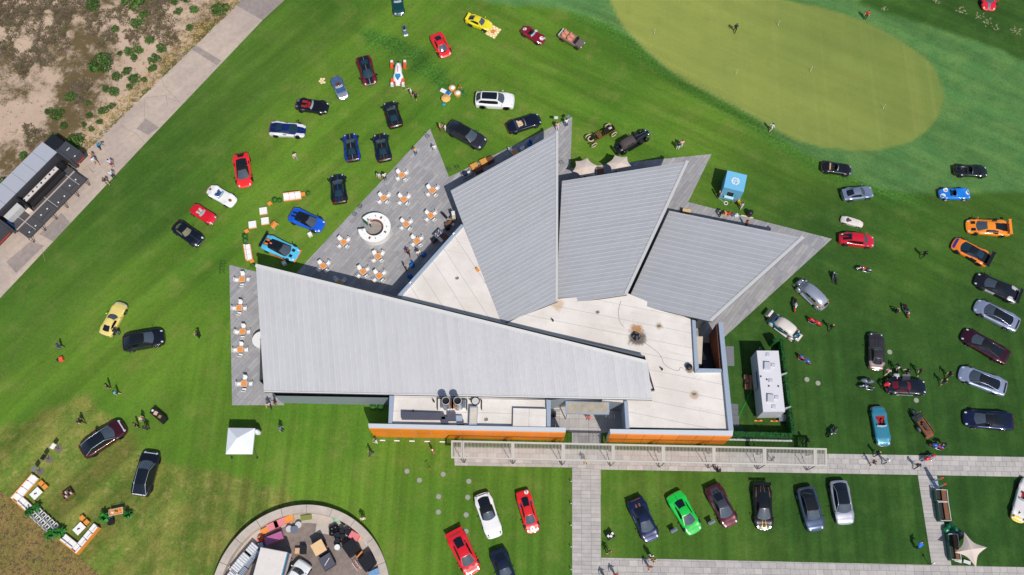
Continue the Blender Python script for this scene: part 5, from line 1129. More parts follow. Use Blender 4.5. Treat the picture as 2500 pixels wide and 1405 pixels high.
shrubs = [(228, 15, 18), (325, 8, 32), (428, 10, 10), (453, 3, 13), (537, 24, 23), (476, 28, 13), (438, 33, 12), (282, 70, 11), (336, 60, 18), (355, 42, 12), (462, 68, 10), (246, 155, 30), (290, 127, 8), (315, 126, 14), (339, 124, 13), (327, 141, 10), (369, 102, 13), (396, 119, 14), (377, 146, 15), (373, 167, 12), (309, 173, 13), (282, 186, 13), (327, 193, 16), (351, 193, 8), (314, 211, 9), (259, 218, 10), (279, 224, 13), (175, 242, 14), (219, 255, 8), (272, 259, 10), (252, 272, 12), (120, 275, 10), (142, 283, 16), (220, 284, 9), (243, 297, 9), (160, 311, 10), (207, 306, 7), (223, 316, 8), (134, 343, 14), (183, 346, 24), (63, 387, 11), (61, 421, 14), (8, 460, 26), (0, 110, 8)]
shrubs.sort(key=lambda q: q[1])
_o = 'first second third fourth fifth sixth seventh eighth ninth'.split(); _t = ['', '', 'twenty', 'thirty', 'forty']; _te = 'tenth eleventh twelfth thirteenth fourteenth fifteenth sixteenth seventeenth eighteenth nineteenth'.split()
ORD = [_o[k-1] if k < 10 else _te[k-10] if k < 20 else (_t[k//10][:-1]+'ieth' if k % 10 == 0 else _t[k//10]+'-'+_o[k % 10-1]) for k in range(1, 50)]
special = {(246, 155): 'largest round green shrub alone on the bare sand', (325, 8): 'large shrub clump at the top edge of the dune', (537, 24): 'round shrub touching the top of the road edge', (183, 346): 'big shrub at the nose of the dark trailer', (8, 460): 'large shrub at the left edge behind the trailer', (228, 15): 'dark shrub near the top left of the largest shrub'}
for i, (px, py, r) in enumerate(shrubs):
    p = g(px, py, .5); rel = p-w0; b = rel.dot(uy); a = rel.dot(ux); z = dune_h(a, max(0, b)) if b > -.5 else .01; R_ = r/14.6
    t = thing('shrub', special.get((px, py), f'{"tiny" if r < 9 else "small" if r < 12 else "medium"} green dune shrub, {ORD[i]} from the top edge of the picture'), 'shrub', (p.x, p.y, z-.03), i*1.3, 'green shrubs on the dune'); t.scale = (R_, R_, R_*min(1, .62+.3/R_))
    fm, sm = SHR[i % 6]; put('foliage', fm, t); put('stem', sm, t)
M_heath = [mat('heath_brown', (96, 78, 62), .95, 0, .3, 3), mat('heath_olive', (92, 90, 50), .95, 0, .3, 3), mat('heath_grey', (120, 104, 94), .95, 0, .3, 3), mat('dry_straw', (176, 150, 96), .95, 0, .25, 3), mat('weed_green', (96, 112, 50), .9, 0, .3, 3), mat('fescue_straw', (150, 124, 76), .95, 0, .25, 3), mat('pale_clippings', (170, 164, 122), .95, 0, .15, 3)]
def tuft(m, p, h, w_, rnd, mi, n=5):
    for k in range(n):
        a = rnd.random()*6.283; l = w_*(.5+rnd.random()); d = Vector((math.cos(a), math.sin(a), 0)); s_ = Vector((-d.y, d.x, 0))*w_*.22; q = p+d*l*.25
        m.add([q-s_, q+s_, q+d*l+Vector((0, 0, h*(.4+.8*rnd.random())))], [(0, 1, 2)], mi)
rnd = random.Random(5); m = MB()
blobs = [(100, 135, 42), (60, 165, 30), (143, 92, 46), (35, 62, 42), (205, 222, 30), (385, 62, 46), (235, 52, 40), (85, 26, 62), (160, 30, 50), (10, 30, 40), (300, 40, 30), (420, 100, 30), (25, 130, 30), (330, 95, 26), (270, 90, 24), (195, 245, 22), (370, 20, 40), (400, 8, 30), (90, 340, 30), (60, 180, 20), (250, 110, 14)]
for bx, by, br in blobs:
    for k in range(int(br*br*.24)):
        a = rnd.random()*6.283; q = br*math.sqrt(rnd.random())*(.8+.3*math.sin(a*3+bx)); p = g(bx+q*math.cos(a), by+q*math.sin(a)); rel = p-w0; b = rel.dot(uy)
        if b > 1.2: tuft(m, Vector((p.x, p.y, dune_h(rel.dot(ux), b)+.0)), .18, .24, rnd, rnd.choice((0, 0, 1, 1, 2)))
for k in range(900):
    p = w0+ux*rnd.uniform(-4, 62)+uy*rnd.uniform(2, 36); rel = p-w0; tuft(m, Vector((p.x, p.y, dune_h(rel.dot(ux), rel.dot(uy)))), .12, .15, rnd, rnd.choice((0, 2, 1)), 4)
o = m.build('heath_scrub', M_heath); tag(o, 'low brown and olive heath scrub covering the dune', 'scrub', kind='stuff')
m = MB()
for k in range(2600):
    b = abs(rnd.gauss(0, 1.3))-.1; p = w0+ux*rnd.uniform(-4, 62)+uy*b; tuft(m, Vector((p.x, p.y, .02 if b < 0 else dune_h((p-w0).dot(ux), b))), .2, .2, rnd, 3 if b > .5 and rnd.random() < .75 else rnd.choice((3, 4, 1)))
tag(m.build('verge_grass', M_heath), 'dry straw-coloured verge grass along the road edge', 'grass', kind='stuff')
m = MB(); fs = gp([(-40, 1166), (0, 1198), (70, 1256), (150, 1328), (196, 1364), (248, 1408), (300, 1470), (-80, 1470)])
for k in range(4200):
    x = rnd.uniform(min(p[0] for p in fs), max(p[0] for p in fs)); y = rnd.uniform(min(p[1] for p in fs), max(p[1] for p in fs))
    if inside((x, y), fs): tuft(m, Vector((x, y, .012)), .10, .17, rnd, rnd.choice((5, 5, 5, 0, 1)))
tag(m.build('dry_fescue', M_heath), 'dry brown fescue grass in the bottom left corner', 'grass', kind='stuff')
m = MB()
for cx, cy, n_ in ((2285, 3, 14), (2346, 28, 16), (2392, 42, 10), (2410, 55, 16), (2438, 68, 8), (2482, 75, 18), (2160, 22, 10)):
    for k in range(n_): p = g(cx+rnd.gauss(0, 6), cy+rnd.gauss(0, 4)); tuft(m, Vector((p.x, p.y, .01)), .08, .14, rnd, 6)
tag(m.build('straw_clippings', M_heath), 'pale straw clippings scattered on the dark turf at top right', 'straw', kind='stuff')

def topiary(px, py, r, label, z=.4):
    p = g(px, py, r*.6); t = thing('boxwood_ball', label, 'shrub', (p.x, p.y, .006), group='clipped boxwood balls')
    rn = random.Random(int(px)); foliage(rn, 260, [(0, 0, r*.75, r)], .07, .9).build('foliage', M_box, t); m = MB(); m.ell((0, 0, r*.7), (r*.86, r*.86, r*.74), 10, 7); m.build('inner_growth', M_box, t); m = MB(); m.tube([(0, 0, 0), (0, 0, r)], .04, 5); m.build('stem', M_twig, t)
for px, py, r, lb in ((670.7, 489, .36, 'larger boxwood ball left of the long white sofa'), (682.6, 490, .3, 'smaller boxwood ball beside the long white sofa'), (751.8, 472, .3, 'boxwood ball right of the long white sofa'), (598, 577, .36, 'upper boxwood ball above the narrow white sofa'), (599, 588, .32, 'lower boxwood ball above the narrow white sofa'), (617.7, 648, .3, 'boxwood ball at the corner of the big roof'), (911, 994, .36, 'left of two boxwood balls against the grey wall'), (929, 994, .36, 'right of two boxwood balls against the grey wall')):
    topiary(px, py, r, lb)
def potplant(px, py, r, label, h=1.1, big=False):
    p = g(px, py, h*.6); t = thing('potted_plant', label, 'plant', (p.x, p.y, .006), group='potted plants'); rn = random.Random(int(px*3))
    m = MB(); m.cyl((0, 0, 0), .17, .34, 10, r2=.22); m.build('pot', M_trim, t)
    m = MB()
    for k in range(46 if big else 30):
        a = rn.random()*6.283; l = r*(.5+.6*rn.random()); z0 = .34+rn.random()*.3; d = Vector((math.cos(a), math.sin(a), 0)); s_ = Vector((-d.y, d.x, 0))*r*.16; top = h*(.4+.6*rn.random())
        m.add([(d*.03+Vector((0, 0, z0))), d*l*.55+s_+Vector((0, 0, top)), d*l+Vector((0, 0, top*.8)), d*l*.55-s_+Vector((0, 0, top))], [(0, 1, 2, 3)])
    m.build('leaves', M_leaf2, t)
potplant(71, 1251, .7, 'leafy plant at the left end of the white chair rows', 1.2, True); potplant(89, 1241, .6, 'tall leafy plant behind the left end of the white chairs'); potplant(124, 1306, .8, 'leafy plant at the right end of the white chair rows', 1.2, True); potplant(147, 1299, .7, 'leafy plant touching the lower L-shaped sofa', 1.1, True)
potplant(255, 1263, .75, 'dark palm left of the wooden bar cart', 1.5, True); potplant(312, 1258, .6, 'bright bushy plant right of the wooden bar cart', 1.3, True)
def hedge(px, z, label, width=.35):
    a, b = g(*px[0], z), g(*px[1], z); d = b-a; c = (a+b)/2; t = thing('hedge_screen', label, 'hedge', (c.x, c.y, .006), math.atan2(d.y, d.x), 'green hedge screens round the trailer'); L = d.length; rn = random.Random(int(px[0][0]))
    m = MB(); m.box((0, 0, z/2), (L, width, z)); m.build('backing', M_hedge, t)
    m = MB()
    for k in range(int(L*170)):
        s_ = rn.choice((-1, 1)); f = rn.random()
        p = Vector((rn.uniform(-L/2, L/2), s_*width/2*1.02, rn.uniform(.05, z))) if f < .6 else Vector((rn.uniform(-L/2, L/2), rn.uniform(-width/2, width/2), z*1.01))
        v = [p+Vector((rn.gauss(0, .06), rn.gauss(0, .06), rn.gauss(0, .05))) for _ in range(3)]; m.add(v, [(0, 1, 2)])
    m.build('leaves', M_hedge, t)
for q, lb in (([(1908, 828), (1914, 880)], 'hedge screen at the trailer hitch, top of the right row'), ([(1915, 884), (1920, 930)], 'hedge screen beside the upper trailer door'), ([(1921, 934), (1928, 985)], 'hedge screen beside the lower trailer door'), ([(1929, 990), (1937, 1058)], 'longest hedge screen at the lower right of the trailer'), ([(1888, 832), (1908, 828)], 'short hedge screen across the trailer hitch')):
    hedge(q, 2.0, lb)
for i in range(5): hedge([(1791+i*29, 1058+i*.9), (1818.5+i*29, 1058.8+i*.9)], 1.9, f'{("leftmost", "second", "middle", "fourth", "rightmost")[i]} hedge screen in the row right of the orange wall', .4)

# ------------------------------------------------------------------ people
SKIN = [mat('skin_light', (222, 172, 146), .6), mat('skin_tan', (176, 124, 94), .6), mat('skin_dark', (104, 70, 52), .6)]
M_shoe = mat('dark_shoe', (36, 32, 32), .6); M_wshoe = mat('white_shoe', (226, 224, 220), .6)
HAIR = [mat('hair_dark', (36, 28, 24), .7), mat('hair_brown', (92, 62, 40), .7), mat('hair_fair', (186, 150, 96), .7), mat('white_cap', (232, 230, 226), .8), mat('hair_grey', (150, 146, 142), .7), mat('black_cap', (26, 26, 28), .8)]
def pose_mesh(kind):
    J = dict(pel=(0, 0, .96), sp=(0, 0, 1.14), ch=(.01, 0, 1.34), nk=(.01, 0, 1.50), hd=(.03, 0, 1.60), ht=(.02, 0, 1.70))
    for s_, q in (('L', 1), ('R', -1)):
        J['hp'+s_] = (0, .10*q, .92); J['kn'+s_] = (.02, .11*q, .50); J['an'+s_] = (-.02, .11*q, .09); J['to'+s_] = (.14, .13*q, .045)
        J['sh'+s_] = (0, .19*q, 1.43); J['el'+s_] = (-.04, .25*q, 1.15); J['wr'+s_] = (.05, .26*q, .90); J['ha'+s_] = (.08, .26*q, .82)
    if kind == 'walk':
        J['knL'] = (.16, .1, .52); J['anL'] = (.26, .1, .10); J['toL'] = (.42, .11, .06); J['knR'] = (-.02, -.1, .50); J['anR'] = (-.28, -.1, .14); J['toR'] = (-.14, -.11, .05)
        J['elL'] = (-.14, .25, 1.16); J['wrL'] = (-.12, .27, .92); J['haL'] = (-.10, .27, .84); J['elR'] = (.08, -.25, 1.16); J['wrR'] = (.24, -.24, .98); J['haR'] = (.30, -.23, .92)
    if kind == 'hold':
        for s_, q in (('L', 1), ('R', -1)): J['el'+s_] = (.04, .26*q, 1.18); J['wr'+s_] = (.26, .14*q, 1.26); J['ha'+s_] = (.33, .10*q, 1.29)
    if kind == 'point':
        J['elR'] = (.2, -.26, 1.34); J['wrR'] = (.44, -.28, 1.36); J['haR'] = (.53, -.28, 1.36)
    if kind == 'bend':
        J.update(sp=(.12, 0, 1.08), ch=(.30, 0, 1.18), nk=(.44, 0, 1.22), hd=(.53, 0, 1.24), ht=(.62, 0, 1.22))
        for s_, q in (('L', 1), ('R', -1)): J['sh'+s_] = (.38, .19*q, 1.20); J['el'+s_] = (.44, .24*q, .94); J['wr'+s_] = (.56, .2*q, .74); J['ha'+s_] = (.61, .18*q, .68); J['kn'+s_] = (.06, .12*q, .50)
    if kind == 'crouch':
        d = Vector((-.12, 0, -.52))
        for k in ('pel', 'sp', 'ch', 'nk', 'hd', 'ht', 'shL', 'shR', 'elL', 'elR', 'wrL', 'wrR', 'haL', 'haR', 'hpL', 'hpR'): J[k] = tuple(Vector(J[k])+d)
        for s_, q in (('L', 1), ('R', -1)): J['kn'+s_] = (.26, .14*q, .46); J['an'+s_] = (-.04, .12*q, .10); J['el'+s_] = (.08, .24*q, .66); J['wr'+s_] = (.28, .14*q, .60); J['ha'+s_] = (.35, .10*q, .58)
    if kind == 'sit':
        d = Vector((-.1, 0, -.42))
        for k in ('pel', 'sp', 'ch', 'nk', 'hd', 'ht', 'shL', 'shR', 'elL', 'elR', 'wrL', 'wrR', 'haL', 'haR', 'hpL', 'hpR'): J[k] = tuple(Vector(J[k])+d)
        for s_, q in (('L', 1), ('R', -1)): J['kn'+s_] = (.36, .12*q, .52); J['an'+s_] = (.36, .12*q, .09); J['to'+s_] = (.5, .13*q, .045); J['wr'+s_] = (.2, .18*q, .62); J['ha'+s_] = (.27, .17*q, .6)
    RAD = dict(pel=(.155, .125), sp=(.14, .11), ch=(.165, .12), nk=(.058, .058), hd=(.088, .098), ht=(.066, .075))
    for s_ in 'LR': RAD.update({'hp'+s_: (.10, .10), 'kn'+s_: (.068, .068), 'an'+s_: (.045, .045), 'to'+s_: (.04, .034), 'sh'+s_: (.07, .07), 'el'+s_: (.046, .046), 'wr'+s_: (.031, .031), 'ha'+s_: (.04, .026)})
    B = [('pel', 'sp', 1), ('sp', 'ch', 1), ('ch', 'nk', 1), ('nk', 'hd', 0), ('hd', 'ht', 0)]
    for s_ in 'LR': B += [('pel', 'hp'+s_, 2), ('hp'+s_, 'kn'+s_, 2), ('kn'+s_, 'an'+s_, 5), ('an'+s_, 'to'+s_, 3), ('ch', 'sh'+s_, 1), ('sh'+s_, 'el'+s_, 1), ('el'+s_, 'wr'+s_, 6), ('wr'+s_, 'ha'+s_, 0)]
    names = list(J); me = bpy.data.meshes.new('pose'); me.from_pydata([J[n] for n in names], [(names.index(a), names.index(b)) for a, b, _ in B], [])
    o = bpy.data.objects.new('pose', me); COL.objects.link(o); o.modifiers.new('skin', 'SKIN')
    for i, n in enumerate(names): sv = me.skin_vertices[0].data[i]; sv.radius = RAD[n]; sv.use_root = (n == 'pel'); sv.use_loose = False
    md = o.modifiers.new('sub', 'SUBSURF'); md.levels = 1; md.render_levels = 1
    bpy.context.view_layer.update(); em = bpy.data.meshes.new_from_object(o.evaluated_get(bpy.context.evaluated_depsgraph_get())); bpy.data.objects.remove(o)
    mb = MB(); V_ = [Vector(v.co) for v in em.vertices]; segs = [(Vector(J[a]), Vector(J[b]), s_) for a, b, s_ in B]
    for p in em.polygons:
        c = Vector(p.center); best = None
        for a, b, s_ in segs:
            ab = b-a; t_ = min(1, max(0, (c-a).dot(ab)/ab.length_squared)); d = (c-a-ab*t_).length
            if best is None or d < best[0]: best = (d, s_)
        mb.f.append(tuple(p.vertices)); mb.m.append(best[1]); mb.sm.append(True)
    mb.v = [tuple(v) for v in V_]
    for s_, q in (('L', 1), ('R', -1)):          # five fingers and a thumb base per hand
        w_, h_ = Vector(J['wr'+s_]), Vector(J['ha'+s_]); d = (h_-w_).normalized(); side = d.cross(Vector((0, 1, 0))).normalized()
        for k, ln in enumerate((.07, .08, .075, .06)):
            b0 = h_+side*(k-1.5)*.019; mb.tube([b0, b0+d*ln*.55, b0+d*ln+Vector((.012, -q*.012, 0))], [.0095, .009, .007], 5, 0)
        b0 = w_.lerp(h_, .5)+side*-.03; mb.tube([b0, b0+d*.04-side*.03, b0+d*.075-side*.03], [.011, .010, .008], 5, 0)
    hd, ht = Vector(J['hd']), Vector(J['ht']); fw = Vector((1, 0, 0)) if kind != 'bend' else Vector((.3, 0, -1)).normalized(); up = (ht-hd).normalized(); c = (hd+ht)/2
    mb.ell(c+fw*.088-up*.03, (.016, .012, .018), 6, 4, 0)
    for q in (-1, 1): mb.ell(c+fw*.076+Vector((0, q*.03, 0))-up*.005, (.01, .012, .008), 6, 4, 4); mb.ell(c+Vector((0, q*.088, 0))-up*.02, (.02, .012, .028), 6, 4, 0)
    mb.ell(c+fw*.078-up*.062, (.01, .022, .006), 6, 4, 7)
    hm = MB(); hm.ell(c+up*.012-fw*.018, (.102, .1, .102), 12, 7); hv = [Vector(v) for v in hm.v]
    hm.v = [tuple(c+up*.012-fw*.018+(v-(c+up*.012-fw*.018))*(1 if (v-c).dot(up) > -.03 and (v-c).dot(fw) < .06 else .8)) for v in hv]
    M0 = M_shoe
    return mb.mesh('person', [SKIN[0], M0, M0, M0, M_black, M0, M0, M_redl]), hm.mesh('hair', M0)
POSES = {k: pose_mesh(k) for k in ('stand', 'walk', 'hold', 'point', 'bend', 'crouch', 'sit')}
def cloth(rgb): return mat('cloth', rgb, .85, 0, .08, 6)
def person(px, py, label, top, bot, head=0, pose='stand', hair=0, skin=0, shorts=False, sleeves=False, shoes=None, z=0.0, name='person', h=1.0):
    p = g(px, py, z+(.85 if pose not in ('crouch', 'sit') else .5)); me, hm = POSES[pose]; o = put('person', me, None, (p.x, p.y, z+.035 if z == 0 else z), R(head)); h *= 1.06; o.scale = (h, h, h)
    tag(o, label, 'person', 'people among the cars'); sk = SKIN[skin]; tp, bt = cloth(top), cloth(bot)
    for i, mt in enumerate((sk, tp, bt, shoes or M_shoe, M_black, sk if shorts else bt, tp if sleeves else sk, M_redl)): o.material_slots[i].link = 'OBJECT'; o.material_slots[i].material = mt
    k = put('hair' if hair not in (3, 5) else 'cap', hm, o); k.material_slots[0].link = 'OBJECT'; k.material_slots[0].material = HAIR[hair]
    return o
BLK, WHT, NVY, KHK, GRY, LBL = (26, 26, 30), (232, 230, 228), (30, 38, 66), (196, 172, 136), (120, 120, 124), (150, 176, 206)
person(1003, 226, 'person in white top beside another, right of the orange and white racer', WHT, KHK, 200, 'point', 2); person(1015, 235, 'person in dark checked outfit beside one in white, near the racer', (92, 60, 66), BLK, 250, 'walk', 1, shorts=True)
person(1074, 312, 'person in brown skirt by the charcoal sedan', (206, 160, 140), (140, 66, 46), 10, 'hold', 2); person(1087, 313, 'person in white beside one in brown, near the charcoal sedan', WHT, (226, 222, 214), 180, 'hold', 0, 1)
person(721, 384, 'person in cream top and grey trousers alone on the left lawn', (222, 196, 178), (150, 152, 160), 300, 'walk', 1); person(925, 432, 'left of two people in white at the terrace edge', (206, 208, 226), KHK, 250, 'stand', 0); person(939, 432, 'right of two people in white at the terrace edge', WHT, BLK, 300, 'stand', 0, 1)
person(1015, 371, 'person with arms raised in bright patterned top and blue trousers', (214, 176, 92), (44, 104, 168), 130, 'hold', 2); person(1061, 364, 'person dressed all in white near the terrace tip', WHT, WHT, 90, 'stand', 4)
person(1796, 70, 'person in black walking on the putting green', BLK, BLK, 70, 'walk', 0); person(2116, 38, 'person in red shirt and black trousers beyond the green', (206, 34, 44), BLK, 250, 'stand', 0); person(1884, 312, 'person in white walking at the green edge', WHT, WHT, 30, 'walk', 0, shorts=True)
person(1361, 310, 'photographer in pink shirt at the sharp terrace point', (232, 176, 170), WHT, 100, 'hold', 1); person(1383, 301, 'photographer in white shirt and blue jeans at the terrace point', WHT, (36, 84, 140), 110, 'hold', 0)
person(1656, 358, 'person in navy top and white trousers, right of the limousine', NVY, WHT, 80, 'stand', 0); person(1664, 353, 'person in pink top beside one in navy, right of the limousine', (230, 176, 180), WHT, 100, 'stand', 1)
person(239, 358, 'person in teal bending at the road verge', (28, 128, 160), NVY, 30, 'bend', 0); person(224, 383, 'person in pink shorts behind the dark trailer end', (214, 170, 150), (184, 120, 110), 330, 'stand', 2, shorts=True); person(231, 394, 'person in pale blue shirt behind the dark trailer end', (206, 216, 232), KHK, 330, 'walk', 1, shorts=True)
person(270, 399, 'person in lilac shirt standing in the middle of the road', (200, 204, 226), (176, 60, 70), 300, 'stand', 0, shorts=True); person(273, 427, 'person in pale blue shirt and dark trousers at road edge', (206, 216, 236), NVY, 310, 'stand', 2); person(258, 444, 'person in brown jacket and khaki trousers at road edge', (74, 60, 52), KHK, 320, 'walk', 0)
person(902, 546, 'bartender in white behind the round bar', WHT, BLK, 30, 'hold', 2); person(997, 618, 'person in maroon walking on the terrace', (90, 34, 44), BLK, 280, 'walk', 1); person(1022, 620, 'person in white with orange tray on the terrace', WHT, BLK, 300, 'hold', 0); person(990, 655, 'person in dark clothes near the blue chairs', (70, 40, 44), BLK, 40, 'stand', 2)
person(1754, 476, 'two-tone dressed worker at the left of the blue kiosk', (90, 52, 60), BLK, 20, 'hold', 2); o = person(1797, 482, 'worker in navy reaching into the kiosk window', NVY, (140, 92, 92), 120, 'hold', 0); person(1812, 504, 'helper in lilac shirt and white trousers right of kiosk', (206, 190, 206), WHT, 140, 'hold', 1)
person(1758, 522, 'worker in black crouched over tools on the terrace strip', BLK, BLK, 10, 'bend', 1); person(2256, 622, 'person in black walking alone right of the red saloon', BLK, BLK, 40, 'walk', 0)
person(145, 847, 'person in blue top with dark hair on the far left lawn', (56, 74, 124), GRY, 180, 'walk', 1); person(287, 812, 'photographer in black beside the yellow coupe tail', BLK, GRY, 150, 'bend', 1); person(484, 819, 'person in black with tripod left of the terrace', BLK, BLK, 160, 'hold', 1); person(264, 944, 'upper person of a pair, in black printed shirt', BLK, NVY, 210, 'stand', 1, shorts=True)
person(284, 961, 'lower person of a pair, in turquoise shirt', (110, 190, 206), BLK, 190, 'walk', 0, shorts=True); person(196, 1029, 'person in black above the burgundy sport utility', BLK, BLK, 330, 'walk', 1); person(347, 1024, 'person in beige shirt by the black cloth table', (222, 190, 160), GRY, 340, 'stand', 2); person(333, 1039, 'person in black near the burgundy car nose', BLK, BLK, 30, 'stand', 1); person(357, 1046, 'person in black and white near the burgundy car nose', (48, 46, 50), (60, 60, 66), 120, 'stand', 0, skin=1)
person(233, 1053, 'person in dark red leaning at the burgundy car door', (94, 34, 36), BLK, 300, 'bend', 1); person(657, 990, 'person in striped shirt at the corner of the terrace', (206, 170, 160), NVY, 280, 'walk', 0); person(672, 984, 'person in red skirt at the corner of the terrace', BLK, (160, 60, 50), 180, 'stand', 1, shorts=True); person(687, 1048, 'person in blue shirt right of the white tent', (64, 110, 164), BLK, 330, 'stand', 1)
person(919, 1078, 'person in pale blue carrying white boxes at the orange wall', (206, 218, 236), WHT, 200, 'hold', 0); person(906, 1107, 'person in grey below the orange wall corner', (96, 84, 84), (70, 88, 120), 200, 'walk', 1); person(1057, 1103, 'person in red shirt left of the pergola', (216, 50, 56), LBL, 210, 'stand', 3); person(887, 1268, 'person in white shirt just outside the round yard wall', (232, 226, 210), KHK, 280, 'stand', 2)
person(1437, 1020, 'person in coral dress in the entrance court', (230, 96, 100), (230, 96, 100), 260, 'stand', 1, shorts=True); person(1430, 1127, 'person in yellow dress at the pergola edge', (232, 176, 70), (232, 176, 70), 270, 'stand', 1, shorts=True); person(1753, 1149, 'person in black crouching beside the walkway', BLK, BLK, 60, 'crouch', 0, 2)
person(1486, 1349, 'person in black top and white trousers at the lawn corner', BLK, WHT, 300, 'stand', 1); person(1589, 1358, 'person in white shirt above the lower walkway', WHT, NVY, 250, 'stand', 0, 1); person(1596, 1368, 'person in tan top with bag above the lower walkway', (214, 164, 90), BLK, 230, 'stand', 1); person(1586, 1385, 'person in red top and white shoes on the lower walkway', (170, 40, 50), KHK, 250, 'walk', 1, shoes=M_wshoe)
person(1502, 1404, 'person in red cut off at the bottom of the main walkway', (176, 50, 54), BLK, 90, 'walk', 1); person(1478, 1412, 'person in grey at the very bottom of the main walkway', GRY, BLK, 90, 'walk', 0)
person(1969, 1077, 'person in black at the end of the hedge', BLK, BLK, 20, 'walk', 0, 2); person(1884, 1122, 'person in black walking under the pergola', BLK, BLK, 330, 'walk', 0); person(2142, 1108, 'person in black at the upper edge of the right walkway', BLK, BLK, 30, 'walk', 2); person(2131, 1131, 'person with long brown hair on the right walkway', (96, 56, 44), WHT, 200, 'hold', 1); person(2164, 1127, 'person in white shirt and green trousers on the right walkway', WHT, (56, 92, 80), 20, 'walk', 3)
person(2239, 1138, 'person in grey bending on the right walkway', (74, 70, 78), BLK, 40, 'walk', 0); person(2309, 1085, 'person in black leaning toward the small racing motorcycle', BLK, BLK, 200, 'bend', 1); person(2242, 1337, 'person in bright blue jacket on the lower right lawn', (30, 110, 200), NVY, 60, 'bend', 0)
person(2167, 908, 'person in flower-patterned dress behind the gullwing', (226, 190, 176), (226, 206, 190), 40, 'walk', 1); person(2191, 900, 'person in pale lilac shirt behind the gullwing', (206, 206, 226), NVY, 300, 'stand', 0); person(2181, 916, 'person in grey shirt leaning to the gullwing door', (196, 196, 202), GRY, 330, 'bend', 0); person(2214, 909, 'person in dark shirt holding the raised gullwing door', NVY, BLK, 200, 'point', 0)
person(2246, 907, 'person in black with white shoes above the gullwing bonnet', BLK, BLK, 250, 'walk', 1, shoes=M_wshoe); person(2318, 915, 'right of two people in black right of the gullwing', BLK, BLK, 220, 'walk', 1); person(2304, 932, 'left of two people in black right of the gullwing', BLK, (46, 44, 50), 220, 'walk', 2, shorts=True); person(2157, 942, 'person in red shirt bending at the gullwing tail', (204, 30, 40), BLK, 10, 'bend', 0)
person(2029, 800, 'person in black with fair hair beside the red scooter', BLK, BLK, 50, 'walk', 2); person(2189, 760, 'person in black crouching by the black and red motorcycle', BLK, BLK, 20, 'crouch', 0)
person(1823, 547, 'person half hidden by the right fanned roof edge', (196, 110, 80), BLK, 200, 'stand', 1)
# ------------------------------------------------------------------ terrace tables and chairs
def make_table(loc, rz, label, grp='orange-topped tables'):
    t = thing('cafe_table', label, 'table', loc, rz, grp); m = MB(); m.box((0, 0, .73), (.66, .66, .035)); m.build('tabletop', M_wood, t)
    m = MB()
    for q in (-1, 1): m.box((0, q*.33, .735), (.69, .03, .05)); m.box((q*.33, 0, .736), (.03, .625, .052))
    m.build('rim', M_white, t)
    for x in (-1, 1):
        for y in (-1, 1): m = MB(); m.tube([(x*.3, y*.3, 0), (x*.28, y*.28, .72)], .022, 4); m.build('leg', M_white, t)
    return t
def make_chair(loc, rz, label, seatm=None, grp='white terrace chairs'):
    t = thing('chair', label, 'chair', loc, rz, grp); sm = seatm or M_fab
    m = MB(); m.box((0, 0, .45), (.43, .45, .05)); m.build('seat', sm, t)
    m = MB(); m.box((-.23, 0, .68), (.05, .45, .40), tilt=(0, -.2)); m.build('backrest', sm, t)
    for x in (-1, 1):
        for y in (-1, 1): m = MB(); m.tube([(x*.26-(.03 if x < 0 else 0), y*.27, 0), (x*.2, y*.22, .43)], .013, 4); m.build('leg', M_trim if seatm is None else M_dark, t)
    for q in (-1, 1): m = MB(); m.tube([(-.24, q*.27, .64), (.2, q*.27, .62), (.22, q*.26, .45)], .016, 4); m.build('armrest', M_white if seatm is None else sm, t)
    return t
proto_c = make_chair((0, 0, -50), 0, 'x'); proto_t = make_table((0, 0, -50), 0, 'x')
def place(proto, loc, rz, label):
    o = copy_tree(proto); o.location = loc; o.rotation_euler = (0, 0, rz); o['label'] = label; return o
tabs = [(980.8, 428, 'the table nearest the terrace tip'), (1055.6, 466, 'the upper table beside the fanned roof'), (937, 484, 'the table just above the bar'), (986, 487, 'the middle table of the upper terrace'), (1052, 527, 'the lower table beside the fanned roof'), (991.5, 548, 'the table right of the bar'), (839, 592, 'the table left below the bar'), (1018, 588.5, 'the table below right of the bar'), (789, 650, 'the table at the terrace lower left corner'), (923, 626.5, 'the table centred below the bar'), (886.5, 664, 'the left of the two lowest tables'), (926, 674, 'the right of the two lowest tables'), (828, 691, 'the half-hidden table under the big roof'), (590.6, 682, 'the top table of the west strip'), (584, 752, 'the second table of the west strip'), (592, 810, 'the third table of the west strip'), (586.7, 854, 'the fourth table of the west strip'), (595.7, 937, 'the bottom table of the west strip')]
rt = random.Random(3)
for i, (px, py, ph) in enumerate(tabs):
    p = g(px, py, .75); p.z = .034; ter = i < 13; rz = R(40 if ter else 2)+rt.uniform(-.05, .05)
    place(proto_t, p, rz, 'square orange-topped cafe table, '+ph)
    for k, nm in enumerate(('right', 'upper', 'left', 'lower') if not ter else ('upper right', 'upper left', 'lower left', 'lower right')):
        a = rz+k*math.pi/2; d = .66+rt.uniform(-.04, .07); place(proto_c, (p.x+math.cos(a)*d, p.y+math.sin(a)*d, .034), a+math.pi+rt.uniform(-.25, .25), f'white chair on the {nm} side of {ph}')
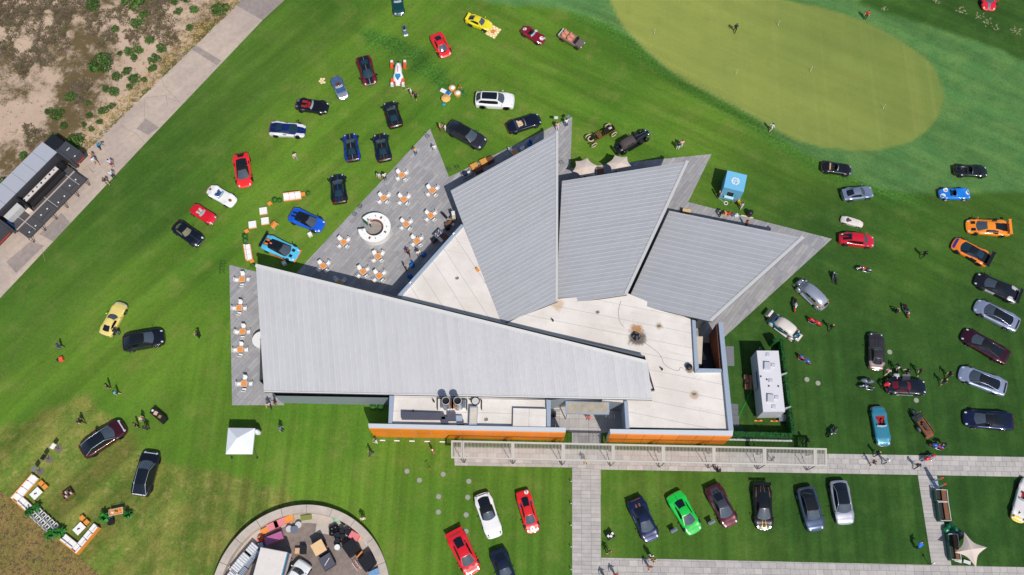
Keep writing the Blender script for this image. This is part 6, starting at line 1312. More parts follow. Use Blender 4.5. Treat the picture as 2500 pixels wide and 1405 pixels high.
# tables in the shade of the roofs
p = g(1256, 372, .75); place(proto_t, (p.x, p.y, .034), R(30), 'brown table in the shade of the left fanned roof'); 
for q, lb in (((1247, 366), 'pale chair left of the table in the roof shade'), ((1274, 363), 'pale chair right of the table in the roof shade')): p = g(*q, .5); place(proto_c, (p.x, p.y, .034), R(20 if q[0] < 1260 else 200), lb)
M_blue = mat('blue_chair_shell', (20, 104, 176), .5)
for q, rz, lb in (((1034, 622), 140, 'upper blue tub chair at the terrace wall'), ((1006, 648), 200, 'middle blue tub chair at the terrace wall'), ((1001, 675), 60, 'lowest blue tub chair at the terrace wall, in shade'), ((1293, 352), 200, 'blue tub chair in the shade under the left fanned roof')):
    p = g(*q, .5); t = thing('tub_chair', lb, 'chair', (p.x, p.y, .034), R(rz), 'blue tub chairs'); m = MB(); m.ell((0, 0, .42), (.34, .33, .1), 12, 5); m.build('seat', M_blue, t)
    m = MB(); m.grid([[(-.34*math.cos(a), .36*math.sin(a), z) for a in [k*.3-1.5 for k in range(11)]] for z in (.4, .62, .86)]); m.build('backrest', M_blue, t)
    for a in (.8, 2.3, 3.9, 5.5): m = MB(); m.tube([(0, 0, .4), (.3*math.cos(a), .3*math.sin(a), 0)], .016, 4); m.build('leg', M_dark, t)
bpy.data.objects.remove(proto_c.children[0]) if False else None
for pr in (proto_c, proto_t):
    for ch in list(pr.children): bpy.data.objects.remove(ch)
    bpy.data.objects.remove(pr)

# round white bar
p = g(914, 556, 1.05); bar = thing('round_bar', 'round white bar with a gap on its left side', 'bar', (p.x, p.y, .034))
def ring(m, r0, r1, z0, z1, a0, a1, n=40, mi=0):
    for k in range(n):
        a, b = a0+(a1-a0)*k/n, a0+(a1-a0)*(k+1)/n
        m.prism([(r0*math.cos(a), r0*math.sin(a)), (r1*math.cos(a), r1*math.sin(a)), (r1*math.cos(b), r1*math.sin(b)), (r0*math.cos(b), r0*math.sin(b))], z0, z1, mi, bottom=True)
m = MB(); ring(m, 1.25, 1.95, .0, 1.02, R(-172), R(140)); m.build('counter', M_white, bar)
m = MB(); ring(m, 1.12, 2.0, 1.03, 1.08, R(-172), R(140)); m.build('bar_top', mat('white_bar_top', (238, 236, 232), .3), bar)
m = MB(); ring(m, .95, 1.24, .7, .74, R(-150), R(120)); m.build('inner_shelf', M_brown, bar)
m = MB(); m.cyl((.05, 0, .0), .9, .012, 28); m.build('bar_floor', mat('stone_floor', (150, 142, 134), .8, 0, .2, 3), bar)
for a in (142, -174): m = MB(); m.box((1.56*math.cos(R(a)), 1.56*math.sin(R(a)), .52), (.8, .07, 1.04), R(a)); m.build('green_end_panel', mat('green_panel', (28, 104, 62), .5), bar)
rb = random.Random(2)
for k in range(11):
    a = R(-165+k*28); q = Vector((1.5*math.cos(a), 1.5*math.sin(a), 1.08)); o = thing('bar_item', f'{("small dark bottle", "small glass", "low tray of glasses")[k % 3]} on the round bar top, number {k+1} clockwise from the gap', 'glassware', (p.x+q.x, p.y+q.y, .034+q.z), group='items on the bar'); o['label'] = ('small dark bottle', 'small clear glass', 'low tray of glasses')[k % 3]+' on the round white bar, '+('at its left end', 'on the lower left arc', 'at the bottom left', 'at the very bottom', 'at the bottom right', 'on the lower right arc', 'at the far right', 'on the upper right arc', 'at the top right', 'at the very top', 'beside the green panel')[k]
    m = MB(); m.cyl((0, 0, 0), .05, .16, 8, r2=.045) if k % 3 < 2 else m.box((0, 0, .03), (.3, .2, .05), a)
    if k % 3 == 0: m.cyl((0, 0, .16), .018, .1, 6)
    if k % 3 == 2: [m.cyl((x, 0, .05), .035, .1, 6) for x in (-.08, 0, .08)]
    m.build('body', (M_dark, M_lens, M_brown)[k % 3], o)
p2_ = g(637, 830, 1.0); t = thing('round_bar', 'white round bar half hidden under the big roof edge', 'bar', (p2_.x, p2_.y, .034)); m = MB(); ring(m, .2, .95, 0, 1.0, 0, 6.2831, 26); m.build('counter', M_white, t); m = MB(); ring(m, .1, 1.0, 1.01, 1.05, 0, 6.2831, 26); m.build('bar_top', M_white, t)

# ------------------------------------------------------------------ lounge furniture
def sofa(c, ang, L, D, label, seats, zref=.4, back=True):
    p = g(*c, zref); t = thing('sofa', label, 'sofa', (p.x, p.y, .006), ang, 'white cushioned lounge furniture'); m = MB(); m.box((0, 0, .16), (L, D, .24)); m.build('frame', M_wood, t)
    if back: m = MB(); m.box((0, D/2-.06, .48), (L, .08, .5)); m.build('back_rail', M_wood, t)
    for k in range(seats):
        x = -L/2+L*(k+.5)/seats; m = MB(); m.box((x, -.06 if back else 0, .36), (L/seats-.03, D-.22 if back else D-.06, .18), taper=.95); m.build('seat_cushion', M_fab, t)
        if back: m = MB(); m.box((x, D/2-.19, .56), (L/seats-.04, .16, .34), tilt=(-.15, 0), taper=.93); m.build('back_cushion', M_fab, t)
    return t
sofa((713.4, 479.5), R(8), 2.2, .95, 'long white three-seat sofa with teak frame by the black supercar', 3); sofa((605.5, 616), R(104), 2.1, .85, 'narrow white sofa with teak frame near the big roof corner', 3)
for c, lb in (((642.5, 514.5), 'uppermost of three white ottomans'), ((646.8, 539), 'right of three white ottomans'), ((616, 548), 'left of three white ottomans')):
    p = g(*c, .4); t = thing('ottoman', lb, 'ottoman', (p.x, p.y, .006), R(10), 'white ottomans'); m = MB(); m.box((0, 0, .14), (.98, .92, .22)); m.build('frame', M_wood, t); m = MB(); m.box((0, 0, .34), (.96, .9, .18), taper=.94); m.build('cushion', M_fab, t)
def cube(c, s_, h, rz, lb, material, name='side_table', cat='table', grp='small side tables', topm=None):
    p = g(*c, h); t = thing(name, lb, cat, (p.x, p.y, .006), R(rz), grp); m = MB(); m.box((0, 0, h-.03), (s_[0], s_[1], .06)); m.build('top', topm or material, t)
    for x in (-1, 1):
        for y in (-1, 1): m = MB(); m.box((x*(s_[0]/2-.05), y*(s_[1]/2-.05), h/2-.03), (.06, .06, h-.06)); m.build('leg', material, t)
    return t
for c, rz, lb in (((658, 497), 40, 'small teak side table above the white ottomans'), ((740, 474), 8, 'small teak side table at the right end of the long sofa'), ((602, 564.5), 35, 'small teak side table left of the white ottomans'), ((615, 637.5), 30, 'small teak side table at the foot of the narrow sofa')): cube(c, (.5, .5), .45, rz, lb, M_wood)
for c, lb in (((756.6, 572.6), 'white cube stool beside the bright blue supercar'), ((693.7, 642.7), 'white cube stool in the roof shade by the sky blue car')):
    p = g(*c, .3); t = thing('cube_stool', lb, 'stool', (p.x, p.y, .006), R(30), 'white cube stools'); m = MB(); m.box((0, 0, .2), (.5, .5, .4), taper=.96); m.build('body', M_white, t); m = MB(); m.box((0, 0, .42), (.47, .47, .04)); m.build('lid', M_fab, t)
p = g(670, 550, .5); t = thing('folding_chair', 'orange folding chair with white frame right of the ottomans', 'chair', (p.x, p.y, .006), R(60)); m = MB(); m.box((0, 0, .45), (.75, .5, .04)); m.build('seat', M_wood, t); m = MB(); m.box((0, .25, .72), (.7, .03, .3)); m.build('backrest', M_wood, t)
for x in (-1, 1):
    for y in (-1, 1): m = MB(); m.tube([(x*.4, y*.25, 0), (x*.36, -y*.22, .62)], .022, 4); m.build('leg', M_white, t)
# the corner lounge at lower left: two L-shaped sofas
def Lsofa(pts, label):
    P = [g(*q, .45) for q in pts]; o, e1, e2 = P; t = thing('corner_sofa', label, 'sofa', (o.x, o.y, .006), 0, 'white cushioned lounge furniture'); D = .9
    for a, sgn, other in ((e1, 1, e2), (e2, -1, e1)):
        d = (a-o); L = d.length; u = d.normalized(); n = Vector((-u.y, u.x, 0)); n = n if n.dot(other-o) > 0 else -n; ang = math.atan2(u.y, u.x); off = (0 if sgn > 0 else D)
        def bx(name, along, across, z, ln, wd_, h, material, taper=1.0):
            c = u*along+n*across; m = MB(); m.box((c.x, c.y, z), (ln, wd_, h), ang, taper=taper); m.build(name, material, t)
        bx('frame', (L+off)/2, D/2, .15, L-off, D, .24, M_wood); bx('back_rail', L/2, .05 if sgn > 0 else .06, .48, L if sgn > 0 else L-.12, .09, .46, M_wood)
        k = max(2, round((L-off)/.85))
        for i in range(k):
            x = off+(L-off)*(i+.5)/k; bx('seat_cushion', x, D/2+.08, .36, (L-off)/k-.03, D-.2, .18, M_fab, .95); bx('back_cushion', x, .2, .56, (L-off)/k-.05, .18, .32, M_fab, .9)
    return t
Lsofa([(26.8, 1216.6), (79.5, 1156.8), (63, 1249.7)], 'upper left L-shaped white sofa with teak frame'); Lsofa([(189, 1355), (243.6, 1289), (145.5, 1320)], 'lower L-shaped white sofa with teak frame')
for c, lb in (((87.7, 1205), 'white low coffee table in front of the upper L-shaped sofa'), ((193, 1291), 'white low coffee table in front of the lower L-shaped sofa')):
    t = cube(c, (1.15, .9), .4, 50, lb, M_wood, 'coffee_table', 'table', 'low coffee tables', M_fab); m = MB(); m.box((-.1, .05, .42), (.18, .14, .04), .4); m.box((.02, -.05, .45), (.1, .1, .08)); m.build('tray', M_dark, t)
for c, lb in (((100, 1180), 'teak side table at the upper sofa end'), ((109.5, 1189), 'teak side table with dark cups near the upper sofa'), ((200, 1265), 'teak side table at the lower coffee table'), ((211, 1275.5), 'teak side table with dark cups near the lower sofa')): cube(c, (.5, .5), .48, 50, lb, M_wood)
M_print = mat('black_print_cushion', (60, 56, 62), .8, 0, .6, 7)
for i, c in enumerate([(465, 718), (515, 765), (562, 805), (610, 852), (660, 892), (410, 770), (455, 815), (505, 860), (555, 905), (605, 945)]):
    p = g(c[0]/4.844, 1100+c[1]/4.844, .5); od = ('first', 'second', 'third', 'fourth', 'fifth')[i % 5]; t = thing('folding_chair', f'{od} white folding chair from the left in the {"upper" if i < 5 else "lower"} chair row', 'chair', (p.x, p.y, .006), R(-43), 'white folding chairs in rows')
    m = MB(); m.box((0, 0, .44), (.5, .5, .05)); m.build('seat', M_white, t); m = MB(); m.box((0, .02, .475), (.28, .3, .02)); m.build('printed_cushion', M_print, t)
    m = MB(); m.box((0, -.27, .72), (.48, .04, .42), tilt=(.15, 0)); m.build('backrest', M_white, t)
    for x in (-1, 1):
        for y in (-1, 1): m = MB(); m.tube([(x*.24, y*.26, 0), (x*.22, y*.2, .43)], .016, 4); m.build('leg', M_white, t)
t = cube((284, 1250), (1.45, .62), .95, 12, 'wooden bar cart with white rail between two plants', M_brown, 'bar_cart', 'cart', 'carts', M_wood)
for x, y, r, k in ((-.4, 0, .13, M_white), (-.1, .1, .08, M_dark), (.1, .05, .1, M_leaf2), (.4, 0, .12, M_wood)): m = MB(); m.cyl((x, y, .95), r, .14, 10, r2=r*.8); m.build('bowl', k, t)
for q in (-1, 1): m = MB(); m.tube([(-.74, q*.33, 1.12), (.74, q*.33, 1.12)], .022, 4); m.build('rail', M_white, t); m = MB(); m.tube([(q*.74, -.33, .0), (q*.74, -.33, 1.12), (q*.74, .33, 1.12), (q*.74, .33, 0)], .022, 4); m.build('post', M_white, t)
p = g(271.5, 1275, .3); t = thing('planter_pot', 'round black pot below the bar cart', 'pot', (p.x, p.y, .006)); m = MB(); m.cyl((0, 0, 0), .3, .5, 16, r2=.38); m.build('body', M_black, t); m = MB(); m.tube([(.37*math.cos(k*.4), .37*math.sin(k*.4), .5) for k in range(16)], .035, 5, closed=True); m.build('rim', M_dark, t)
t = cube((164, 1207), (1.1, .95), .6, 40, 'dark drinks crate table loaded with bottles on the lower left lawn', M_brown, 'crate_table', 'table', 'carts')
for k in range(10): m = MB(); m.box((-.4+.2*(k % 5), -.2+.4*(k//5), .68), (.16, .26, .16), rb.uniform(-.3, .3)); m.build('bottle_box', (M_dark, M_trim, M_brown)[k % 3], t)
t = cube((385.6, 1014), (2.0, .8), .76, -38, 'black cloth-covered table with papers on the left lawn', M_black, 'display_table', 'table', 'carts'); m = MB(); m.box((0, 0, .38), (1.96, .78, .74)); m.build('tablecloth', M_black, t)
for x, k, s_ in ((-.85, M_white, .22), (-.35, mat('leaflets', (206, 168, 150), .8), .42), (.3, mat('flower_bowl', (150, 120, 60), .8, 0, .5, 8), .34)): m = MB(); m.box((x, 0, .79), (s_, s_, .05), .3); m.build('display_item', k, t)
for c, lb, k in (((143.5, 1096), 'uppermost sign stand with white panel', M_white), ((120.4, 1122), 'middle sign stand with black panel', M_black), ((98.6, 1151), 'lowest sign stand with grey panel beside the sofa', M_steel)):
    p = g(*c); t = thing('sign_stand', lb, 'sign stand', (p.x, p.y, .006), 0, 'sign stands'); m = MB(); m.cyl((0, 0, 0), .38, .02, 18); m.build('base', mat('stand_base', (112, 96, 98), .7), t); m = MB(); m.tube([(0, 0, .02), (0, 0, 1.2)], .03, 6); m.build('pole', M_dark, t); m = MB(); m.box((-.05, 0, 1.35), (.06, .62, .5), R(-28), tilt=(0, -.5)); m.build('panel', k, t)
# loose things on the grass
def picnic():
    p = g(1204, 78); t = thing('picnic_blanket', 'yellow and white checked blanket before the yellow coupe', 'blanket', (p.x, p.y, .008), R(-32)); yl, wh, og = mat('yellow_check', (226, 190, 92), .9), mat('cream_check', (236, 226, 206), .9), mat('orange_check', (206, 130, 60), .9)
    m = MB()
    for i in range(6):
        for j in range(7): m.box((-.62+i*.25, -.75+j*.25, .006), (.245, .245, .012), mi=(i+j) % 2)
    m.build('checked_cloth', [yl, wh], t); m = MB(); m.box((0, 0, .05), (.5, .6, .08)); m.build('basket', og, t)
picnic()
for c, lb in (((1104, 216), 'left rattan pouf with white cushion near the white sport utility'), ((1117, 229), 'right rattan pouf with white cushion near the white sport utility')):
    p = g(*c, .3); t = thing('rattan_pouf', lb, 'seat', (p.x, p.y, .006), 0, 'rattan poufs'); m = MB(); m.cyl((0, 0, 0), .42, .4, 16, r2=.46); m.build('basket', mat('rattan', (216, 156, 84), .8, 0, .25, 8), t); m = MB(); m.ell((.05, .05, .42), (.33, .33, .1), 12, 5); m.build('cushion', M_fab, t)
p = g(1088, 225, .3); t = thing('sun_lounger', 'small white and blue sun lounger left of the rattan poufs', 'lounger', (p.x, p.y, .006), R(-30)); bl = mat('blue_towel', (40, 110, 190), .9)
m = MB(); m.box((0, 0, .26), (1.5, .55, .1)); m.build('bed', M_white, t); m = MB(); m.box((.35, 0, .33), (.6, .5, .06)); m.build('towel', bl, t); m = MB(); m.ell((.55, .05, .48), (.22, .22, .2)); m.build('beach_ball', bl, t)
p = g(1089, 243, .5); t = thing('beach_parasol', 'low straw parasol with turquoise bag below the sun lounger', 'parasol', (p.x, p.y, .006)); m = MB(); m.cyl((0, 0, .75), .62, .28, 9, r2=.06); m.build('straw_canopy', mat('straw', (222, 174, 100), .9, 0, .3, 9), t); m = MB(); m.tube([(0, 0, 0), (0, 0, .8)], .03, 5); m.build('pole', M_wood, t); m = MB(); m.ell((-.3, -.6, .2), (.3, .2, .2)); m.build('bag', mat('turquoise', (40, 150, 176), .8), t)
p = g(1127, 225, .1); t = thing('swim_ring', 'green swim ring right of the rattan poufs', 'swim ring', (p.x, p.y, .006)); m = MB(); m.tube([(.28*math.cos(k*.4488), .36*math.sin(k*.4488), .1) for k in range(14)], .1, 7, closed=True); m.build('ring', mat('green_vinyl', (24, 110, 70), .4), t)
p = g(1123, 212, .6); t = thing('easel', 'small wooden easel above the swim ring', 'easel', (p.x, p.y, .006))
for a, b in (((-.35, -.2, 0), (0, 0, 1.1)), ((.35, -.2, 0), (0, 0, 1.1)), ((0, .4, 0), (0, 0, 1.1))): m = MB(); m.tube([a, b], .025, 4); m.build('leg', M_wood, t)
m = MB(); m.box((0, -.14, .5), (.6, .03, .05)); m.build('ledge', M_wood, t)
p = g(787, 197, .2); t = thing('basket_pile', 'pile of cream baskets left of the polished racer', 'basket', (p.x, p.y, .006))
for k in range(6): m = MB(); m.ell((.34*math.cos(k*1.1)*(k > 0), .34*math.sin(k*1.1)*(k > 0), .12), (.2, .18, .14), 9, 5, jit=.15); m.build('basket', mat('cream_wicker', (226, 204, 160), .85, 0, .25, 9), t)
for i, c in enumerate([(1597, 83), (1796, 182), (1899, 63), (1978, 175), (2155, 266)]):
    p = g(*c); t = thing('golf_pin', ('leftmost short practice pin on the putting green', 'practice pin at the lower middle of the putting green', 'practice pin near the top of the putting green', 'practice pin in the middle right of the putting green', 'practice pin near the right end of the putting green')[i], 'golf pin', (p.x, p.y, .012), 0, 'practice pins'); m = MB(); m.tube([(0, 0, 0), (0, 0, 1.1)], .022, 5); m.build('pole', M_white, t); m = MB(); m.cyl((0, 0, 0), .06, .01, 10); m.build('cup', M_black, t); m = MB(); m.ell((0, 0, .12), (.06, .06, .1)); m.build('marker', M_white, t)
M_disc = mat('weathered_lid', (146, 150, 136), .85, 0, .2, 4)
for i, (px, py, lb) in enumerate([(1970, 927, 'left of two grey drain lids right of the trailer'), (1997, 936, 'right of two grey drain lids right of the trailer'), (2172, 860, 'grey drain lid beside the bronze gullwing'), (2237, 978, 'grey drain lid below the black gullwing'), (993.6, 1151, 'round lid left of the pergola, leftmost'), (1024, 1173, 'round lid left of the pergola, second from left'), (1082, 1158.5, 'sandy round lid just below the pergola end'), (1144.5, 1175.7, 'round lid above the white coupe, topmost of right column'), (1071, 1213, 'upper round lid of the middle column'), (1142, 1214.6, 'second round lid of the column beside the white coupe'), (1070.4, 1250.7, 'lower round lid of the middle column'), (1138, 1257.7, 'third round lid of the column beside the white coupe'), (1138, 1298, 'round lid beside the red wedge supercar')]):
    p = g(px, py); t = thing('manhole_cover', lb, 'lid', (p.x, p.y, .003), 0, 'round lids in the turf'); m = MB(); m.cyl((0, 0, 0), .29, .018, 20); m.build('lid', M_disc, t); m = MB(); m.tube([(.29*math.cos(k*.3142), .29*math.sin(k*.3142), .012) for k in range(20)], .018, 4, closed=True); m.build('ring', M_drain, t)
for i, y in enumerate((1178, 1232, 1284.5, 1337, 1392)):
    p = g(1393.5, y); t = thing('path_bollard', f'{("topmost", "second", "middle", "fourth", "lowest")[i]} small white-capped bollard along the main walkway', 'bollard', (p.x, p.y, .006), 0, 'bollards beside the main walkway'); m = MB(); m.cyl((0, 0, 0), .045, .55, 8); m.build('post', M_dark, t); m = MB(); m.cyl((0, 0, .55), .06, .05, 8); m.build('cap', M_white, t)
for i, x in enumerate((934, 969, 1005.7, 1043, 1080)):
    p = g(x, 1076+i*.9); t = thing('ground_light', f'{("leftmost", "second", "middle", "fourth", "rightmost")[i]} white ground light bar at the orange wall', 'light', (p.x, p.y, .006), R(-1), 'ground lights at the orange wall'); m = MB(); m.box((0, 0, .03), (.62, .14, .06)); m.build('lens', M_white, t); m = MB(); m.box((0, 0, .012), (.68, .2, .024)); m.build('housing', M_dark, t)
for c, rz, lb in (((1645, 1296), -62, 'lectern sign left of the bright green hypercar'), ((1737, 1276), -62, 'lectern sign left of the maroon hypercar nose')):
    p = g(*c, .8); t = thing('lectern_sign', lb, 'sign', (p.x, p.y, .006), R(rz+90), 'lectern signs'); m = MB(); m.box((0, 0, 1.0), (.75, .4, .03), tilt=(-.5, 0)); m.build('panel', M_cap, t); m = MB(); m.box((0, .08, .5), (.6, .04, 1.0)); m.build('board', M_dark, t)
t = cube((1491, 1309), (.9, .6), .8, 30, 'small black cart with white boxes at the lawn corner', M_black, 'utility_cart', 'cart', 'carts')
for x, y in ((-.25, .1), (.0, -.05), (.28, .12)): m = MB(); m.box((x, y, .9), (.22, .26, .2), .3); m.build('box', M_white, t)
m = MB(); m.tube([(-.5, -.3, .2), (-.9, -.5, 1.0)], .02, 4); m.build('handle', M_steel, t)
p = g(1052, 1148); t = thing('rake', 'thin wooden rake standing in the lawn left of the pergola', 'rake', (p.x, p.y, .006)); m = MB(); m.tube([(0, 0, 0), (-.12, .05, 1.5)], .022, 5); m.build('handle', M_wood, t); m = MB(); m.box((-.12, .05, 1.5), (.4, .06, .05), .6); m.build('head', M_dark, t)
p = g(147, 877, .3); t = thing('ride_on_toy', 'small orange ball-like cooler with dark bag on the left lawn', 'cooler', (p.x, p.y, .006)); m = MB(); m.box((.1, 0, .26), (.5, .5, .46), .4, taper=.85); m.build('cooler', mat('coral_plastic', (232, 92, 62), .5), t); m = MB(); m.ell((-.3, -.05, .16), (.22, .2, .16)); m.build('bag', M_black, t)
t['label'] = 'orange cooler box with dark bag on the far left lawn'; t.name = 'cooler_box'
p = g(545, 657); t = thing('bicycle_rack', 'dark wire rack at the corner of the west terrace', 'rack', (p.x, p.y, .006))
for k in range(4): m = MB(); m.tube([(-.25, k*.4-.6, 0), (-.25, k*.4-.6, .8), (.25, k*.4-.6, .8), (.25, k*.4-.6, 0)], .02, 4); m.build('hoop', M_dark, t)
M_wire = mat('wire_metal', (96, 100, 106), .4, .6)
for c, lb in (((879, 505), 'wire chair at the left terrace edge above the bar'), ((1044, 333), 'wire chair at the very tip of the terrace'), ((1097, 414), 'left wire chair on the grass notch beside the roof'), ((1117, 408), 'right wire chair on the grass notch beside the roof'), ((1371, 397), 'wire chair between the left and middle fanned roofs'), ((866, 524), 'low wire stool at the left terrace edge')):
    p = g(*c, .4); t = thing('wire_chair', lb, 'chair', (p.x, p.y, .034), R(c[0]), 'wire chairs'); m = MB(); m.tube([(.24*math.cos(k*.63), .24*math.sin(k*.63), .45) for k in range(10)], .018, 4, closed=True)
    for k in range(5): m.tube([(-.2+k*.1, -.2, .45), (-.2+k*.1, .2, .45)], .008, 3)
    m.build('seat', M_wire, t); m = MB(); m.tube([(-.22, -.2, .45), (-.3, -.18, .85), (-.3, .18, .85), (-.22, .2, .45)], .018, 4); m.build('backrest', M_wire, t)
    for a in (.8, 2.4, 3.9, 5.5): m = MB(); m.tube([(.2*math.cos(a), .2*math.sin(a), .45), (.28*math.cos(a), .28*math.sin(a), 0)], .014, 4); m.build('leg', M_wire, t)
# tripods, cameras, band gear
for c, lb, rz in (((1357, 295), 'left light stand with softbox at the terrace point', 0), ((1386, 292), 'right light stand with white reflector at the terrace point', 40)):
    p = g(*c, 1.0); t = thing('light_stand', lb, 'light stand', (p.x, p.y, .01), R(rz)); m = MB()
    for a in (0, 2.1, 4.2): m.tube([(0, 0, .7), (.4*math.cos(a), .4*math.sin(a), 0)], .014, 4)
    m.tube([(0, 0, .4), (0, 0, 1.6)], .016, 4); m.build('tripod', M_dark, t); m = MB(); m.box((0, 0, 1.7), (.5, .34, .08), tilt=(.5, .3)); m.build('reflector', M_steel, t)
def gear(c, lb, name, cat, parts, rz=0.0, zr=.5, grp='band equipment on the terrace'):
    p = g(*c, zr); t = thing(name, lb, cat, (p.x, p.y, .034), R(rz), grp)
    for nm, kind, a, mt in parts:
        m = MB()
        if kind == 'box': m.box(*a)
        elif kind == 'cyl': m.cyl(*a)
        elif kind == 'ell': m.ell(*a)
        else: m.tube(*a)
        m.build(nm, mt, t)
    return t
gear((1108, 532), 'tall white speaker column against the left fanned roof', 'speaker_column', 'speaker', [('column', 'box', ((0, 0, .9), (.4, .55, 1.8)), M_white), ('base', 'cyl', ((0, 0, 0), .35, .05, 12), M_dark)], 10)
gear((1086, 530), 'black keyboard on a stand left of the white column', 'keyboard', 'instrument', [('keys', 'box', ((0, 0, .85), (.3, .95, .1)), M_black), ('stand', 'tube', ([(0, -.4, 0), (0, .4, .8)], .02, 4), M_dark), ('stand_brace', 'tube', ([(0, .4, 0), (0, -.4, .8)], .02, 4), M_dark)], 40)
gear((1098, 545), 'drum kit in front of the white column', 'drum_kit', 'instrument', [('bass_drum', 'cyl', ((0, 0, .1), .3, .45, 14), M_brown), ('snare', 'cyl', ((.4, -.3, .5), .18, .16, 12), M_steel), ('tom', 'cyl', ((-.4, -.2, .45), .2, .2, 12), M_brown), ('cymbal', 'cyl', ((.3, .4, .95), .24, .015, 14), M_gold), ('cymbal_stand', 'tube', ([(.3, .4, 0), (.3, .4, .95)], .014, 4), M_dark), ('stool', 'cyl', ((-.1, -.7, .4), .17, .1, 10), M_black)])
gear((1070, 573), 'trolley loaded with dark glassware near the terrace wall', 'drinks_trolley', 'cart', [('tray', 'box', ((0, 0, .8), (1.2, .7, .06)), M_steel), ('shelf', 'box', ((0, 0, .35), (1.1, .6, .05)), M_dark), ('leg', 'tube', ([(-.5, -.3, 0), (-.5, -.3, .8)], .02, 4), M_dark), ('leg', 'tube', ([(.5, .3, 0), (.5, .3, .8)], .02, 4), M_dark)]+[('bottle', 'cyl', ((-.45+.18*(k % 6), -.2+.35*(k//6), .83), .055, .2, 7), (M_dark, M_lens, M_brown)[k % 3]) for k in range(12)], 50)
gear((1059, 586), 'small brown crate below the drinks trolley', 'crate', 'crate', [('box', 'box', ((0, 0, .25), (.6, .5, .5)), M_brown), ('lid', 'box', ((0, 0, .52), (.64, .54, .04)), M_dark)], 40)
gear((1086, 582), 'pale service table with brown board by the terrace wall', 'service_table', 'table', [('top', 'box', ((0, 0, .74), (.8, .8, .04)), M_brown), ('cloth', 'box', ((-.55, .15, .72), (.4, .7, .04)), M_fab), ('leg', 'tube', ([(0, 0, 0), (0, 0, .72)], .05, 6), M_dark)], 45)
gear((1092, 555), 'black amplifier box at the corner of the terrace wall', 'amplifier', 'speaker', [('cabinet', 'box', ((0, 0, .3), (.55, .45, .6)), M_black), ('grille', 'box', ((0, -.235, .3), (.45, .02, .5)), M_dark)], 20)
gear((1071, 616), 'small orange-brown stool in the terrace shade', 'stool', 'stool', [('seat', 'cyl', ((0, 0, .42), .2, .05, 10), M_wood), ('leg', 'tube', ([(0, 0, 0), (0, 0, .42)], .03, 5), M_dark)])
# sofas and boxes on the strip north of the left roof
for c, lb, mt in (((1158, 407), 'left honey-coloured crate seat on the northern strip', M_wood), ((1181, 396), 'right honey-coloured crate seat on the northern strip', M_wood), ((1196, 391), 'low brown bench at the end of the crate seats', M_brown), ((1168, 414), 'dark brown open crate beside the crate seats', M_brown)):
    p = g(*c, .4); t = thing('crate_bench', lb, 'seat', (p.x, p.y, .034), R(28), 'crate seats'); m = MB(); m.box((0, 0, .3), (.95, .8, .5)); m.build('crate', mt, t); m = MB(); m.box((0, 0, .585), (.86, .7, .07), taper=.9); m.build('cushion', mat('mustard_cushion', (206, 150, 70), .85) if mt is M_wood else M_brnl, t)
gear((1139, 424), 'metal trolley piled with dark bags and white boxes', 'luggage_trolley', 'cart', [('deck', 'box', ((0, 0, .3), (1.2, .8, .06)), M_steel), ('bag', 'ell', ((-.2, .1, .55), (.35, .3, .24)), cloth(NVY)), ('white_box', 'box', ((.3, -.1, .5), (.35, .4, .35)), M_white), ('rail', 'tube', ([(-.6, -.4, 0), (-.6, -.4, .9), (-.6, .4, .9), (-.6, .4, 0)], .02, 4), M_steel), ('rail', 'tube', ([(.6, -.4, 0), (.6, -.4, .7), (.6, .4, .7), (.6, .4, 0)], .02, 4), M_steel)], 28)
gear((1465, 419), 'brown table between the two tan umbrellas', 'garden_table', 'table', [('top', 'box', ((0, 0, .74), (.9, .9, .04)), M_brown), ('rim', 'box', ((-.47, 0, .74), (.05, .95, .05)), M_trim), ('leg', 'tube', ([(0, 0, 0), (0, 0, .72)], .06, 6), M_dark)], 5, .7, None)

# ------------------------------------------------------------------ umbrellas and tent
def star_shade(c, pts, zt, za, label, material, name='parasol', dip=.16):
    C_ = g(*c, za); P = [g(*q, zt) for q in pts]; t = thing(name, label, 'parasol', (C_.x, C_.y, .034)); n = len(P)
    for i in range(n):
        a, b = P[i], P[(i+1) % n]; rows = []
        for j in range(6):
            f = j/5; row = []
            for k in range(7):
                u = k/6; e = a.lerp(b, u); md = (a+b)/2; pull = 4*u*(1-u)*dip; e = e+(C_-e)*pull; e.z = zt+.10*4*u*(1-u)*(dip > .05)
                p = C_.lerp(e, f); p.z = za+(zt-za)*f**1.25 if True else p.z; p.z += (e.z-zt)*f; row.append(p-t.location)
            rows.append(row)
        m = MB(); m.grid(rows); m.build('canopy_panel', material, t)
        m = MB(); q = a-t.location; m.tube([(0, 0, za-.06), (q.x, q.y, zt-.02)], .018, 4); m.build('rib', M_trim, t)
    m = MB(); m.tube([(0, 0, 0), (0, 0, za)], .04, 6); m.build('pole', M_trim, t); m = MB(); m.cyl((0, 0, 0), .35, .08, 14); m.build('base', M_dark, t)
    return t
star_shade((1428, 408), [(1434, 386), (1458, 405), (1453, 431), (1418, 434), (1398, 419), (1405, 394)], 2.45, 2.95, 'left tan umbrella at the middle roof', M_tan)
star_shade((1513, 398), [(1501, 379), (1531, 383), (1543, 408), (1493, 420), (1481, 400)], 2.45, 2.95, 'right tan umbrella at the middle roof', M_tan)
star_shade((2371, 1341.6), [(2354, 1300), (2409.5, 1337), (2383, 1386), (2331.5, 1349)], 2.3, 2.9, 'four-pointed pale umbrella at the lower right walkway', M_tan, dip=.3)
p = g(587, 1078, 2.3); tent = thing('canopy_tent', 'white square canopy tent on the lower left lawn', 'tent', (p.x, p.y, .006)); cs = [g(*q, 2.3) for q in ((557, 1045), (622.6, 1046), (616, 1109), (551, 1109))]; ap = g(579, 1070, 3.1)
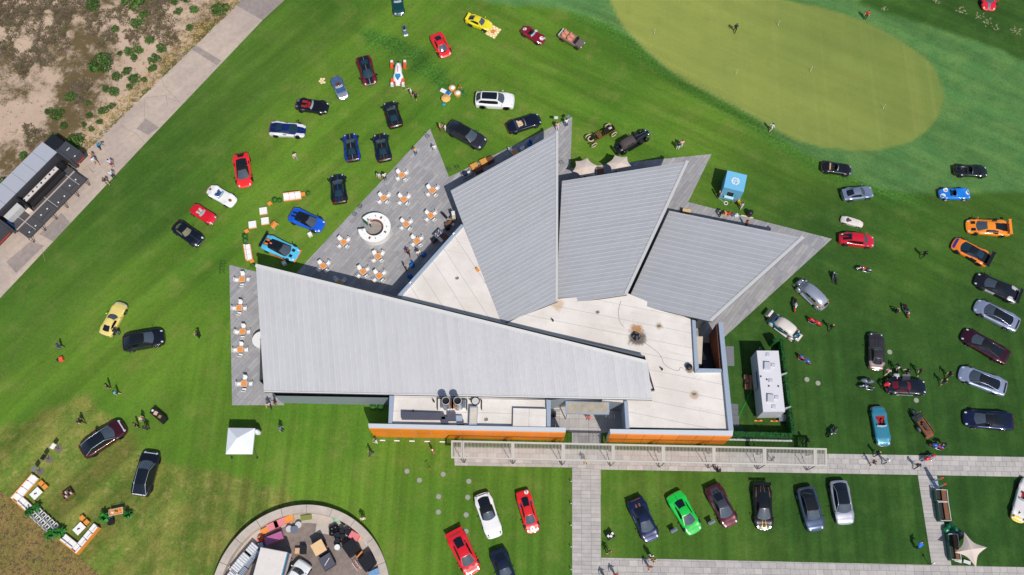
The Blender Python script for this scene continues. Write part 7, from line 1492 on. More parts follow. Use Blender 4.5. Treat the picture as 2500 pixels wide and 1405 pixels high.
for i in range(4):
    a, b = cs[i]-tent.location, cs[(i+1) % 4]-tent.location; q = ap-tent.location; m = MB(); m.add([a, b, q], [(0, 1, 2)]); m.build('roof_panel', mat('tent_fabric', (226, 228, 234), .8, 0, .04), tent)
    m = MB(); m.add([a, b, b-Vector((0, 0, .22)), a-Vector((0, 0, .22))], [(0, 1, 2, 3)]); m.build('valance', mat('tent_fabric', (226, 228, 234), .8, 0, .04), tent)
    m = MB(); m.tube([(a.x*.98, a.y*.98, 0), (a.x*.98, a.y*.98, 2.28)], .03, 4); m.build('leg', M_steel, tent); m = MB(); m.box((a.x*.98, a.y*.98, .03), (.2, .2, .06)); m.build('foot', M_dark, tent)
m = MB(); q = g(629, 1056, 1.2)-tent.location; m.ell((q.x, q.y, 1.2), (.35, .3, .9), 8, 7, jit=.3); m.build('gathered_curtain', mat('tent_fabric', (226, 228, 234), .8, 0, .04), tent)

# ------------------------------------------------------------------ blue kiosk
kz = 2.8; kc = [g(*q, kz) for q in ((1777, 417), (1824.5, 431), (1814.4, 469.5), (1765.6, 457.5))]; kcen = sum(kc, Vector())/4; kcen.z = .006; u = (kc[2]-kc[3]).normalized(); ka = math.atan2(u.y, u.x)
M_kio = mat('kiosk_blue', (112, 182, 218), .5, 0, .04); ks = thing('kiosk', 'pale blue box kiosk with white round emblem on its roof', 'kiosk', kcen, ka)
kx = (kc[1]-kc[0]).length; ky = (kc[0]-kc[3]).length
for nm, c, d in (('back_wall', (0, ky/2-.04, kz/2), (kx, .08, kz)), ('side_wall', (-kx/2+.04, 0, kz/2), (.08, ky-.17, kz)), ('side_wall', (kx/2-.04, 0, kz/2), (.08, ky-.17, kz)), ('roof', (0, 0, kz+.04), (kx, ky, .08)), ('front_sill_wall', (0, -ky/2+.04, .45), (kx, .08, .9)), ('front_header', (0, -ky/2+.04, 2.4), (kx, .08, .8)), ('front_pier', (-kx*.36, -ky/2+.04, 1.45), (kx*.28, .08, 1.1)), ('front_pier', (kx*.30, -ky/2+.04, 1.45), (kx*.4, .08, 1.1))):
    m = MB(); m.box(c, d); m.build(nm, M_kio, ks)
m = MB(); m.box((-kx*.06, -ky/2-.12, .92), (kx*.46, .34, .06)); m.build('counter', mat('kiosk_counter', (190, 220, 232), .4), ks)
m = MB(); m.box((-.1, -ky/2+.3, 1.2), (.9, .3, .5)); m.build('machine', M_dark, ks)
em = MB(); ring(em, .36, .5, kz+.085, kz+.10, R(95), R(265), 18); ring(em, .36, .5, kz+.085, kz+.10, R(-82), R(82), 18); em.box((-.04, 0, kz+.092), (.07, .84, .015), R(-12)); em.box((-.24, -.02, kz+.093), (.3, .09, .015)); em.box((.2, .06, kz+.093), (.12, .3, .015), R(10)); em.build('round_emblem', M_white, ks)
gear((1772, 497), 'white coiled cable on the grass before the kiosk', 'coiled_cable', 'cable', [('coil', 'tube', ([(.28*math.cos(k*.55)*(1-k*.012), .28*math.sin(k*.55)*(1-k*.012), .03+k*.001) for k in range(30)], .025, 4), M_white), ('tail', 'tube', ([(-.2, .1, .03), (-.6, .5, .03), (-.9, .7, .03)], .022, 4), M_white)], 0, 0, None)
t = thing('step_ladder', 'yellow step ladder at the kiosk window', 'ladder', (*g(1796, 496)[:2], .006), R(-20))
yl = mat('yellow_ladder', (236, 168, 40), .5)
for x in (-.5, .5):
    for y in (-.25, .25): m = MB(); m.tube([(x, y*1.4, 0), (x*.15, y, 1.2)], .03, 4); m.build('rail', yl, t)
for k in range(3): m = MB(); m.box((.4-.1*k, 0, .3+.3*k), (.1, .6, .03)); m.build('step', yl, t)
gear((1831, 521), 'round black bin on the grass right of the kiosk', 'litter_bin', 'bin', [('body', 'cyl', ((0, 0, 0), .34, .9, 14), M_black), ('lid', 'ell', ((0, 0, .9), (.36, .36, .16), 12, 6), M_dark)], 0, .6, None)
for k, (c, cl, lb) in enumerate((((1769, 522), (230, 150, 60), 'orange tool bag on the strip below the kiosk'), ((1780, 523), (200, 60, 60), 'red toolbox on the strip below the kiosk'), ((1789, 525), (90, 96, 110), 'grey case on the strip below the kiosk'), ((1797, 527), (210, 226, 226), 'pale plastic tub on the strip below the kiosk'))):
    gear(c, lb, 'tool_case', 'tool case', [('case', 'box', ((0, 0, .14), (.5, .34, .28), .3), mat('tool_plastic', cl, .5)), ('handle', 'tube', ([(-.12, 0, .28), (-.1, 0, .36), (.1, 0, .36), (.12, 0, .28)], .018, 4), M_dark)], 0, .1, 'tool cases below the kiosk')
gear((1824, 530), 'long pale timber board at the lawn edge below the bin', 'timber_board', 'board', [('board', 'box', ((0, 0, .03), (1.5, .14, .05)), mat('pale_timber', (222, 206, 170), .7)), ('batten', 'box', ((0, .03, .07), (.2, .2, .03)), M_wood)], -14, 0, None)
gear((1676, 516), 'cream wooden case at the corner of the right fanned roof', 'wooden_case', 'case', [('case', 'box', ((0, 0, .3), (1.0, .5, .5)), mat('cream_wood', (206, 176, 132), .6)), ('end_panel', 'box', ((-.55, 0, .3), (.1, .5, .52)), M_dark)], -12, .4, None)
# ------------------------------------------------------------------ washroom trailer
tz = 3.5; tc = [g(*q, tz) for q in ((1847, 856), (1901, 856.3), (1917, 1005.5), (1863, 1006.2))]; cen = sum(tc, Vector())/4; cen.z = .006
tr = thing('washroom_trailer', 'white washroom trailer with roof vents beside the clubhouse', 'trailer', cen)
M_tr = mat('trailer_white', (190, 190, 198), .45, .05, .04); poly = [(p.x, p.y) for p in tc]
m = W(); m.prism(poly, .55, tz-.05, bottom=True); m.build('body', M_tr, tr)
m = W(); m.prism([(cen.x+(x-cen.x)*.985, cen.y+(y-cen.y)*.992) for x, y in poly], tz-.05, tz); rf = m.build('roof', mat('trailer_roof', (208, 206, 210), .5, 0, .04), tr)
def onroof(name, c, s_, h, material):
    p = g(1680+c[0]/4.257, 760+c[1]/4.257, tz); m = MB(); m.box((p.x-cen.x, p.y-cen.y, tz+h/2-.006), (*s_, h), R(-6), taper=.8); m.build(name, material, tr)
for c in ((828, 455), (882, 562), (858, 725), (918, 898), (888, 995)): onroof('roof_hatch', c, (.5, .42), .14, M_tr)
for c in ((818, 572), (852, 908)): onroof('air_conditioner', c, (.85, .95), .34, M_tr)
for c in ((818, 712), (838, 780), (937, 782), (755, 680)): onroof('vent_cap', c, (.16, .16), .12, M_dark)
ax = (tc[3]-tc[0]).normalized(); sx = Vector((ax.y, -ax.x, 0)); sx = sx if sx.x > 0 else -sx
for q in (-1, 1):
    for k in (-.5, .5): c = sx*q*1.2-ax*(-k*1.1)+Vector((0, 0, 0)); m = MB(); m.tube([(c.x-.1, c.y, .33), (c.x+.1, c.y, .33)], .33, 12); m.build('wheel', M_tyre, tr)
for k, y in enumerate((.35, .9)):
    c = ax*((tc[3]-tc[0]).length*(y-.5))+sx*1.75; m = MB(); m.box((c.x, c.y, 1.6), (1.0, .06, 1.9), math.atan2(sx.y, sx.x)+.25); m.build('open_door', M_tr, tr)
    c = c+ax*.7; m = MB(); m.box((c.x, c.y, .3), (.9, .8, .5), math.atan2(sx.y, sx.x)); m.build('steps', M_steel, tr)
for q in (-.9, .1): c = -sx*1.42+ax*q; m = MB(); m.box((c.x, c.y, 2.0), (.04, 1.0, 1.5), math.atan2(sx.y, sx.x)); m.build('side_hatch', M_cap, tr)
h0 = -ax*((tc[3]-tc[0]).length/2); m = MB(); m.tube([h0+sx*.6+Vector((0, 0, .6)), h0-ax*1.3+Vector((0, 0, .55)), h0-sx*.6+Vector((0, 0, .6))], .06, 5); m.build('hitch', M_steel, tr)
for i, c in enumerate([(600, 685), (648, 692), (612, 727), (648, 738), (610, 785), (645, 785)]):
    p = g(1680+c[0]/4.257, 760+c[1]/4.257, .4); t = thing('cardboard_box', ('top left', 'top right', 'middle left', 'middle right', 'bottom left', 'bottom right')[i]+' brown carton stacked beside the washroom trailer', 'box', (p.x, p.y, .006), R(-4), 'cartons beside the trailer'); m = MB(); m.box((0, 0, .25), (.42, .5 if i < 4 else .62, .5)); m.build('carton', mat('carton_brown', (142, 98, 74), .8, 0, .15, 5), t); m = MB(); m.box((0, 0, .503), (.06, .5 if i < 4 else .62, .006)); m.build('tape', mat('tape', (176, 140, 110), .5), t)
def hose(pts, r, material, name, label, cat):
    m = MB(); m.tube(smooth_poly([tuple(g(*q)+Vector((0, 0, r+.01))) for q in pts], 5, False), r, 5); return tag(m.build(name, material), label, cat)
hose([(1838, 948), (1828, 968), (1815, 994), (1803, 1020)], .03, mat('green_hose', (24, 176, 70), .5), 'garden_hose', 'bright green hose from the trailer to the wall', 'hose')
p = g(1809, 1052); t = thing('hose_reel', 'blue coiled ring in the shade right of the orange wall', 'hose', (p.x, p.y, .006)); m = MB(); m.tube([(.26*math.cos(k*.4488), .26*math.sin(k*.4488), .05) for k in range(14)], .05, 5, closed=True); m.build('coil', mat('blue_hose', (24, 84, 160), .5), t); m = MB(); m.tube([(.2, 0, .08), (.4, .1, .03)], .03, 5); m.build('nozzle', M_dark, t)
for c, lb in (((1793, 1000), 'upper grey ground mat at the clubhouse east wall'), ((1795, 1028), 'lower grey ground mat at the clubhouse east wall')):
    p = g(*c); t = thing('ground_mat', lb, 'mat', (p.x, p.y, .006), R(-6)); 
    for k in range(2): m = MB(); m.box((0, -.33+.66*k, .02), (.85, .64, .04)); m.build('mat_tile', mat('grey_mat', (104, 106, 112), .8), t)
p = g(1856, 1076); t = thing('white_kerb_board', 'long white board lying below the hedge screens', 'board', (p.x, p.y, .006), R(-1.2)); m = MB(); m.box((0, 0, .08), (7.2, .16, .16)); m.build('board', M_white, t); m = MB(); m.box((0, .12, .04), (7.0, .06, .08)); m.build('batten', M_trim, t)
for c, lb in (((1851, 1028), 'left timber chock at the trailer end'), ((1890, 1029), 'right timber chock at the trailer end')): p = g(*c); t = thing('timber_chock', lb, 'timber', (p.x, p.y, .006)); m = MB(); m.box((0, 0, .06), (.9, .16, .1)); m.build('plank', M_wood, t); m = MB(); m.box((0, .02, .13), (.3, .14, .05)); m.build('block', M_brown, t)
gear((1352, 1012), 'stroller-like white trolley with black basket in the entrance court', 'trolley', 'trolley', [('basket', 'box', ((0, 0, .6), (.5, .6, .4)), M_black), ('panel', 'box', ((-.45, 0, .6), (.2, .8, .7)), M_trim), ('bar', 'tube', ([(.25, -.15, .7), (.9, -.15, .75)], .03, 4), M_white), ('bar', 'tube', ([(.25, .15, .7), (.9, .15, .75)], .03, 4), M_white), ('wheel', 'cyl', ((0, 0, 0), .25, .1, 10), M_tyre)], 0, .6, None)
for c, lb in (((1500, 1018), 'upper white floor light in the shaded part of the court'), ((1356, 1042), 'white floor light near the left court wall')): p = g(*c); t = thing('floor_light', lb, 'light', (p.x, p.y, .034), R(90)); m = MB(); m.box((0, 0, .03), (.6, .12, .06)); m.build('lens', M_white, t); m = MB(); m.box((0, 0, .01), (.66, .18, .02)); m.build('housing', M_dark, t)

# ------------------------------------------------------------------ expandable show trailer on the road
o0 = g(150, 420, 1.2); sh = thing('show_trailer', 'long dark show trailer with folded-out black deck on the road', 'trailer', (o0.x, o0.y, .012))
A0, A1 = g(181.4, 418.7, 1.1), g(40.9, 562, 1.1); U = (A1-A0).normalized(); V = Vector((-U.y, U.x, 0)); V = V if V.x > 0 else -V; LD = (A1-A0).length
sh.location = (A0.x, A0.y, .012); sh.rotation_euler = (0, 0, math.atan2(U.y, U.x)); sg = 1 if V.dot(Vector((-U.y, U.x, 0))) > 0 else -1
M_gph = mat('graphite_panel', (72, 72, 78), .5, .2, .06); M_deck = mat('black_deck', (72, 70, 72), .7, 0, .12, 3); M_top = mat('trailer_top', (172, 174, 182), .5, .1, .04)
def sb(name, x0, x1, y0, y1, z0, z1, material, parent=None):
    m = MB(); m.box(((x0+x1)/2, sg*(y0+y1)/2, (z0+z1)/2), (x1-x0, abs(y1-y0), z1-z0)); return m.build(name, material, parent or sh)
for k in range(4):
    x0 = LD*k/4; d = sb('deck_panel', x0+.02, LD*(k+1)/4-.02, .12, 2.05, .98, 1.1, M_deck)
    for q in (.3, .72): sb('deck_hatch', x0+LD/4*q-.08, x0+LD/4*q+.1, .9+.5*(k % 2), 1.06+.5*(k % 2), 1.1, 1.115, M_white, d)
    for q in (.25, .6): sb('deck_tread', x0+LD/4*q, x0+LD/4*q+.8, 1.45, 1.5, 1.1, 1.112, M_black, d)
for k in range(6):
    x = .15+k*(LD-.3)/5; m = MB(); m.tube([(x-.18, sg*1.95, 1.0), (x-.05, sg*2.25, 0)], .03, 4); m.tube([(x+.18, sg*1.95, 1.0), (x+.05, sg*2.25, 0)], .03, 4); m.build('deck_leg', M_dark, sh)
sb('floor', -.1, LD+.2, -2.5, .12, .9, 1.08, M_deck); sb('timber_rail', .0, LD, -.02, .12, 1.1, 1.2, M_brown if False else mat('pale_rail', (178, 160, 150), .6))
sb('sofa_bench', .9, LD*.66, -.95, -.45, 1.08, 1.5, M_leather); sb('sofa_back', .9, LD*.66, -1.15, -.97, 1.08, 1.95, M_leather)
cnt = sb('counter', 1.0, LD*.66, -1.75, -1.2, 1.08, 2.0, mat('counter_top', (206, 196, 190), .5))
for k in range(8): m = MB(); m.cyl((1.5+k*.72, sg*-1.46, 2.0), .11, .14, 10); m.build('counter_stool_cup', M_dark if k % 2 else M_steel, sh)
sb('back_wall', -.1, LD+.2, -2.5, -2.4, 1.08, 2.95, M_gph); sb('partition', LD*.68, LD*.7, -2.4, -.5, 1.08, 2.3, M_dark); sb('curved_counter', LD*.74, LD*.97, -1.9, -1.1, 1.08, 2.1, M_trim); sb('blue_screen', LD*.98, LD*1.0, -1.2, -.5, 1.1, 1.9, mat('blue_screen_panel', (30, 96, 170), .3)); sb('cabinet', .1, .8, -1.9, -1.1, 1.08, 2.0, M_dark); sb('tiled_box', LD*.70, LD*.76, -.75, -.1, 1.08, 1.5, mat('cream_tile', (212, 196, 176), .5))
for k in range(3): sb('roof_strut', LD*(.1+.38*k), LD*(.1+.38*k)+.05, -2.4, 1.9, 1.13, 1.16, M_trim)
for k in range(9): x0 = -.4+k*1.75; sb('roof_panel', x0, x0+1.72, -4.7, -2.2, 3.0, 3.1, M_top)
sb('body', -.4, 15.3, -4.65, -2.56, 1.0, 2.99, M_gph)
sb('end_block', -.75, -.42, -2.6, -.2, .9, 3.0, M_gph); e = sb('end_panel', -2.2, -.78, -2.5, .05, 1.6, 3.0, M_gph); sb('nose', -2.0, -.45, -4.6, -2.62, 1.2, 2.95, M_dark); sb('reflector_strip', -2.1, -.9, .06, .09, 1.66, 1.8, M_red, e); sb('plate', -1.4, -1.2, -.1, .02, 3.0, 3.02, M_white, e)
for k in range(4): sb('letter_bar', -1.75+k*.13, -1.67+k*.13, -1.5, -1.36, 3.0, 3.02, M_white, e)
e2 = sb('end_panel', LD+.5, LD+3.6, -2.4, -.1, 1.3, 2.6, M_gph); sb('reflector_strip', LD+.8, LD+3.4, -.09, -.05, 1.4, 1.55, M_red, e2); sb('end_block', LD+.22, LD+.48, -2.5, .1, .9, 2.9, M_gph)
for x in (-.2, 5, 10, 13): m = MB(); m.tube([(x, sg*-4.1, .5), (x, sg*-3.6, .5)], .5, 14); m.build('wheel', M_tyre, sh)
gear((212, 413), 'orange cable lying on the road behind the trailer', 'loose_cable', 'cable', [('loop', 'tube', ([(.4*math.cos(k*.5), .25*math.sin(k*.5), .02) for k in range(12)], .02, 4), mat('orange_cable', (206, 140, 80), .6)), ('tail', 'tube', ([(.4, 0, .02), (.9, -.5, .02), (1.2, -.3, .02)], .018, 4), M_dark)], 0, 0, None)

# ------------------------------------------------------------------ round service yard
YC = Vector((-22.517, 5.253, 0)); YR = 9.55
def arc(r0, r1, a0, a1, n): return [(YC.x+r0*math.cos(R(a0+(a1-a0)*k/n)), YC.y+r0*math.sin(R(a0+(a1-a0)*k/n))) for k in range(n+1)]+[(YC.x+r1*math.cos(R(a1-(a1-a0)*k/n)), YC.y+r1*math.sin(R(a1-(a1-a0)*k/n))) for k in range(n+1)]
sheet('yard', [(YC.x+(YR-.3)*math.cos(k*.0698), YC.y+(YR-.3)*math.sin(k*.0698)) for k in range(90)], .016, M_yard)
yw = thing('yard_wall', 'curved pale concrete wall around the round service yard', 'wall', (YC.x, YC.y, 0))
for k in range(14):
    a0 = -30+k*240/14; m = W(); m.prism(arc(YR-.85, YR, a0+.12, a0+240/14-.12, 5), .02, .95); m.build('wall_segment', M_conc, yw)
m = W(); m.prism(arc(YR-1.85, YR-.86, -20, 200, 50), .018, .06); tag(m.build('yard_apron', M_conc), kind='structure')
sheet('yard_slab', gp([(774, 1273), (805, 1274), (803, 1306), (770, 1300)]), .024, M_conc)
def yp(cx, cy): return (530+cx/5.814, 1205+cy/5.814)
def boxat(c, s_, h, rz, name, label, cat, material, lidm=None, z=.02, grp='stores in the service yard', slat=0):
    p = g(*yp(*c), h); t = thing(name, label, cat, (p.x, p.y, z), R(rz), grp); m = MB(); m.box((0, 0, h/2), (*s_, h), taper=.98); m.build('body', material, t)
    if slat:
        for k in range(slat): m = MB(); m.box((-s_[0]/2+s_[0]*(k+.5)/slat, 0, h+.02), (s_[0]/slat*.5, s_[1]*.98, .05)); m.build('slat', lidm, t)
    elif lidm: m = MB(); m.box((0, 0, h+.02), (s_[0]*1.02, s_[1]*1.02, .06)); m.build('lid', lidm, t)
    return t
M_pink = mat('pink_plastic', (216, 130, 134), .5, 0, .1, 4)
boxat((790, 465), (1.2, .75), .3, 27, 'flat_crate', 'left pink crate on the yard wall ledge', 'crate', M_pink, M_pink, .06); boxat((890, 420), (1.2, .75), .3, 24, 'flat_crate', 'right pink crate on the yard wall ledge', 'crate', M_pink, M_pink, .06); boxat((1015, 370), (1.1, .7), .25, 20, 'flat_crate', 'tan crate right of the pink crates on the ledge', 'crate', M_brown, M_wood, .06); boxat((695, 525), (1.1, .6), .25, 30, 'flat_crate', 'tan crate left of the pink crates on the ledge', 'crate', M_brown, M_wood, .06)
boxat((805, 635), (1.9, .8), .9, 22, 'shrink_wrapped_pallet', 'pink wrapped pallet left in the yard', 'pallet', mat('wrapped_goods', (206, 130, 152), .35, 0, .25, 4), mat('pink_label', (176, 96, 140), .5, 0, .3, 3)); boxat((1945, 605), (1.0, .75), .8, -28, 'pink_bin', 'pink lidded bin on the right of the yard', 'bin', M_pink, mat('pink_lid', (222, 122, 124), .5))
boxat((1900, 770), (1.5, 1.5), 1.0, -52, 'slatted_crate', 'upper black slatted crate in the yard', 'crate', M_black, M_dark, slat=11); boxat((2130, 965), (1.5, 1.6), 1.0, -52, 'slatted_crate', 'lower black slatted crate in the yard', 'crate', M_black, M_dark, slat=11)
for c, lb in (((485, 800), 'uppermost white chest at the left yard wall'), ((385, 915), 'second white chest at the left yard wall'), ((275, 1050), 'third white chest at the left yard wall'), ((200, 1180), 'lowest white chest at the left yard wall')): boxat(c, (1.35, .95), .9, 52, 'storage_chest', lb, 'chest', mat('grey_chest', (176, 178, 182), .5), mat('chest_lid', (222, 222, 224), .5), slat=5)
for c, lb in (((540, 870), 'uppermost folded grey chair stack beside the white chests'), ((455, 985), 'middle folded grey chair stack beside the white chests'), ((370, 1110), 'lowest folded grey chair stack beside the white chests')): boxat(c, (1.0, .5), .6, 55, 'chair_stack', lb, 'chairs', M_steel, M_cap, slat=6)
for c, lb in (((1770, 530), 'black drum at the top of the drum group'), ((1848, 552), 'black drum at the right of the drum group'), ((1708, 585), 'black drum at the left of the drum group'), ((1775, 612), 'black drum in the middle of the drum group'), ((1705, 665), 'lowest black drum, above the white one')):
    p = g(*yp(*c), .9); t = thing('drum', lb, 'drum', (p.x, p.y, .02), 0, 'drums in the yard'); m = MB(); m.cyl((0, 0, 0), .29, .9, 16); m.build('body', M_black, t); m = MB(); m.cyl((0, 0, .9), .27, .03, 16); m.build('lid', M_dark, t)
p = g(*yp(1705, 765), .9); t = thing('drum', 'white drum below the black drums', 'drum', (p.x, p.y, .02), 0, 'drums in the yard'); m = MB(); m.cyl((0, 0, 0), .32, .9, 16); m.build('body', M_cap, t); m = MB(); m.cyl((0, 0, .9), .3, .03, 16); m.build('lid', M_white, t)
p = g(*yp(1660, 525), .4); t = thing('rubbish_bags', 'heap of black rubbish bags beside the drums', 'bag', (p.x, p.y, .02)); 
for k in range(5): m = MB(); m.ell((.3*math.cos(k*1.3), .4*math.sin(k*1.3), .3), (.36, .34, .34), 10, 7, jit=.25); m.build('bag', mat('black_bag', (24, 24, 27), .3), t)
p = g(*yp(1695, 360), .3); t = thing('green_sack', 'pale green sack on the yard wall ledge', 'sack', (p.x, p.y, .06)); m = MB(); m.ell((0, 0, .22), (.42, .36, .26), 10, 6, jit=.25); m.build('sack', mat('pale_green', (130, 186, 150), .7), t); m = MB(); m.ell((.1, .1, .46), (.1, .1, .08), 7, 4); m.build('knot', M_trim, t)
p = g(*yp(615, 640), .3); t = thing('coiled_hose', 'orange coiled hose at the left yard wall', 'hose', (p.x, p.y, .02))
for k in range(5): m = MB(); m.tube([((.36-.03*k)*math.cos(j*.45), (.4-.03*k)*math.sin(j*.45), .06+.1*k) for j in range(14)], .05, 5, closed=True); m.build('coil', mat('orange_hose', (226, 86, 40), .5), t)
p = g(*yp(1100, 520), .6); t = thing('steel_table', 'round steel table with two white discs in the yard', 'table', (p.x, p.y, .02)); m = MB(); m.cyl((0, 0, .7), .42, .04, 20); m.build('top', M_steel, t); m = MB(); m.cyl((0, 0, 0), .1, .7, 8); m.build('stem', M_steel, t)
for dx, dy in ((-.62, .12), (.35, .55)): m = MB(); m.cyl((dx, dy, .5), .36, .03, 18); m.build('white_disc', M_trim, t)
boxat((620, 735), (.5, .5), .5, 20, 'steel_canister', 'small grey canister under the orange hose', 'canister', M_steel, M_cap); boxat((1140, 815), (.55, .6), .5, 0, 'open_carton', 'open tan carton in the middle of the yard', 'box', mat('tan_carton', (206, 166, 130), .8), None); boxat((1215, 800), (.6, .85), .7, 0, 'black_case', 'black case beside the tan carton', 'case', M_black, M_dark)
# utility buggy
p = g(790, 1356, 1.0); ub = thing('utility_buggy', 'tan-roofed utility buggy with black cargo bed in the yard', 'buggy', (p.x, p.y, .02), R(-58), 'yard vehicles')
for nm, c, d, mt, tp in (('roof', (-.85, 0, 1.75), (1.35, 1.35, .1), mat('tan_roof', (222, 186, 138), .6), .96), ('cargo_bed', (.8, 0, .75), (1.5, 1.35, .4), M_dark, 1.0), ('bed_cover', (.8, 0, .97), (1.45, 1.3, .05), M_duct, 1.0), ('chassis', (0, 0, .45), (3.0, 1.1, .25), M_black, 1.0), ('seat', (-.7, 0, .8), (.5, 1.2, .4), M_brnl, .9), ('bonnet', (-1.5, 0, .75), (.6, 1.2, .45), M_dark, .85)): m = MB(); m.box(c, d, taper=tp); m.build(nm, mt, ub)
for x in (-1.45, -.25):
    for y in (-.6, .6): m = MB(); m.tube([(x, y, .8), (x, y, 1.72)], .03, 4); m.build('roof_post', M_dark, ub)
for x in (-1.2, 1.0):
    for q in (-1, 1): wheel(ub, x, q*.62, .3, q, M_rimd, .22)
m = MB(); m.box((.8, 0, 1.0), (.06, .9, .03), .5); m.build('white_strap', M_white, ub)
# white box truck and cab, cut by the bottom edge
def btruck():
    z = 3.0; cs = [g(*q, z) for q in (yp(620, 765), yp(990, 835))]; u_ = (cs[1]-cs[0]).normalized(); v_ = Vector((u_.y, -u_.x, 0)); Wd = (cs[1]-cs[0]).length; c = (cs[0]+cs[1])/2+v_*2.6
    t = thing('box_truck', 'white box truck with blue striped end panel at the bottom edge', 'truck', (c.x, c.y, .02), math.atan2(-v_.y, -v_.x), 'yard vehicles')
    m = MB(); m.box((0, 0, 1.8), (5.2, Wd, 2.4)); m.build('cargo_box', M_white, t); m = MB(); m.box((0, 0, 3.02), (5.1, Wd*.96, .05)); m.build('roof_sheet', mat('dusty_white', (214, 206, 200), .7), t)
    m = MB(); m.box((.3, -Wd/2-.02, 2.35), (4.6, .05, 1.2)); b_ = m.build('blue_banner', mat('teal_banner', (36, 130, 160), .5, 0, .25, 2), t)
    for z_, mt in ((1.78, M_red), (2.9, M_trim)): m = MB(); m.box((.3, -Wd/2-.05, z_), (4.6, .03, .1)); k = m.build('banner_stripe', mt, None); k.parent = b_
    m = MB(); m.box((-3.3, 0, 1.2), (1.4, Wd*.9, 1.7), taper=.85); m.build('cab', M_white, t)
    for x in (-3.2, 1.4):
        for q in (-1, 1): wheel(t, x, q*(Wd/2-.2), .42, q, M_rim, .26)
btruck()
c = Car((746, 1372), (700, 1440), 'suv', 'white van nose beside the box truck at the bottom edge', paint((228, 228, 226), 0), M_rim, zref=1.0, name='parked_van', cat='van', group='yard vehicles', H=1.8, mirrors=True)
gear(yp(2010, 1080), 'red and white hand truck leaning in the yard', 'hand_truck', 'hand truck', [('rail', 'tube', ([(-.2, 0, 0), (-.2, .9, .7)], .03, 4), M_white), ('rail', 'tube', ([(.2, 0, 0), (.2, .9, .7)], .03, 4), M_white)]+[('rung', 'tube', ([(-.2, .2+.2*k, .15+.15*k), (.2, .2+.2*k, .15+.15*k)], .025, 4), M_red) for k in range(4)], 35, .3, 'stores in the service yard')
for i, (c, s_, mt) in enumerate([((1790, 420), .3, M_dark), ((1880, 455), .35, M_brown), ((1960, 520), .34, M_wood), ((2050, 600), .34, M_wood), ((2120, 690), .32, M_trim), ((2270, 980), .3, M_pink), ((2310, 1060), .3, M_wood)]):
    boxat(c, (s_*1.9, s_), .35, -35-i*6, 'ledge_box', ('dark', 'brown', 'first tan', 'second tan', 'pale', 'pinkish', 'last tan')[i]+' box along the right inner side of the yard wall', 'box', mt, M_dark if i < 2 else None, .06)
boxat((2020, 870), (.9, .14), .6, 50, 'timber_plank', 'tan plank between the two slatted crates', 'plank', M_wood, None); boxat((2230, 1125), (1.2, .6), .5, 25, 'blue_tarp', 'blue and white tarp under the lower slatted crate', 'tarp', mat('blue_tarp', (110, 150, 190), .7, 0, .4, 4), None)
boxat((1265, 345), (1.2, .5), .2, 8, 'planter_tray', 'planter tray with green and terracotta on the yard ledge', 'planter', mat('planter_mix', (150, 130, 80), .8, 0, .4, 5), mat('planter_green', (120, 132, 60), .8, 0, .4, 6), .06)

# ------------------------------------------------------------------ lower right: stalls, signs
def stall(px, lb, name='market_stall'):
    P = [g(*q, .8) for q in px]; c = sum(P, Vector())/4; u_ = (P[1]-P[0]).normalized(); L = (P[1]-P[0]).length; Wd = (P[3]-P[0]).length
    t = thing(name, lb, 'stall', (c.x, c.y, .036), math.atan2(u_.y, u_.x), 'green stalls along the right walkway'); gr = mat('stall_green', (22, 84, 62), .5)
    for nm, cc, d, mt in (('base', (0, 0, .3), (L, Wd, .5), gr), ('counter', (0, Wd*.22, .84), (L*.95, Wd*.4, .05), M_brown), ('dark_well', (0, -Wd*.2, .58), (L*.9, Wd*.42, .06), M_leather), ('rear_rail', (0, Wd*.48, .98), (L, .06, .08), M_trim), ('end_rail', (-L*.49, 0, .9), (.06, Wd*.9, .07), M_trim), ('end_rail', (L*.49, 0, .9), (.06, Wd*.9, .07), M_trim), ('front_board', (0, -Wd*.5, .45), (L, .06, .85), gr)): m = MB(); m.box(cc, d); m.build(nm, mt, t)
    for x in (-.46, .46):
        for y in (-.46, .46): m = MB(); m.box((x*L, y*Wd, .48), (.06, .06, .95)); m.build('post', M_trim, t)
    return t
stall([(2283, 1229), (2280, 1197), (2307, 1196), (2312, 1224)][::-1][1:]+[(2312, 1224)] if False else [(2310, 1196), (2313, 1225), (2287, 1225), (2283, 1197)], 'upper green stall with brown counter on the right walkway')
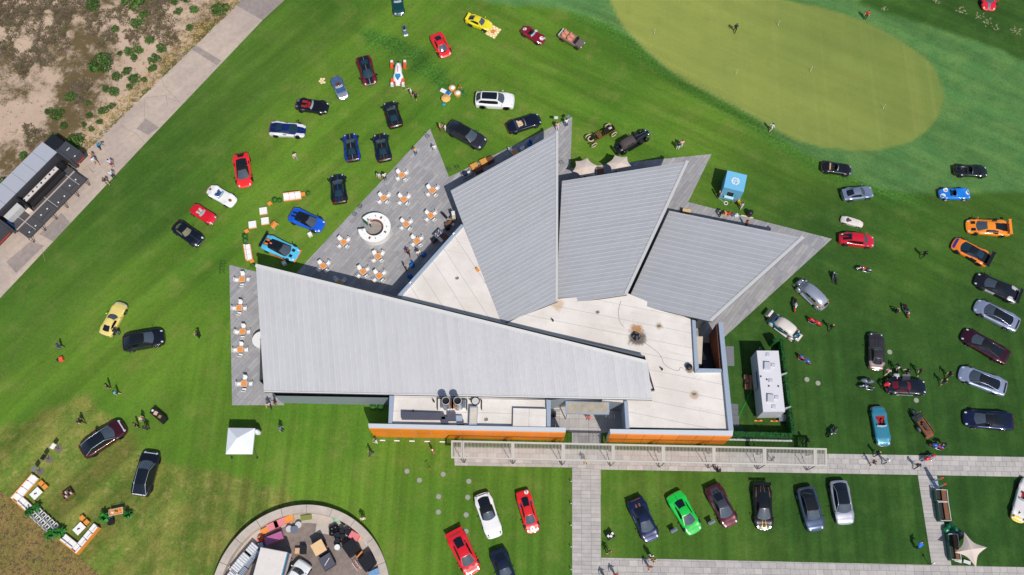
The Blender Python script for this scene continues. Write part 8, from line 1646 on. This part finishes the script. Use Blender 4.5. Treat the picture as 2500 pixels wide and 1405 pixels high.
stall([(2314, 1227), (2321, 1273), (2294, 1270), (2289, 1228)], 'longer green stall with brown counter below the upper one'); stall([(2336, 1304), (2345, 1368), (2322, 1366), (2314, 1306)], 'green stall partly under the four-pointed umbrella')
p = g(2291, 1180, 1.0); t = thing('pillar_sign', 'pair of leaning grey sign pillars with red tips', 'sign', (p.x, p.y, .036), R(15))
for q in (-.35, .35): m = MB(); m.box((0, q, 1.1), (.4, .16, 2.2), taper=.9); k = m.build('pillar', M_cap, t); m = MB(); m.box((0, q, 2.26), (.36, .15, .12)); m.build('red_tip', M_red, t)
m = MB(); m.box((0, 0, .05), (.7, 1.1, .1)); m.build('base', M_cap, t)
p = g(2321, 1293, .4); t = thing('green_bags', 'heap of glossy green bags above the umbrella', 'bag', (p.x, p.y, .02))
for k in range(4): m = MB(); m.ell((.45*math.cos(k*1.6), .35*math.sin(k*1.6), .3), (.42, .38, .32), 10, 7, jit=.22); m.build('bag', mat('green_bag', (20, 104, 70), .3), t)
p = g(2343, 1302, .4); t = thing('dark_bag', 'dark blue bag beside the green bags', 'bag', (p.x, p.y, .02)); m = MB(); m.ell((0, 0, .3), (.42, .42, .34), 10, 7, jit=.2); m.build('bag', mat('dark_blue_bag', (40, 48, 66), .4), t); m = MB(); m.ell((0, .1, .62), (.1, .1, .1), 7, 4); m.build('knot', M_dark, t)
for c, lb in (((2339, 1369), 'left white tray below the umbrella'), ((2361, 1373), 'right white tray below the umbrella')): p = g(*c, .4); t = thing('white_bench', lb, 'bench', (p.x, p.y, .02), R(-18), 'white trays'); m = MB(); [m.box((0, -.12+.12*k, .4), (.75, .09, .04)) for k in range(3)]; m.build('slatted_top', M_white, t); m = MB(); m.box((-.3, 0, .2), (.05, .3, .38)); m.box((.3, 0, .2), (.05, .3, .38)); m.build('legs', M_trim, t)
p = g(2276, 1376, 1.0); t = thing('path_lamp', 'small white globe lamp at the lower walkway corner', 'lamp', (p.x, p.y, .036)); m = MB(); m.tube([(0, 0, 0), (0, 0, 1.3)], .03, 6); m.build('post', M_dark, t); m = MB(); m.ell((0, 0, 1.4), (.13, .13, .13), 10, 7); m.build('globe', M_white, t)
